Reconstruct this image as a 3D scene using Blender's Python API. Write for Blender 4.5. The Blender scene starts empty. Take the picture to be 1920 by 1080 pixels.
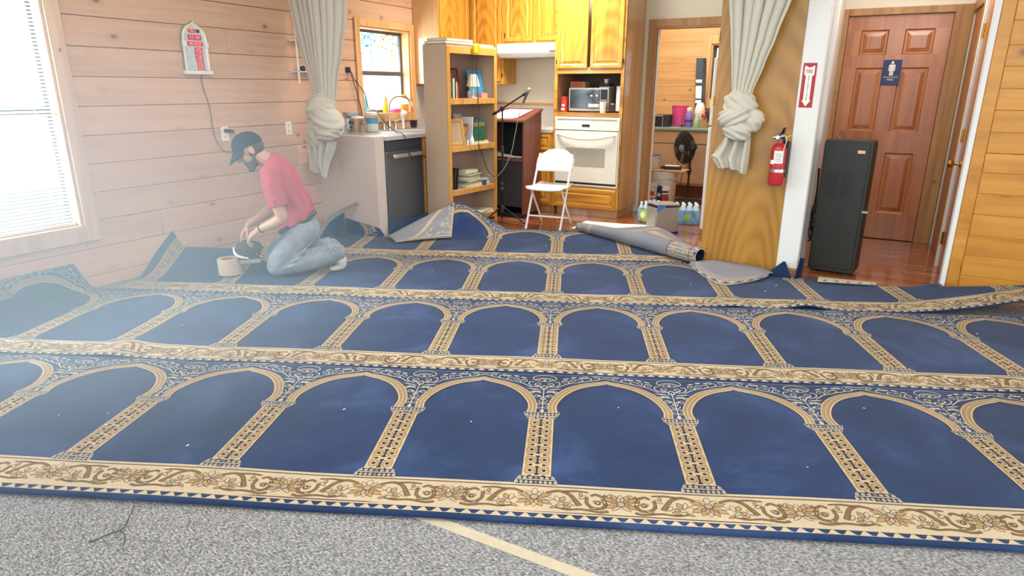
import bpy, bmesh, math, random
from mathutils import Vector, Matrix, noise
R = math.radians
PI = math.pi
C = bpy.context.scene.collection
scene = bpy.context.scene
random.seed(7)

# ------------------------------------------------------------------ camera, exposure, world, lights
# room axes: x runs along the kitchen wall (to the right), y runs towards the kitchen, z is up (metres)
cam_data = bpy.data.cameras.new('camera')
cam_data.sensor_width = 36.0
cam_data.lens = 1223.64 / 1920 * 36.0
cam_data.clip_start = 0.05
cam = bpy.data.objects.new('camera', cam_data)
C.objects.link(cam)
_right = Vector((0.8790, 0.4767, 0.0034)).normalized()
_fwd = Vector((-0.4557, 0.8404, -0.2936)).normalized()
_right = (_right - _fwd * _right.dot(_fwd)).normalized()
_up = _right.cross(_fwd)
cam.matrix_world = Matrix(((_right.x, _up.x, -_fwd.x, 0.0), (_right.y, _up.y, -_fwd.y, 0.0),
                           (_right.z, _up.z, -_fwd.z, 1.3913), (0, 0, 0, 1)))
scene.camera = cam
scene.view_settings.view_transform = 'Standard'
scene.view_settings.look = 'None'
scene.view_settings.exposure = 0.35
scene.view_settings.gamma = 1.0
scene.view_settings.use_curve_mapping = False
scene.cycles.use_denoising = True
scene.cycles.max_bounces = 7
scene.cycles.diffuse_bounces = 3
scene.cycles.glossy_bounces = 3
scene.cycles.transmission_bounces = 6
scene.cycles.volume_bounces = 0
scene.cycles.transparent_max_bounces = 12
scene.cycles.caustics_reflective = False
scene.cycles.caustics_refractive = False
scene.cycles.sample_clamp_indirect = 6.0

w = bpy.data.worlds.new('daylight')
scene.world = w
w.use_nodes = True
wb = w.node_tree.nodes['Background']
wb.inputs['Color'].default_value = (0.90, 0.96, 1.0, 1)
wb.inputs['Strength'].default_value = 1.5


def area(name, loc, target, sx, sy, power, col=(1, 1, 1), spread=None):
    l = bpy.data.lights.new(name, 'AREA')
    l.shape = 'RECTANGLE'
    l.size = sx
    l.size_y = sy
    l.energy = power
    l.color = col
    if spread:
        l.spread = spread
    o = bpy.data.objects.new(name, l)
    o.location = loc
    d = Vector(target) - Vector(loc)
    o.rotation_euler = d.to_track_quat('-Z', 'Y').to_euler()
    C.objects.link(o)
    return o


area('ceiling_soft_fill', (-1.6, 2.6, 2.72), (-1.6, 2.6, 0), 3.6, 2.6, 60, (1.0, 0.97, 0.93))  # unseen area lamp added for soft light over the big room
area('entry_fill', (1.2, -0.6, 2.72), (0.2, 3.0, 0.3), 3.0, 1.6, 85, (1.0, 0.97, 0.92))  # unseen fill lamp added behind the camera to brighten the far side
area('kitchen_ceiling_light', (-3.1, 6.15, 2.70), (-3.0, 6.5, 0), 1.2, 0.35, 58, (1.0, 0.94, 0.84))
area('hall_ceiling_light', (0.12, 6.0, 2.68), (0.12, 6.1, 0), 0.6, 0.6, 14, (1.0, 0.95, 0.86))
area('store_ceiling_light', (-2.2, 8.2, 2.68), (-2.2, 8.3, 0), 0.8, 0.8, 34, (1.0, 0.96, 0.9))
area('window_daylight', (-5.05, 1.75, 1.3), (-2.6, 2.0, 0.75), 1.3, 1.5, 150, (0.74, 0.94, 1.0))
area('sink_window_daylight', (-5.05, 5.85, 1.6), (-3.0, 5.9, 1.0), 0.6, 0.8, 25, (0.92, 0.97, 1.0))

# ------------------------------------------------------------------ helpers


def tag(o, label=None, cat=None, group=None, kind=None):
    if label:
        o['label'] = label
    if cat:
        o['category'] = cat
    if group:
        o['group'] = group
    if kind:
        o['kind'] = kind
    return o


def thing(name, label, cat, loc=(0, 0, 0), rz=0.0, group=None):
    o = bpy.data.objects.new(name, None)
    o.empty_display_size = 0.05
    o.location = loc
    o.rotation_euler = (0, 0, rz)
    C.objects.link(o)
    tag(o, label, cat, group)
    return o


def xf(o):
    m = Matrix.Translation(o.location) @ o.rotation_euler.to_matrix().to_4x4()
    if o.parent:
        m = xf(o.parent) @ m
    return m


def copy_tree(o, parent=None):
    c = o.copy()
    C.objects.link(c)
    if parent:
        c.parent = parent
    for ch in o.children:
        copy_tree(ch, c)
    return c


class MB:
    def __init__(self):
        self.v = []
        self.f = []
        self.m = []
        self.cur = 0

    def mat(self, i):
        self.cur = i
        return self

    def add(self, vs, fs):
        n = len(self.v)
        self.v += [Vector(p) for p in vs]
        for f in fs:
            self.f.append([n + i for i in f])
            self.m.append(self.cur)
        return self

    def box(self, x0, x1, y0, y1, z0, z1):
        return self.add([(x, y, z) for x in (x0, x1) for y in (y0, y1) for z in (z0, z1)],
                        [(0, 1, 3, 2), (4, 6, 7, 5), (0, 4, 5, 1), (2, 3, 7, 6), (0, 2, 6, 4), (1, 5, 7, 3)])

    def hexa(self, b, t):
        """four bottom corners, four top corners (same order)"""
        return self.add(list(b) + list(t), [(3, 2, 1, 0), (4, 5, 6, 7)] + [(i, (i + 1) % 4, 4 + (i + 1) % 4, 4 + i) for i in range(4)])

    def obox(self, c, sx, sy, sz, rz=0.0, rx=0.0, ry=0.0):
        m = Matrix.Translation(c) @ Matrix.Rotation(rz, 4, 'Z') @ Matrix.Rotation(ry, 4, 'Y') @ Matrix.Rotation(rx, 4, 'X')
        vs = [m @ Vector((x, y, z)) for x in (-sx / 2, sx / 2) for y in (-sy / 2, sy / 2) for z in (-sz / 2, sz / 2)]
        return self.add(vs, [(0, 1, 3, 2), (4, 6, 7, 5), (0, 4, 5, 1), (2, 3, 7, 6), (0, 2, 6, 4), (1, 5, 7, 3)])

    def tube(self, pts, r, n=8, closed=False, cap=True, squash=None):
        pts = [Vector(p) for p in pts]
        k = len(pts)
        rs = r if isinstance(r, (list, tuple)) else [r] * k
        base = len(self.v)
        prev = None
        for i, p in enumerate(pts):
            if closed:
                t = pts[(i + 1) % k] - pts[i - 1]
            else:
                t = pts[min(i + 1, k - 1)] - pts[max(i - 1, 0)]
            t.normalize()
            if prev is None:
                a = Vector((0, 0, 1)) if abs(t.z) < 0.9 else Vector((1, 0, 0))
                nx = t.cross(a).normalized()
            else:
                nx = prev - t * prev.dot(t)
                if nx.length < 1e-6:
                    nx = t.orthogonal()
                nx.normalize()
            prev = nx
            ny = t.cross(nx)
            sq = squash or (1, 1)
            for j in range(n):
                a = 2 * PI * j / n
                self.v.append(p + nx * (math.cos(a) * rs[i] * sq[0]) + ny * (math.sin(a) * rs[i] * sq[1]))
        for i in range(k if closed else k - 1):
            i2 = (i + 1) % k
            for j in range(n):
                j2 = (j + 1) % n
                self.f.append([base + i * n + j, base + i * n + j2, base + i2 * n + j2, base + i2 * n + j])
                self.m.append(self.cur)
        if cap and not closed:
            self.f.append([base + j for j in range(n)][::-1])
            self.m.append(self.cur)
            self.f.append([base + (k - 1) * n + j for j in range(n)])
            self.m.append(self.cur)
        return self

    def cyl(self, p0, p1, r0, r1=None, n=16):
        return self.tube([p0, p1], [r0, r0 if r1 is None else r1], n)

    def lathe(self, prof, c=(0, 0, 0), n=20, axis=None, cap=True):
        """prof: (radius, height) list; axis: direction of height"""
        c = Vector(c)
        q = Vector(axis).to_track_quat('Z', 'Y').to_matrix() if axis is not None else Matrix.Identity(3)
        base = len(self.v)
        for (r, h) in prof:
            for j in range(n):
                a = 2 * PI * j / n
                self.v.append(c + q @ Vector((r * math.cos(a), r * math.sin(a), h)))
        for i in range(len(prof) - 1):
            for j in range(n):
                j2 = (j + 1) % n
                self.f.append([base + i * n + j, base + i * n + j2, base + (i + 1) * n + j2, base + (i + 1) * n + j])
                self.m.append(self.cur)
        if cap:
            self.f.append([base + j for j in range(n)][::-1])
            self.m.append(self.cur)
            self.f.append([base + (len(prof) - 1) * n + j for j in range(n)])
            self.m.append(self.cur)
        return self

    def prism(self, poly, o, ux, uy, depth):
        """2d outline extruded along ux x uy by depth"""
        o, ux, uy = Vector(o), Vector(ux), Vector(uy)
        nz = ux.cross(uy).normalized() * depth
        n = len(poly)
        vs = [o + ux * a + uy * b for a, b in poly]
        return self.add(vs + [p + nz for p in vs], [list(range(n))[::-1], list(range(n, 2 * n))] +
                        [(i, (i + 1) % n, n + (i + 1) % n, n + i) for i in range(n)])

    def poly(self, pts):
        return self.add(pts, [list(range(len(pts)))])

    def grid(self, fn, nu, nv):
        b = len(self.v)
        for i in range(nu + 1):
            for j in range(nv + 1):
                self.v.append(Vector(fn(i / nu, j / nv)))
        for i in range(nu):
            for j in range(nv):
                a = b + i * (nv + 1) + j
                self.f.append([a, a + nv + 1, a + nv + 2, a + 1])
                self.m.append(self.cur)
        return self

    def build(self, name, mats, parent=None, smooth=False, bevel=0.0, local=False, seg=2, solid=0.0, subsurf=0, fix=True):
        me = bpy.data.meshes.new(name)
        vs = self.v
        if parent is not None and not local:
            inv = xf(parent).inverted()
            vs = [inv @ p for p in vs]
        me.from_pydata([tuple(p) for p in vs], [], self.f)
        if not isinstance(mats, (list, tuple)):
            mats = [mats]
        for m in mats:
            me.materials.append(m)
        me.polygons.foreach_set('material_index', self.m)
        if fix:
            bm = bmesh.new()
            bm.from_mesh(me)
            bmesh.ops.recalc_face_normals(bm, faces=bm.faces)
            bm.to_mesh(me)
            bm.free()
        me.update()
        if smooth:
            for p in me.polygons:
                p.use_smooth = True
            if smooth != 2:
                me.set_sharp_from_angle(angle=R(40))
        o = bpy.data.objects.new(name, me)
        C.objects.link(o)
        if parent is not None:
            o.parent = parent
        if solid:
            md = o.modifiers.new('solid', 'SOLIDIFY')
            md.thickness = solid
        if bevel:
            md = o.modifiers.new('bevel', 'BEVEL')
            md.width = bevel
            md.segments = seg
            md.limit_method = 'ANGLE'
            md.angle_limit = R(35)
            for p in me.polygons:
                p.use_smooth = True
            me.set_sharp_from_angle(angle=R(40))
        if subsurf:
            md = o.modifiers.new('sub', 'SUBSURF')
            md.levels = subsurf
            md.render_levels = subsurf
        return o


def bez(pts, n=8):
    """Catmull-Rom through points"""
    pts = [Vector(p) for p in pts]
    out = []
    for i in range(len(pts) - 1):
        p0 = pts[max(i - 1, 0)]
        p1, p2 = pts[i], pts[i + 1]
        p3 = pts[min(i + 2, len(pts) - 1)]
        for k in range(n):
            t = k / n
            out.append(0.5 * ((2 * p1) + (p2 - p0) * t + (2 * p0 - 5 * p1 + 4 * p2 - p3) * t * t + (3 * p1 - p0 - 3 * p2 + p3) * t ** 3))
    out.append(pts[-1])
    return out


def text_obj(name, s, size, o, ux, uy, mat, parent, depth=0.0008, align='CENTER', sx=1.0):
    """lettering: a mesh made from Blender's built-in font, laid in the plane ux, uy at o"""
    cu = bpy.data.curves.new(name, 'FONT')
    cu.body = s
    cu.size = size
    cu.align_x = align
    cu.align_y = 'CENTER'
    cu.extrude = depth / 2
    tmp = bpy.data.objects.new(name, cu)
    C.objects.link(tmp)
    dg = bpy.context.evaluated_depsgraph_get()
    me = bpy.data.meshes.new_from_object(tmp.evaluated_get(dg))
    bpy.data.objects.remove(tmp)
    ux, uy, o = Vector(ux), Vector(uy), Vector(o)
    nz = ux.cross(uy)
    inv = xf(parent).inverted() if parent else Matrix.Identity(4)
    for v in me.vertices:
        v.co = inv @ (o + ux * v.co.x * sx + uy * v.co.y + nz * v.co.z)
    me.materials.clear()
    me.materials.append(mat)
    ob = bpy.data.objects.new(name, me)
    C.objects.link(ob)
    ob.parent = parent
    return ob


# ------------------------------------------------------------------ materials


def lin(c):
    if isinstance(c, str):
        c = tuple(int(c[i:i + 2], 16) for i in (0, 2, 4))
    return tuple(((x / 255) / 12.92 if x / 255 <= 0.04045 else ((x / 255 + 0.055) / 1.055) ** 2.4) for x in c) + (1.0,)


def new_mat(name):
    m = bpy.data.materials.new(name)
    m.use_nodes = True
    nt = m.node_tree
    return m, nt, nt.nodes['Principled BSDF']


def nd(nt, t, **kw):
    n = nt.nodes.new(t)
    for k, v in kw.items():
        if k in n.inputs:
            n.inputs[k].default_value = v
        else:
            setattr(n, k, v)
    return n


def ramp(nt, stops, fac=None, mode='LINEAR'):
    n = nt.nodes.new('ShaderNodeValToRGB')
    cr = n.color_ramp
    cr.interpolation = mode
    while len(cr.elements) < len(stops):
        cr.elements.new(0.5)
    for e, (p, c) in zip(cr.elements, stops):
        e.position = p
        e.color = lin(c) if not (isinstance(c, tuple) and len(c) == 4) else c
    if fac is not None:
        nt.links.new(fac, n.inputs['Fac'])
    return n


def mixc(nt, fac, a, b, blend='MIX'):
    n = nt.nodes.new('ShaderNodeMix')
    n.data_type = 'RGBA'
    n.blend_type = blend
    for sock, val in ((n.inputs[0], fac), (n.inputs[6], a), (n.inputs[7], b)):
        if hasattr(val, 'is_linked'):
            nt.links.new(val, sock)
        else:
            sock.default_value = val
    return n.outputs[2]


def plain(name, col, rough=0.5, metal=0.0, var=0.06, scale=30.0, bump=0.0, coat=0.0, spec=0.5, alpha=1.0, stretch=(1, 1, 1), obj_coord=True):
    """a colour with a little procedural mottling"""
    m, nt, b = new_mat(name)
    tc = nd(nt, 'ShaderNodeTexCoord')
    mp = nd(nt, 'ShaderNodeMapping')
    mp.inputs['Scale'].default_value = stretch
    nt.links.new(tc.outputs['Object'], mp.inputs['Vector'])
    ns = nd(nt, 'ShaderNodeTexNoise', Scale=scale, Detail=3.0)
    nt.links.new(mp.outputs[0], ns.inputs['Vector'])
    c = lin(col)
    lo = tuple(x * (1 - var * 2) for x in c[:3]) + (1,)
    hi = tuple(min(1, x * (1 + var * 2)) for x in c[:3]) + (1,)
    rp = ramp(nt, [(0.3, lo), (0.7, hi)], ns.outputs['Fac'])
    nt.links.new(rp.outputs['Color'], b.inputs['Base Color'])
    b.inputs['Roughness'].default_value = rough
    b.inputs['Metallic'].default_value = metal
    b.inputs['Coat Weight'].default_value = coat
    b.inputs['Specular IOR Level'].default_value = spec
    b.inputs['Alpha'].default_value = alpha
    if bump:
        bp = nd(nt, 'ShaderNodeBump', Strength=bump, Distance=0.002)
        nt.links.new(ns.outputs['Fac'], bp.inputs['Height'])
        nt.links.new(bp.outputs[0], b.inputs['Normal'])
    return m


def wood(name, dark, mid, light, axis='x', scale=1.0, rough=0.4, knots=0.0, island=0.12, coat=0.0, knotcol='5a3a22', ring=3.0, world_coord=False, fig=0.18, cath=None):
    """streaky timber: noise stretched along the grain, wavy figure, sparse knots, a tint per board"""
    m, nt, b = new_mat(name)
    tc = nd(nt, 'ShaderNodeTexCoord')
    geo = nd(nt, 'ShaderNodeNewGeometry')
    src = geo.outputs['Position'] if world_coord else tc.outputs['Object']
    off = nd(nt, 'ShaderNodeVectorMath', operation='MULTIPLY_ADD')
    cmb = nd(nt, 'ShaderNodeCombineXYZ')
    for i in range(3):
        nt.links.new(geo.outputs['Random Per Island'], cmb.inputs[i])
    off.inputs[1].default_value = (7.0, 5.0, 3.0)
    nt.links.new(cmb.outputs[0], off.inputs[0])
    nt.links.new(src, off.inputs[2])
    mp = nd(nt, 'ShaderNodeMapping')
    s = {'x': (0.55, 9, 9), 'y': (9, 0.55, 9), 'z': (9, 9, 0.55)}[axis]
    mp.inputs['Scale'].default_value = tuple(q * scale for q in s)
    nt.links.new(off.outputs[0], mp.inputs['Vector'])
    n1 = nd(nt, 'ShaderNodeTexNoise', Scale=ring, Detail=5.0, Roughness=0.62, Distortion=0.9)
    nt.links.new(mp.outputs[0], n1.inputs['Vector'])
    wv = nd(nt, 'ShaderNodeTexNoise', Scale=0.9, Detail=1.0, Distortion=0.4)
    nt.links.new(mp.outputs[0], wv.inputs['Vector'])
    mul = nd(nt, 'ShaderNodeMath', operation='MULTIPLY')
    mul.inputs[1].default_value = 5.0
    nt.links.new(wv.outputs['Fac'], mul.inputs[0])
    pp = nd(nt, 'ShaderNodeMath', operation='PINGPONG')
    pp.inputs[1].default_value = 1.0
    nt.links.new(mul.outputs[0], pp.inputs[0])
    add = nd(nt, 'ShaderNodeMix')
    add.inputs[0].default_value = fig
    nt.links.new(n1.outputs['Fac'], add.inputs[2])
    nt.links.new(pp.outputs[0], add.inputs[3])
    fac = add.outputs[0]
    if cath:                                              # cathedral figure: long distorted rings
        mc = nd(nt, 'ShaderNodeMapping')
        mc.inputs['Location'].default_value = (-cath[0] * cath[2], 0, -cath[1] * cath[2] * .22)
        mc.inputs['Scale'].default_value = (cath[2], cath[2] * .2, cath[2] * .22)
        nt.links.new(src, mc.inputs['Vector'])
        wa = nd(nt, 'ShaderNodeTexWave', wave_type='RINGS', rings_direction='Y', Scale=1.6, Distortion=3.2, Detail=2.0)
        wa.inputs['Detail Scale'].default_value = 1.1
        nt.links.new(mc.outputs[0], wa.inputs['Vector'])
        mxc = nd(nt, 'ShaderNodeMix')
        mxc.inputs[0].default_value = cath[3]
        nt.links.new(fac, mxc.inputs[2])
        nt.links.new(wa.outputs['Fac'], mxc.inputs[3])
        fac = mxc.outputs[0]
    rp = ramp(nt, [(0.22, dark), (0.48, mid), (0.78, light)], fac)
    col = rp.outputs['Color']
    if island:
        hs = nd(nt, 'ShaderNodeHueSaturation')
        mr = nd(nt, 'ShaderNodeMapRange')
        mr.inputs[3].default_value = 1 - island
        mr.inputs[4].default_value = 1 + island
        nt.links.new(geo.outputs['Random Per Island'], mr.inputs[0])
        nt.links.new(mr.outputs[0], hs.inputs['Value'])
        nt.links.new(col, hs.inputs['Color'])
        col = hs.outputs['Color']
    if knots:
        mk = nd(nt, 'ShaderNodeMapping')
        ks = {'x': (3.6, 6, 6), 'y': (6, 3.6, 6), 'z': (6, 6, 3.6)}[axis]
        mk.inputs['Scale'].default_value = ks
        nt.links.new(off.outputs[0], mk.inputs['Vector'])
        vo = nd(nt, 'ShaderNodeTexVoronoi', Scale=1.0, Randomness=1.0)
        nt.links.new(mk.outputs[0], vo.inputs['Vector'])
        kr = ramp(nt, [(0.0, (1, 1, 1, 1)), (0.06 * knots, (0.8, 0.8, 0.8, 1)), (0.10 * knots, (0.2, 0.2, 0.2, 1)), (0.22 * knots, (0, 0, 0, 1))], vo.outputs['Distance'])
        col = mixc(nt, kr.outputs['Color'], col, lin(knotcol))
    nt.links.new(col, b.inputs['Base Color'])
    b.inputs['Roughness'].default_value = rough
    b.inputs['Coat Weight'].default_value = coat
    b.inputs['Coat Roughness'].default_value = 0.12
    bp = nd(nt, 'ShaderNodeBump', Strength=0.12, Distance=0.002)
    nt.links.new(n1.outputs['Fac'], bp.inputs['Height'])
    nt.links.new(bp.outputs[0], b.inputs['Normal'])
    return m


def speckle_carpet():
    m, nt, b = new_mat('grey_floor_carpet')
    tc = nd(nt, 'ShaderNodeTexCoord')
    n1 = nd(nt, 'ShaderNodeTexNoise', Scale=150.0, Detail=3.0, Roughness=0.75)
    mp = nd(nt, 'ShaderNodeMapping')
    mp.inputs['Scale'].default_value = (0.55, 1.15, 1)
    mp.inputs['Rotation'].default_value = (0, 0, .45)
    nt.links.new(tc.outputs['Object'], mp.inputs['Vector'])
    nt.links.new(mp.outputs[0], n1.inputs['Vector'])
    rp = ramp(nt, [(0.34, '4e5158'), (0.45, '777a80'), (0.54, '9c9a98'), (0.64, 'c4c0b8')], n1.outputs['Fac'])
    n2 = nd(nt, 'ShaderNodeTexVoronoi', Scale=60.0)
    nt.links.new(tc.outputs['Object'], n2.inputs['Vector'])
    rp2 = ramp(nt, [(0.30, (0, 0, 0, 1)), (0.36, (1, 1, 1, 1))], n2.outputs['Color'])
    col = mixc(nt, 0.22, rp.outputs['Color'], rp2.outputs['Color'], 'MULTIPLY')
    nt.links.new(col, b.inputs['Base Color'])
    b.inputs['Roughness'].default_value = 0.95
    b.inputs['Specular IOR Level'].default_value = 0.1
    bp = nd(nt, 'ShaderNodeBump', Strength=0.6, Distance=0.004)
    nt.links.new(n1.outputs['Fac'], bp.inputs['Height'])
    nt.links.new(bp.outputs[0], b.inputs['Normal'])
    return m


def pile(name, col, var=0.12, sheen=0.25):
    """carpet pile: worn cloudy patches and fine fibre grain"""
    m, nt, b = new_mat(name)
    tc = nd(nt, 'ShaderNodeTexCoord')
    n1 = nd(nt, 'ShaderNodeTexNoise', Scale=2.4, Detail=5.0, Roughness=0.6, Distortion=0.5)
    nt.links.new(tc.outputs['Object'], n1.inputs['Vector'])
    n2 = nd(nt, 'ShaderNodeTexNoise', Scale=420.0, Detail=1.0)
    nt.links.new(tc.outputs['Object'], n2.inputs['Vector'])
    c = lin(col)
    k = var
    r1 = ramp(nt, [(0.34, tuple(x * (1 - k) for x in c[:3]) + (1,)), (0.52, c), (0.70, tuple(min(1, x * (1 + 2.2 * k) + 0.006 * k * 8) for x in c[:3]) + (1,))], n1.outputs['Fac'])
    r2 = ramp(nt, [(0.3, (0.75, 0.75, 0.75, 1)), (0.7, (1.2, 1.2, 1.2, 1))], n2.outputs['Fac'])
    col2 = mixc(nt, 1.0, r1.outputs['Color'], r2.outputs['Color'], 'MULTIPLY')
    nt.links.new(col2, b.inputs['Base Color'])
    b.inputs['Roughness'].default_value = 0.95
    b.inputs['Specular IOR Level'].default_value = 0.12
    b.inputs['Sheen Weight'].default_value = sheen
    b.inputs['Sheen Roughness'].default_value = 0.5
    return m


def glass_mat(name, col=(0.95, 0.98, 1, 1), rough=0.02):
    """clear thin glazing or plastic"""
    m, nt, b = new_mat(name)
    out = nt.nodes['Material Output']
    tr = nd(nt, 'ShaderNodeBsdfTransparent')
    tr.inputs['Color'].default_value = col
    gl = nd(nt, 'ShaderNodeBsdfGlossy', Roughness=rough)
    lw = nd(nt, 'ShaderNodeLayerWeight', Blend=0.5)
    pw = nd(nt, 'ShaderNodeMath', operation='POWER')
    pw.inputs[1].default_value = 4.0
    nt.links.new(lw.outputs['Facing'], pw.inputs[0])
    fr = nd(nt, 'ShaderNodeMath', operation='MULTIPLY_ADD')
    fr.inputs[1].default_value = 0.6
    fr.inputs[2].default_value = 0.03
    nt.links.new(pw.outputs[0], fr.inputs[0])
    mx = nd(nt, 'ShaderNodeMixShader')
    nt.links.new(fr.outputs[0], mx.inputs[0])
    nt.links.new(tr.outputs[0], mx.inputs[1])
    nt.links.new(gl.outputs[0], mx.inputs[2])
    nt.links.new(mx.outputs[0], out.inputs['Surface'])
    nt.nodes.remove(b)
    return m


def emit(name, col, strength):
    m, nt, b = new_mat(name)
    b.inputs['Base Color'].default_value = lin(col)
    b.inputs['Emission Color'].default_value = lin(col)
    b.inputs['Emission Strength'].default_value = strength
    return m


M = {}
M['log_wall'] = wood('knotty_pine_wall', 'c0957a', 'd2a686', 'deb596', 'y', 0.8, 0.55, 1.1, 0.06, knotcol='80594c', ring=2.0, fig=.08)
M['amber_wall'] = wood('amber_pine_panelling', 'bb7a28', 'cf8e34', 'dc9f44', 'x', 0.7, 0.35, 2.3, 0.07, knotcol='7a4317', ring=2.2)
M['trim'] = wood('pine_trim', 'b5834f', 'd6a46c', 'e6bb86', 'z', 0.8, 0.45, 0.5, 0.06, ring=2.0)
M['trim_pale'] = wood('pale_pine_trim', 'bd977b', 'd9b698', 'e9cbb0', 'z', 0.8, 0.5, 0.5, 0.05, ring=2.0)
M['oak'] = wood('golden_oak', '96601c', 'c98d2e', 'd69e40', 'z', 0.8, 0.32, 0, 0.04, coat=0.3, ring=1.8, fig=.25, cath=(.2, -.2, 5.0, .16))
M['oak_h'] = wood('golden_oak_flat_grain', '96601c', 'c98d2e', 'd69e40', 'x', 0.8, 0.32, 0, 0.04, coat=0.3, ring=1.8, fig=.45)
M['oak_side'] = wood('oak_veneer_side', 'b48a58', 'c99c6c', 'd5ab7e', 'z', 0.7, 0.25, 0, 0.02, coat=0.35, ring=1.6)
M['ply'] = wood('varnished_plywood', '96672a', 'b07e33', 'bf8d40', 'z', 0.42, 0.28, 0, 0.0, coat=0.3, ring=1.3, fig=.3, cath=(-.72, -.35, 4.2, .22))
M['door'] = wood('red_brown_door', '93532f', 'ad6a3c', 'bd7c49', 'z', 0.8, 0.33, 0, 0.05, coat=0.35, ring=2.0)
M['door_trim'] = wood('brown_door_trim', '8f6038', 'ad7f4d', 'c29560', 'z', 0.8, 0.4, 0.6, 0.06, ring=2.0)
M['wood_floor'] = wood('polished_plank_floor', '6e3820', '95532f', 'b47146', 'x', 0.8, 0.16, 0, 0.22, coat=0.5, ring=2.4)
M['shelf_wood'] = wood('honey_shelf_edge', 'b3782f', 'd29b4c', 'e0b066', 'z', 1.0, 0.4, 0, 0.03, ring=2.4)
M['shelf_side'] = plain('tan_laminate', 'c2a88e', 0.5, var=0.02, scale=8, stretch=(12, 12, 1))
M['shelf_inside'] = plain('brown_laminate', 'b09688', 0.6, var=0.02, scale=8, stretch=(12, 12, 1))
M['cherry'] = wood('cherry_laminate', '613328', '774135', '864d3f', 'z', 0.7, 0.35, 0, 0.02, ring=1.8)
M['inside_dark'] = plain('dark_backing', '5a4c42', .8, var=.02)  # brown put in for the darkness behind the washroom door
M['grey_carpet'] = speckle_carpet()
M['wall_cream'] = plain('cream_paint', 'e4dcc9', 0.7, var=0.004)
M['wall_white'] = plain('white_paint', 'e8e7e2', 0.6, var=0.004)
M['ceiling'] = plain('ceiling_paint', 'e8e4da', 0.9, var=0.02)
M['white'] = plain('white_plastic', 'f0efea', 0.4, var=0.01)
M['white_metal'] = plain('white_enamel', 'efeee9', 0.25, var=0.01)
M['cream_enamel'] = plain('cream_enamel', 'ece8da', 0.2, var=0.01, coat=0.3)
M['pony'] = plain('pink_beige_paint', 'cfbfb4', 0.6, var=0.006)
M['laminate'] = plain('grey_laminate', 'b7b3ac', 0.4, var=0.05, scale=60)
M['black'] = plain('black_plastic', '1c1d1f', 0.45, var=0.1)
M['dark'] = plain('charcoal_panel', '2a2a2c', 0.7, var=0.08)
M['black_metal'] = plain('black_metal', '202124', 0.35, 0.6, var=0.08)
M['steel'] = plain('brushed_steel', 'b4b1ab', 0.36, 0.5, var=0.05, scale=20, stretch=(1, 1, 30))
M['dark_steel'] = plain('dark_stainless', '5c5858', 0.32, 0.5, var=0.05, scale=20, stretch=(1, 1, 30))
M['chrome'] = plain('chrome', 'd8d6d2', 0.12, 1.0, var=0.01)
M['brass'] = plain('brass', 'c7a050', 0.25, 1.0, var=0.03)
M['alu'] = plain('bronze_aluminium', '5e5f63', 0.45, 0.4, var=0.03)
M['glass'] = glass_mat('window_glass')
M['clear'] = glass_mat('clear_plastic', (0.97, 0.98, 0.985, 1), 0.12)
M['fabric'] = plain('linen_curtain', 'c9c3b4', 0.9, var=0.03, scale=300, bump=0.15, spec=0.1)
M['red'] = plain('red_enamel', 'b8242c', 0.3, var=0.03, coat=0.3)
M['sign_red'] = plain('sign_red', 'b02a2c', 0.5, var=0.02)
M['sign_blue'] = plain('sign_blue', '28386a', 0.5, var=0.02)
M['paper'] = plain('paper', 'f3f1e8', 0.8, var=0.01)
M['teal'] = plain('teal_laminate', '86a39a', 0.4, var=0.05)
M['store_cab'] = plain('tan_painted_board', 'bb9b77', 0.6, var=0.04, scale=6)
M['store_wall'] = wood('store_pine_boards', 'b0844f', 'cf9f66', 'dcb07a', 'x', 0.7, 0.5, 0.7, 0.07, ring=2.0)


def film(name, col):
    m, nt, b = new_mat(name)
    tr = nd(nt, 'ShaderNodeBsdfTransparent')
    tr.inputs['Color'].default_value = lin(col)
    nt.links.new(tr.outputs[0], nt.nodes['Material Output'].inputs['Surface'])
    nt.nodes.remove(b)
    return m

# ------------------------------------------------------------------ room shell


def struct(o):
    o['kind'] = 'structure'
    return o


X0 = -4.777      # inner face of the left wall
Y1 = 7.42        # kitchen wall
CEIL = 2.75

mb = MB().box(-5.0, 3.6, -1.2, 5.30, -0.06, 0.0)
struct(mb.build('floor', M['grey_carpet']))
mb = MB()
rng = random.Random(3)
y = 5.30
while y < 9.4:
    x = -5.0 - rng.random() * 1.5
    while x < 3.6:
        L = 1.1 + rng.random() * 1.6
        mb.box(max(x, -5.0), min(x + L - 0.0015, 3.6), y, y + 0.0835, -0.06, 0.0)
        x += L
    y += 0.085
struct(mb.build('floor', M['wood_floor'], bevel=0.0015, seg=1))
struct(MB().box(-5.0, 3.6, -1.2, 9.5, CEIL, CEIL + 0.06).build('ceiling', M['ceiling']))


def plank_rects(a0, a1, courses, openings, joints=()):
    out = []
    for i in range(len(courses) - 1):
        z0, z1 = courses[i], courses[i + 1]
        segs = [(a0, a1)]
        for jc, ja in joints:
            if jc == i:
                segs = [(a0, ja), (ja, a1)]
        for (o0, o1, oz0, oz1) in openings:
            ns = []
            for s0, s1 in segs:
                if s1 <= o0 or s0 >= o1 or z1 <= oz0 or z0 >= oz1:
                    ns.append((s0, s1))
                    continue
                if s0 < o0:
                    ns.append((s0, o0))
                if s1 > o1:
                    ns.append((o1, s1))
                if z0 < oz0:
                    out.append((max(s0, o0), min(s1, o1), z0, oz0))
                if z1 > oz1:
                    out.append((max(s0, o0), min(s1, o1), oz1, z1))
            segs = ns
        out += [(s0, s1, z0, z1) for s0, s1 in segs]
    return out


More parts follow.
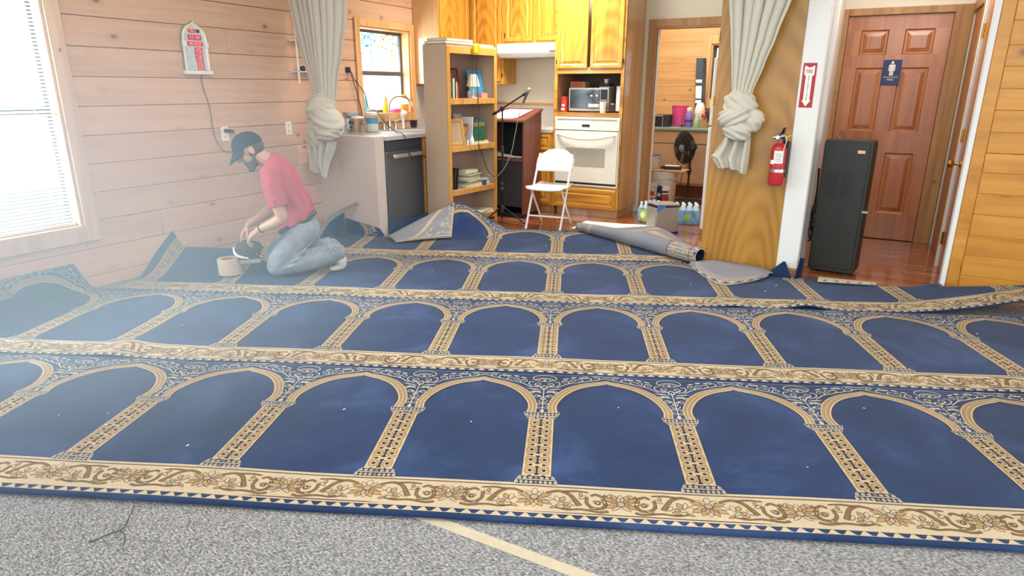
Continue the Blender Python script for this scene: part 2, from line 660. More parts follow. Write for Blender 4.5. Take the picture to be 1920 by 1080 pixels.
W1 = (1.02, 2.52, 0.44, 2.04)
W2 = (5.51, 6.35, 1.10, 1.99)
cs = [0.0] + [0.09 + 0.195 * k for k in range(14)]
cs[-1] = CEIL
mb = MB()
for (a, b, z0, z1) in plank_rects(-1.2, Y1, cs, [W1, W2], joints=((1, 1.1), (2, 3.10), (4, 4.55), (5, 4.63), (3, 0.6), (6, 1.9), (9, 3.9))):
    mb.box(X0 - 0.14, X0, a, b - .0015, z0, z1 - .003)
struct(mb.build('wall_left', M['log_wall'], bevel=0.005, seg=2))

mb = MB()
for (a, b, z0, z1) in plank_rects(-1.2, Y1, [0, CEIL], [W1]):
    for (a2, b2, z2, z3) in ([(a, b, z0, z1)] if b < 3 else plank_rects(a, b, [z0, z1], [W2])):
        mb.box(X0 - 0.15, X0 - 0.141, a2, b2, z2, z3)
struct(mb.build('wall_left', M['dark']))  # added unseen backing, stops sky showing through the plank gaps

# kitchen wall with the store doorway, cream paint
D0, D1, DH = -2.255, -1.37, 2.02
mb = MB()
mb.box(-4.92, D0, Y1, Y1 + 0.12, 0, CEIL).box(D1, -0.40, Y1, Y1 + 0.12, 0, CEIL).box(D0, D1, Y1, Y1 + 0.12, DH, CEIL)
struct(mb.build('wall_back', M['wall_cream']))
mb = MB()
for (x0, x1, z0, z1, d) in ((D0 - 0.075, D0, 0, DH + 0.08, .02), (D0, D1 + .08, DH, DH + 0.08, .02), (D1, D1 + .08, 0, DH, .02)):
    mb.box(x0, x1, Y1 - d, Y1, z0, z1)
mb.box(D0, D0 + 0.015, Y1 - .03, Y1 + 0.14, 0, DH).box(D1 - .015, D1, Y1 - .03, Y1 + .14, 0, DH).box(D0 + .015, D1 - .015, Y1 - .03, Y1 + 0.14, DH - 0.015, DH)
struct(mb.build('trim_1', M['door_trim'], bevel=0.004))
mb = MB().box(D0 + .016, D0 + 0.026, Y1 + .03, Y1 + .10, 0, DH - .015)
struct(mb.build('trim_2', M['wall_white'], bevel=0.003))

# partition between hall and kitchen: plywood board, white post, hall wall
t = MB().box(-1.125, -0.537, 5.312, 5.337, 0.0, CEIL).build('wall_partition', M['ply'], bevel=0.002)
struct(t)
for z in (1.76, 1.30):
    MB().box(-1.131, -1.124, 5.306, 5.34, z - 0.035, z + 0.035).cyl((-1.128, 5.304, z - 0.035), (-1.128, 5.304, z + 0.035), 0.006, n=8).build('hinge', M['brass'], t)
struct(MB().box(-0.537, -0.383, 5.305, 5.46, 0.06, CEIL).build('wall_post', M['wall_white'], bevel=0.006))
mb = MB().box(-0.545, -0.375, 5.297, 5.468, 0.0, 0.06)
struct(mb.build('baseboard_post', M['door_trim'], bevel=0.004))
struct(MB().box(-0.46, -0.405, 5.46, 7.12, 0, CEIL).build('wall_hall_left', M['wall_white']))
struct(MB().box(-0.405, -0.372, 5.80, 5.94, 0.0, CEIL).build('trim_3', M['wall_white'], bevel=0.004))

# hall end wall with the washroom door
HY = 7.12
mb = MB()
mb.box(-0.46, -0.365, HY, HY + 0.12, 0, CEIL).box(0.455, 0.72, HY, HY + 0.12, 0, CEIL).box(-0.365, 0.455, HY, HY + 0.12, 2.022, CEIL)
struct(mb.build('wall_hall_end', M['wall_cream']))
mb = MB()
mb.box(-0.425, -0.365, HY - 0.02, HY, 0, 2.082).box(0.455, 0.585, HY - 0.02, HY, 0, 2.082).box(-0.365, 0.455, HY - 0.02, HY, 2.022, 2.082)
struct(mb.build('trim_4', M['door_trim'], bevel=0.004))


def panel_door(name, x0, x1, z0, z1, y, mat, panels, par_label=None):
    """rails and stiles with raised, bevelled panels, built in the xz plane facing -y"""
    mb = MB()
    xs = sorted({x0, x1} | {p[0] for p in panels} | {p[1] for p in panels})
    zs = sorted({z0, z1} | {p[2] for p in panels} | {p[3] for p in panels})
    for i in range(len(xs) - 1):
        for j in range(len(zs) - 1):
            cx, cz = (xs[i] + xs[i + 1]) / 2, (zs[j] + zs[j + 1]) / 2
            if not any(p[0] < cx < p[1] and p[2] < cz < p[3] for p in panels):
                mb.add([(xs[i], y, zs[j]), (xs[i + 1], y, zs[j]), (xs[i + 1], y, zs[j + 1]), (xs[i], y, zs[j + 1])], [(0, 1, 2, 3)])
    mb.add([(x0, y, z0), (x1, y, z0), (x1, y, z1), (x0, y, z1), (x0, y + .035, z0), (x1, y + .035, z0), (x1, y + .035, z1), (x0, y + .035, z1)],
           [(4, 7, 6, 5), (0, 4, 5, 1), (1, 5, 6, 2), (2, 6, 7, 3), (3, 7, 4, 0)])
    for (a, b, c, d) in panels:
        def rect(i, dy):
            return [(a + i, y + dy, c + i), (b - i, y + dy, c + i), (b - i, y + dy, d - i), (a + i, y + dy, d - i)]
        steps = [rect(0, 0), rect(0.012, 0.012), rect(0.022, 0.012), rect(0.055, 0.003)]
        for s, q in zip(steps[:-1], steps[1:]):
            mb.add(s + q, [(k, (k + 1) % 4, 4 + (k + 1) % 4, 4 + k) for k in range(4)])
        mb.poly(steps[-1])
    o = mb.build(name, mat, fix=False)
    return o


struct(MB().box(-0.46, 0.72, HY + .20, HY + .22, 0, CEIL).build('door_gap_backing', M['inside_dark']))  # added dark sheet, keeps sky light out of the gap under the door


pl, pr_ = (-0.245, -0.02), (0.102, 0.335)
P6 = [(a, b, c, d) for (a, b) in (pl, pr_) for (c, d) in ((1.685, 1.90), (1.01, 1.575), (0.255, 0.82))]
door = struct(panel_door('door_1', -0.36, 0.45, 0.008, 2.018, HY + 0.012, M['door'], P6))
MB().lathe([(0.012, 0), (0.012, .035), (0.028, .045), (0.03, .06), (0.02, .07)], (-0.30, HY + .012, 0.93), 16, (0, -1, 0)).build('door_knob', M['brass'], door, smooth=True)

# hall right wall with a closed door seen almost edge-on
RX = 0.60
mb = MB().box(RX + .02, RX + 0.12, 5.46, HY, 0, CEIL)
struct(mb.build('wall_hall_right', M['wall_cream']))
d2 = struct(MB().box(RX, RX + .018, 6.42, 7.09, 0.008, 2.02).build('door_2', M['door'], bevel=0.003))
mb = MB().box(RX - .018, RX + .018, 6.24, 6.42, 0, 2.10).box(RX - .018, RX + .018, 6.42, 7.10, 2.02, 2.10)
struct(mb.build('trim_5', M['door_trim'], bevel=0.004))
struct(MB().box(RX - .024, RX + .018, 6.195, 6.238, 0.0, CEIL).build('trim_6', M['wall_white'], bevel=0.003))
d3 = struct(MB().box(RX - .004, RX + .018, 5.46, 6.19, 0.008, 2.6).build('door_3', M['door'], bevel=0.003))
MB().lathe([(0.026, 0), (0.026, .006), (0.011, .012), (0.011, .04), (0.026, .05), (0.031, .066), (0.022, .082), (0.0, .085)], (RX - .004, 5.98, 0.85), 18, (-1, 0, 0), cap=False).build('door_knob', M['brass'], d3, smooth=True)
for z in (1.80, 1.05, 0.25):
    MB().cyl((RX - .012, 6.15, z - .05), (RX - .012, 6.15, z + .05), .009, n=8).box(RX - .008, RX, 6.10, 6.15, z - .05, z + .05).build('hinge', M['brass'], d3)

# amber board wall on the right of the hall opening
cs2 = [0.0, 0.14, 0.285, 0.43, 0.575, 0.715, 0.855, 0.985, 1.12, 1.26, 1.395, 1.53, 1.66, 1.805, 1.95, 2.1, 2.25, 2.4, 2.55, CEIL]
mb = MB()
for (a, b, z0, z1) in plank_rects(0.662, 3.6, cs2, []):
    mb.box(a, b, 5.38, 5.46, z0, z1)
struct(mb.build('wall_right', M['amber_wall'], bevel=0.004))
mb = MB().box(0.585, 0.661, 5.372, 5.46, 0.0, CEIL)
struct(mb.build('trim_7', M['amber_wall'], bevel=0.005))
struct(MB().box(0.553, 0.584, 5.365, 5.459, 0.03, CEIL).build('trim_8', M['wall_white'], bevel=0.004))
struct(MB().box(0.553, 0.70, 5.36, 5.371, 0.0, 0.05).build('baseboard_right', M['door_trim'], bevel=0.003))

# store room behind the doorway
SY = 9.30
W3 = (-2.06, -1.45, 1.24, 1.95)
mb = MB()
for (a, b, z0, z1) in plank_rects(-3.4, -0.9, [0, 0.25, 0.45, 0.65, 0.83, 1.02, 1.22, 1.41, 1.6, 1.79, 1.98, 2.18, 2.4, CEIL], [W3]):
    mb.box(a, b, SY, SY + .1, z0, z1)
struct(mb.build('wall_store', M['store_wall'], bevel=0.005))
struct(MB().box(-3.5, -3.4, Y1 + .12, SY + .1, 0, CEIL).build('wall_store_left', M['trim']))
struct(MB().box(-0.9, -0.8, Y1 + .12, SY + .1, 0, CEIL).build('wall_store_right', M['trim']))


# ---- windows


def window(name, plane, trimmat, o, tw, trims, sash_mat, mid, rec=0.10, axis='x'):
    """o: opening along the wall and in z; a tree of trim, jamb, sash and panes"""
    a0, a1, z0, z1 = o

    def bx(mb, p0, p1, b0, b1, c0, c1):
        if axis == 'x':
            mb.box(plane + p0, plane + p1, b0, b1, c0, c1)
        else:
            mb.box(b0, b1, plane - p1, plane - p0, c0, c1)
    root = thing(name, None, None, (plane, (a0 + a1) / 2, z0) if axis == 'x' else ((a0 + a1) / 2, plane, z0))
    struct(root)
    mb = MB()
    bx(mb, 0, .022, a0 - tw, a0, z0 - tw, z1 + tw)
    bx(mb, 0, .022, a1, a1 + tw, z0 - tw, z1 + tw)
    bx(mb, 0, .022, a0, a1, z1, z1 + tw)
    bx(mb, 0, .022, a0, a1, z0 - tw, z0)
    mb.build('window_frame', trimmat, root, bevel=0.004)
    mb = MB()
    bx(mb, -.14, .0, a0 - .001, a0 + .018, z0, z1)
    bx(mb, -.14, .0, a1 - .018, a1 + .001, z0, z1)
    bx(mb, -.14, .0, a0 + .018, a1 - .018, z1 - .018, z1 + .001)
    mb.build('jamb', trimmat, root)
    mb = MB()
    bx(mb, -.14, .02, a0 + .001, a1 - .001, z0 - .001, z0 + .02)
    mb.build('window_sill', trimmat, root, bevel=0.003)
    mb = MB()
    s = .03
    i0, i1, k0, k1 = a0 + .018, a1 - .018, z0 + .02, z1 - .018
    bx(mb, -rec - .03, -rec, i0, i0 + s, k0, k1)
    bx(mb, -rec - .03, -rec, i1 - s, i1, k0, k1)
    bx(mb, -rec - .03, -rec, i0 + s, i1 - s, k1 - s, k1)
    bx(mb, -rec - .03, -rec, i0 + s, i1 - s, k0, k0 + s)
    bx(mb, -rec - .03, -rec + .008, i0 + s, i1 - s, mid - .022, mid + .022)
    mb.build('sash', sash_mat, root, bevel=0.003)
    mb = MB()
    bx(mb, -rec - .018, -rec - .014, i0 + s, i1 - s, k0 + s, mid - .022)
    mb.build('pane', M['glass'], root)
    mb = MB()
    bx(mb, -rec - .018, -rec - .014, i0 + s, i1 - s, mid + .022, k1 - s)
    mb.build('pane', M['glass'], root)
    return root


win1 = window('window_1', X0, M['trim_pale'], W1, 0.095, 0, M['alu'], 1.235)
struct(MB().box(-14, -5.2, -4, 14, -.55, -.5).build('ground_outside', plain('pale_gravel', 'a9acad', .9, var=.1, scale=3)))
win2 = window('window_2', X0, M['trim'], W2, 0.075, 0, M['alu'], 1.535)
win3 = window('window_3', SY, M['trim'], W3, 0.11, 0, M['alu'], 1.6, axis='y')

# ------------------------------------------------------------------ prayer rugs (woven pattern is laid into each rug's own mesh)
OX, OY = -0.901, 1.844
CA = 0.4111
EU = Vector((math.cos(CA), math.sin(CA), 0))
EV = Vector((-math.sin(CA), math.cos(CA), 0))
ROW = 1.155
RUGM = [pile('navy_pile', '20355b', 0.24, 0.12), pile('cream_pile', 'bfae90', 0.06, 0.1), pile('tan_pile', '977d58', 0.08, 0.1),
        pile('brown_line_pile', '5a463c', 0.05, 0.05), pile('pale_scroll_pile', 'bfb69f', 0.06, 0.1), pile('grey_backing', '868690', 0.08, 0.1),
        pile('grey_tan_pile', 'a59a86', 0.08, 0.1), pile('deep_navy_pile', '16213f', 0.08, 0.1), pile('backing_cream', 'b9aa92', 0.06, 0.1),
        pile('border_tan_pile', 'ab8c5e', 0.06, 0.1), pile('ochre_pile', 'b9a27e', 0.06, 0.1)]
NAVY, CREAM, TAN, LINE, PALE, BACK, GREY, DEEP, BCREAM, BTAN, OCHRE = range(11)


def sm(x, a, b):
    t = min(1.0, max(0.0, (x - a) / (b - a)))
    return t * t * (3 - 2 * t)


class Motif:
    """flat quads and polygons: ([(u, v)...], layer, material)"""

    def __init__(self):
        self.p = []

    def poly(self, pts, layer, mat):
        self.p.append((pts, layer, mat))

    def stroke(self, pts, w, mat, layer=3, taper=None, step=0.014, closed=False):
        q = [Vector((a, b)) for a, b in pts]
        if closed:
            q.append(q[0])
        out = [q[0]]
        for a, b in zip(q[:-1], q[1:]):
            n = max(1, int((b - a).length / step))
            for k in range(1, n + 1):
                out.append(a + (b - a) * (k / n))
        L, Rr = [], []
        n = len(out)
        for i, p in enumerate(out):
            t = out[min(i + 1, n - 1)] - out[max(i - 1, 0)]
            if closed and i in (0, n - 1):
                t = out[1] - out[n - 2]
            if t.length < 1e-9:
                t = Vector((1, 0))
            t.normalize()
            nn = Vector((-t.y, t.x))
            ww = w if taper is None else w * (taper[0] + (taper[1] - taper[0]) * i / (n - 1))
            L.append(p + nn * ww / 2)
            Rr.append(p - nn * ww / 2)
        for i in range(n - 1):
            self.p.append(([tuple(L[i]), tuple(Rr[i]), tuple(Rr[i + 1]), tuple(L[i + 1])], layer, mat))

    def band(self, A, B, mat, layer):
        for i in range(len(A) - 1):
            self.p.append(([A[i], B[i], B[i + 1], A[i + 1]], layer, mat))

    def rect(self, u0, u1, v0, v1, mat, layer, du=0.03, dv=0.03):
        nu, nv = max(1, round((u1 - u0) / du)), max(1, round((v1 - v0) / dv))
        for i in range(nu):
            for j in range(nv):
                a, b = u0 + (u1 - u0) * i / nu, u0 + (u1 - u0) * (i + 1) / nu
                c, d = v0 + (v1 - v0) * j / nv, v0 + (v1 - v0) * (j + 1) / nv
                self.p.append(([(a, c), (b, c), (b, d), (a, d)], layer, mat))

    def leaf(self, c, ang, ln, wd, fill, layer=2, line=None, lw=0.0021):
        """pointed petal from c along ang"""
        ca, sa = math.cos(ang), math.sin(ang)
        prof = [(0, 0), (0.25, 0.36), (0.5, 0.5), (0.78, 0.3), (1, 0)]
        up = [(x * ln, y * wd) for x, y in prof]
        dn = [(x * ln, -y * wd) for x, y in prof[-2:0:-1]]
        pts = [(c[0] + x * ca - y * sa, c[1] + x * sa + y * ca) for x, y in up + dn]
        if fill is not None:
            self.poly(pts, layer, fill)
        if line is not None:
            self.stroke(pts, lw, line, layer + 1, closed=True)

    def ring(self, c, rx, ry, w, mat, layer=3, n=10, a0=0.0, a1=2 * PI):
        pts = [(c[0] + rx * math.cos(a0 + (a1 - a0) * k / n), c[1] + ry * math.sin(a0 + (a1 - a0) * k / n)) for k in range(n + 1)]
        self.stroke(pts, w, mat, layer)

    def disc(self, c, rx, ry, mat, layer=2, n=8):
        self.poly([(c[0] + rx * math.cos(2 * PI * k / n), c[1] + ry * math.sin(2 * PI * k / n)) for k in range(n)], layer, mat)

    def spiral(self, c, r, a0, turns, w, mat, layer=3, sgn=1):
        n = int(10 * abs(turns)) + 4
        pts = []
        for k in range(n + 1):
            t = k / n
            rr = r * (1 - 0.82 * t)
            a = a0 + sgn * turns * 2 * PI * t
            pts.append((c[0] + rr * math.cos(a), c[1] + rr * math.sin(a)))
        self.stroke(pts, w, mat, layer, taper=(1, 0.6))

    def mirror(self):
        m = Motif()
        m.p = self.p + [([(-a, b) for a, b in pts][::-1], l, k) for pts, l, k in self.p]
        return m


def smooth2(pts, n=5):
    return [(p.x, p.y) for p in bez([(a, b, 0) for a, b in pts], n)]


ARCH_IN = smooth2([(.066, .553), (.060, .60), (.070, .655), (.100, .722), (.145, .782), (.20, .823), (.25, .845), (.283, .858), (.30, .869)], 3)
ARCH_OUT = smooth2([(.030, .553), (.026, .612), (.038, .675), (.070, .750), (.120, .812), (.182, .853), (.237, .875), (.277, .888), (.30, .900)], 3)


def tile_motif(top=True, scroll=PALE):
    """one column bay, u in -0.3..0.3, v from the border's inner edge to the next rug"""
    h = Motif()   # right half, mirrored
    # arch band
    h.band(ARCH_IN, ARCH_OUT, TAN, 1)
    h.stroke(ARCH_IN, .0065, CREAM, 2)
    mid = [((a[0] + b[0]) / 2, (a[1] + b[1]) / 2) for a, b in zip(ARCH_IN, ARCH_OUT)]
    h.stroke(ARCH_OUT, .0055, OCHRE, 2)
    for k in range(len(mid) - 1):
        for q in (0.25, 0.75):
            c = (mid[k][0] * (1 - q) + mid[k + 1][0] * q, mid[k][1] * (1 - q) + mid[k + 1][1] * q)
            h.disc(c, .0042, .0042, CREAM, 2, 5)
    off = [(a[0] - (b[0] - a[0]) * .18, a[1] - (b[1] - a[1]) * .18) for a, b in zip(ARCH_IN, ARCH_OUT)]
    h.stroke(off, .003, LINE, 3)
    # spandrel scrolls
    S = scroll
    w = .0052
    h.spiral((.016, .600), .014, PI, 1.1, .0042, S)
    h.spiral((.015, .628), .013, PI, 1.1, .0042, S, sgn=-1)
    h.stroke(smooth2([(0, .645), (.014, .652), (.022, .668)]), .0042, S)
    h.leaf((.004, .70), R(40), .04, 0.0094, S, 2)
    h.spiral((.030, .712), .017, R(200), 1.2, .0042, S)
    h.leaf((.006, .742), R(28), .055, 0.0101, S, 2)
    h.leaf((.010, .765), R(-20), .06, 0.0108, S, 2)
    h.leaf((.012, .775), R(12), .075, 0.0094, S, 2)
    h.spiral((.055, .742), .016, R(120), 1.1, .0042, S, sgn=-1)
    h.leaf((.012, .80), R(42), .05, 0.0101, S, 2)
    h.spiral((.028, .835), .022, R(250), 1.2, w, S)
    h.ring((0, .88), .045, .026, .0046, S, 3, 6, 0, PI / 2)
    h.ring((0, .88), .030, .016, .0042, S, 3, 5, -PI / 2, PI / 2)
    h.ring((0, .902), .058, .036, .0046, S, 3, 7, -PI / 3, PI / 2)
    h.stroke(smooth2([(.03, .80), (.06, .815), (.075, .84), (.068, .862), (.05, .862)]), w, S)
    h.stroke(smooth2([(.06, .80), (.10, .838), (.12, .862), (.105, .885), (.085, .878)]), w, S)
    h.spiral((.098, .868), .018, R(20), 1.1, .0044, S)
    h.leaf((.088, .90), R(20), .035, 0.0115, S, 2)
    h.stroke(smooth2([(.10, .84), (.135, .858), (.165, .868), (.185, .886), (.176, .903), (.158, .898)]), w, S)
    h.spiral((.143, .888), .019, R(260), 1.2, .0046, S, sgn=-1)
    h.leaf((.125, .918), R(15), .034, 0.0130, S, 2)
    h.stroke(smooth2([(.165, .874), (.20, .882), (.222, .896), (.228, .914), (.212, .924), (.198, .914)]), w, S)
    h.leaf((.165, .925), R(-12), .032, 0.0122, S, 2)
    h.spiral((.20, .936), .014, R(180), 1.1, .0044, S)
    h.stroke(smooth2([(.215, .893), (.25, .90), (.275, .918), (.30, .926)]), w, S)
    h.spiral((.252, .928), .017, R(300), 1.2, .0046, S)
    h.stroke(smooth2([(.23, .945), (.262, .950), (.285, .942), (.30, .944)]), .0044, S)
    # capital and base
    for (v0, v1, a, b) in ((.493, .512, .058, .066), (.516, .548, .070, .078), (.033, .056, .070, .060), (.003, .031, .078, .073)):
        h.band([(0, v0), (0, v1)], [(a, v0), (b, v1)], DEEP, 1)
        h.stroke([(0, v0), (a, v0), (b, v1), (0, v1)], .004, GREY if v1 - v0 < .026 else PALE, 3)
        n = 3 if v1 - v0 < .026 else 4
        for k in range(n + 1):
            c = a * k / (n + .4)
            mm = GREY
            h.disc((c, (v0 + v1) / 2), a / (n + .4) * .42, (v1 - v0) * .34, mm, 2, 6)
    hh = h.mirror()
    # axis stem
    hh.stroke([(0, .56), (0, .80)], .0045, scroll, 3)
    hh.ring((0, .682), .011, .013, .005, scroll, 3)
    hh.ring((0, .80), .014, .020, .006, scroll, 3)
    hh.leaf((0, .55), PI / 2, .03, .02, scroll, 2)
    hh.disc((0, .88), .008, .008, scroll, 2)
    # shaft
    hh.rect(-.0545, .0545, .056, .493, OCHRE, 1, .018, .018)
    for s in (-1, 1):
        hh.stroke([(s * .0548, .056), (s * .0548, .493)], .0025, LINE, 2, step=.015)
        hh.stroke([(s * .051, .056), (s * .051, .493)], .005, CREAM, 2, step=.015)
    per = (.493 - .056) / 6
    for k in range(6):
        c = .056 + per * (k + .5)
        hh.stroke([(0, c - .024), (0, c + .024)], .0075, DEEP, 3)
        hh.disc((0, c - .024), .0105, .006, DEEP, 3, 6)
        hh.disc((0, c + .024), .0105, .006, DEEP, 3, 6)
        for s in (-1, 1):
            hh.ring((s * .027, c), .0185, .021, .0095, TAN, 2, 9)
            hh.disc((s * .0265, c), .0085, .0085, DEEP, 3, 7)
            hh.disc((s * .0255, c + per / 2), .008, .006, DEEP, 3, 6)
            hh.disc((s * .0255, c - per / 2), .008, .006, DEEP, 3, 6)
            hh.stroke([(s * .044, c + per * .28), (s * .036, c + per / 2), (s * .046, c + per * .72)], .007, TAN, 2)
    return hh


def border_motif():
    """border strip, v from 0.01 down to -0.19, one repeat u in -0.3..0.3"""
    b = Motif()
    b.rect(-.30, .30, -.165, .010, CREAM, 1, .02, .0175)
    for v in (-.0065, -.1545):
        b.stroke([(-.30, v), (.30, v)], .0055, LINE, 2, step=.015)
    for k in range(12):                                   # zigzag edging
        c = -.30 + .025 + .05 * k
        b.poly([(c - .020, -.189), (c + .020, -.189), (c + .004, -.1675), (c - .004, -.1675)], 2, CREAM)
        b.stroke([(c - .024, -.189), (c + .024, -.189)], .003, CREAM, 2)

    def lotus(u, v, s, up):
        sg = 1 if up else -1
        for da, ln, wd, f in ((90, .052, .026, CREAM), (62, .056, .026, BTAN), (118, .056, .026, BTAN), (32, .066, .024, BTAN), (148, .066, .024, BTAN),
                              (8, .064, .022, CREAM), (172, .064, .022, CREAM), (-20, .058, .022, BTAN), (200, .058, .022, BTAN), (-50, .044, .018, CREAM), (230, .044, .018, CREAM)):
            b.leaf((u, v), R(da) * sg, ln * s, wd * s, f, 2, LINE)
        b.disc((u, v), .012 * s, .013 * s, GREY, 4, 8)
        b.ring((u, v), .012 * s, .013 * s, .0025, LINE, 5, 8)
    lotus(0, -.074, 1.12, False)
    b.leaf((0, -.062), PI / 2, .042, .024, CREAM, 3, LINE)
    lotus(.30 - 1e-4, -.092, 1.12, True)

    def ribbon(pts, w, taper=(1, .4)):
        q = smooth2(pts, 4)
        b.stroke(q, w, BTAN, 2, taper=taper)
        b.stroke(q, w * 1.0, BTAN, 2, taper=taper)
        n = len(q)
        for s in (-1, 1):
            e = []
            for i, p in enumerate(q):
                t = Vector(q[min(i + 1, n - 1)]) - Vector(q[max(i - 1, 0)])
                t.normalize()
                ww = w / 2 * (taper[0] + (taper[1] - taper[0]) * i / (n - 1))
                e.append((p[0] - t.y * ww * s, p[1] + t.x * ww * s))
            b.stroke(e, .0021, LINE, 3)
    for s in (-1, 1):
        ribbon([(s * .040, -.046), (s * .085, -.030), (s * .122, -.048), (s * .146, -.088), (s * .158, -.112)], .018, (.5, 1))
        ribbon([(s * .10, -.033), (s * .145, -.026), (s * .19, -.031)], .010, (1, .4))
        ribbon([(s * .185, -.058), (s * .183, -.095), (s * .205, -.122), (s * .235, -.120), (s * .247, -.095), (s * .238, -.062)], .014, (.7, 1))
        ribbon([(s * .198, -.052), (s * .215, -.040), (s * .238, -.052), (s * .252, -.042)], .012, (.6, 1))
        ribbon([(s * .075, -.128), (s * .115, -.138), (s * .165, -.132), (s * .225, -.143), (s * .255, -.135)], .010, (.5, 1))
        for (c, a, ln, wd, f) in (((.075, -.060), -75, .040, .018, CREAM), ((.105, -.062), -110, .036, .02, BTAN), ((.125, -.085), -60, .034, .016, CREAM), ((.075, -.115), 20, .040, .014, CREAM),
                                  ((.155, -.072), 35, .034, .014, CREAM), ((.205, -.080), -30, .030, .02, BTAN), ((.215, -.100), 60, .026, .014, CREAM), ((.165, -.060), 100, .026, .013, BTAN),
                                  ((.13, -.118), 200, .034, .016, BTAN), ((.255, -.060), 60, .032, .014, GREY), ((.19, -.128), 10, .030, .010, CREAM), ((.055, -.135), 30, .03, .012, BTAN)):
            b.leaf((s * c[0], c[1]), R(a) if s > 0 else PI - R(a), ln, wd, f, 3, LINE)
        b.ring((s * .110, -.105), .010, .010, .0025, LINE, 4, 8)
        b.ring((s * .222, -.092), .009, .009, .0025, LINE, 4, 8)
    return b


TILE = tile_motif()
BORDER = border_motif()
LAYER = [0, .0006, .0011, .0016, .0021, .0026, .003]


class Sheet:
    """woven sheet: base grid plus pattern, cut flat, then draped by a surface function"""

    def __init__(self):
        self.bm = bmesh.new()
        self.cache = {}

    def vert(self, u, v, h):
        return self.bm.verts.new((u, v, h))

    def grid(self, u0, u1, v0, v1, res, mat, h=0.0):
        nu, nv = max(1, round((u1 - u0) / res)), max(1, round((v1 - v0) / res))
        g = [[self.vert(u0 + (u1 - u0) * i / nu, v0 + (v1 - v0) * j / nv, h) for j in range(nv + 1)] for i in range(nu + 1)]
        for i in range(nu):
            for j in range(nv):
                f = self.bm.faces.new((g[i][j], g[i + 1][j], g[i + 1][j + 1], g[i][j + 1]))
                f.material_index = mat

    def motif(self, m, du, dv, u0=-99, u1=99, v0=-99, v1=99, su=1, sv=1, remap=None):
        for pts, layer, mat in m.p:
            q = [(a * su + du, b * sv + dv) for a, b in pts]
            cu = sum(p[0] for p in q) / len(q)
            cv = sum(p[1] for p in q) / len(q)
            if not (u0 < cu < u1 and v0 < cv < v1):
                continue
            vs = [self.vert(a, b, LAYER[layer]) for a, b in q]
            try:
                f = self.bm.faces.new(vs)
                f.material_index = mat if remap is None else remap.get(mat, mat)
            except ValueError:
                pass

    def cut(self, p, n):
        """keep the side that n points to"""
        bm = self.bm
        bmesh.ops.bisect_plane(bm, geom=bm.verts[:] + bm.edges[:] + bm.faces[:], dist=1e-6, plane_co=(p[0], p[1], 0), plane_no=(n[0], n[1], 0), clear_inner=True)

    def split(self, p, n):
        bm = self.bm
        bmesh.ops.bisect_plane(bm, geom=bm.verts[:] + bm.edges[:] + bm.faces[:], dist=1e-6, plane_co=(p[0], p[1], 0), plane_no=(n[0], n[1], 0))

    def drop(self, fn):
        bm = self.bm
        fs = [f for f in bm.faces if fn(*f.calc_center_median()[:2])]
        bmesh.ops.delete(bm, geom=fs, context='FACES')

    def drape(self, name, S, parent=None, thick=0.009, mats=None, edge_mat=None):
        bm = self.bm
        es = [e for e in bm.edges if len(e.link_faces) == 1 and abs(e.verts[0].co.z) < 1e-7 and abs(e.verts[1].co.z) < 1e-7]
        if thick:
            low = {}
            for e in es:
                for v in e.verts:
                    if v not in low:
                        low[v] = bm.verts.new((v.co.x, v.co.y, -thick))
            for e in es:
                mi = e.link_faces[0].material_index if edge_mat is None else edge_mat
                a, b = e.verts
                lp = e.link_loops[0]
                if lp.vert is a:
                    a, b = b, a
                try:
                    f = bm.faces.new((a, b, low[b], low[a]))
                    f.material_index = mi
                except ValueError:
                    pass
        e = 2e-3
        cache = {}
        for v in bm.verts:
            u, q, h = v.co
            key = (round(u, 6), round(q, 6))
            if key in cache:
                p, n = cache[key]
            else:
                p = S(u, q)
                n = (S(u + e, q) - p).cross(S(u, q + e) - p)
                n.normalize()
                cache[key] = (p, n)
            v.co = p + n * h
        me = bpy.data.meshes.new(name)
        if parent is not None:
            bmesh.ops.transform(bm, matrix=xf(parent).inverted(), verts=bm.verts)
        bm.to_mesh(me)
        bm.free()
        for m in (mats or RUGM):
            me.materials.append(m)
        for p in me.polygons:
            p.use_smooth = True
        o = bpy.data.objects.new(name, me)
        C.objects.link(o)
        o.parent = parent
        return o


def flat(u, v):
    return Vector((OX, OY, 0)) + EU * u + EV * v


def uv_of(a, b):
    d = Vector((a - OX, b - OY, 0))
    return d.dot(EU), d.dot(EV)


def wallbend(p, r=0.06):
    """sheet turns up the left wall"""
    ar = X0 + 0.014 + r
    d = ar - p.x
    if d > 0:
        if d < r * PI / 2:
            t = d / r
            return Vector((ar - r * math.sin(t), p.y, p.z + r * (1 - math.cos(t))))
        return Vector((X0 + 0.014, p.y, p.z + r + d - r * PI / 2))
    return p


def ripple(u, v):
    return 0.003 * (math.sin(3.1 * u + 1.3 * v + .4) * math.sin(2.3 * v - 1.7 * u) + .6 * math.sin(7.3 * u - 2.1 * v + 1.0) * math.sin(3.0 * v + u)) + 0.003


BASEZ = 0.012


def bump(x, c, w_):
    return math.exp(-((x - c) / w_) ** 2)


def S0(u, v):
    p = flat(u, v)
    z = BASEZ + ripple(u, v) * (1 if v > -.15 else .6) + .012 * bump(u, -3.15, .16) * sm(-v, -.1, .05)
    if v < -0.206:                                        # front edge rolls down to the floor
        t = min(1.0, (-0.206 - v) / .035)
        p -= EV * (-.026 * t)
        z -= (z - 0.0095) * t * t + .0
    z += .004 * sm(-v, -.02, .20) * (1 - sm(-v, .206, .236))
    p.z = z
    return wallbend(p)


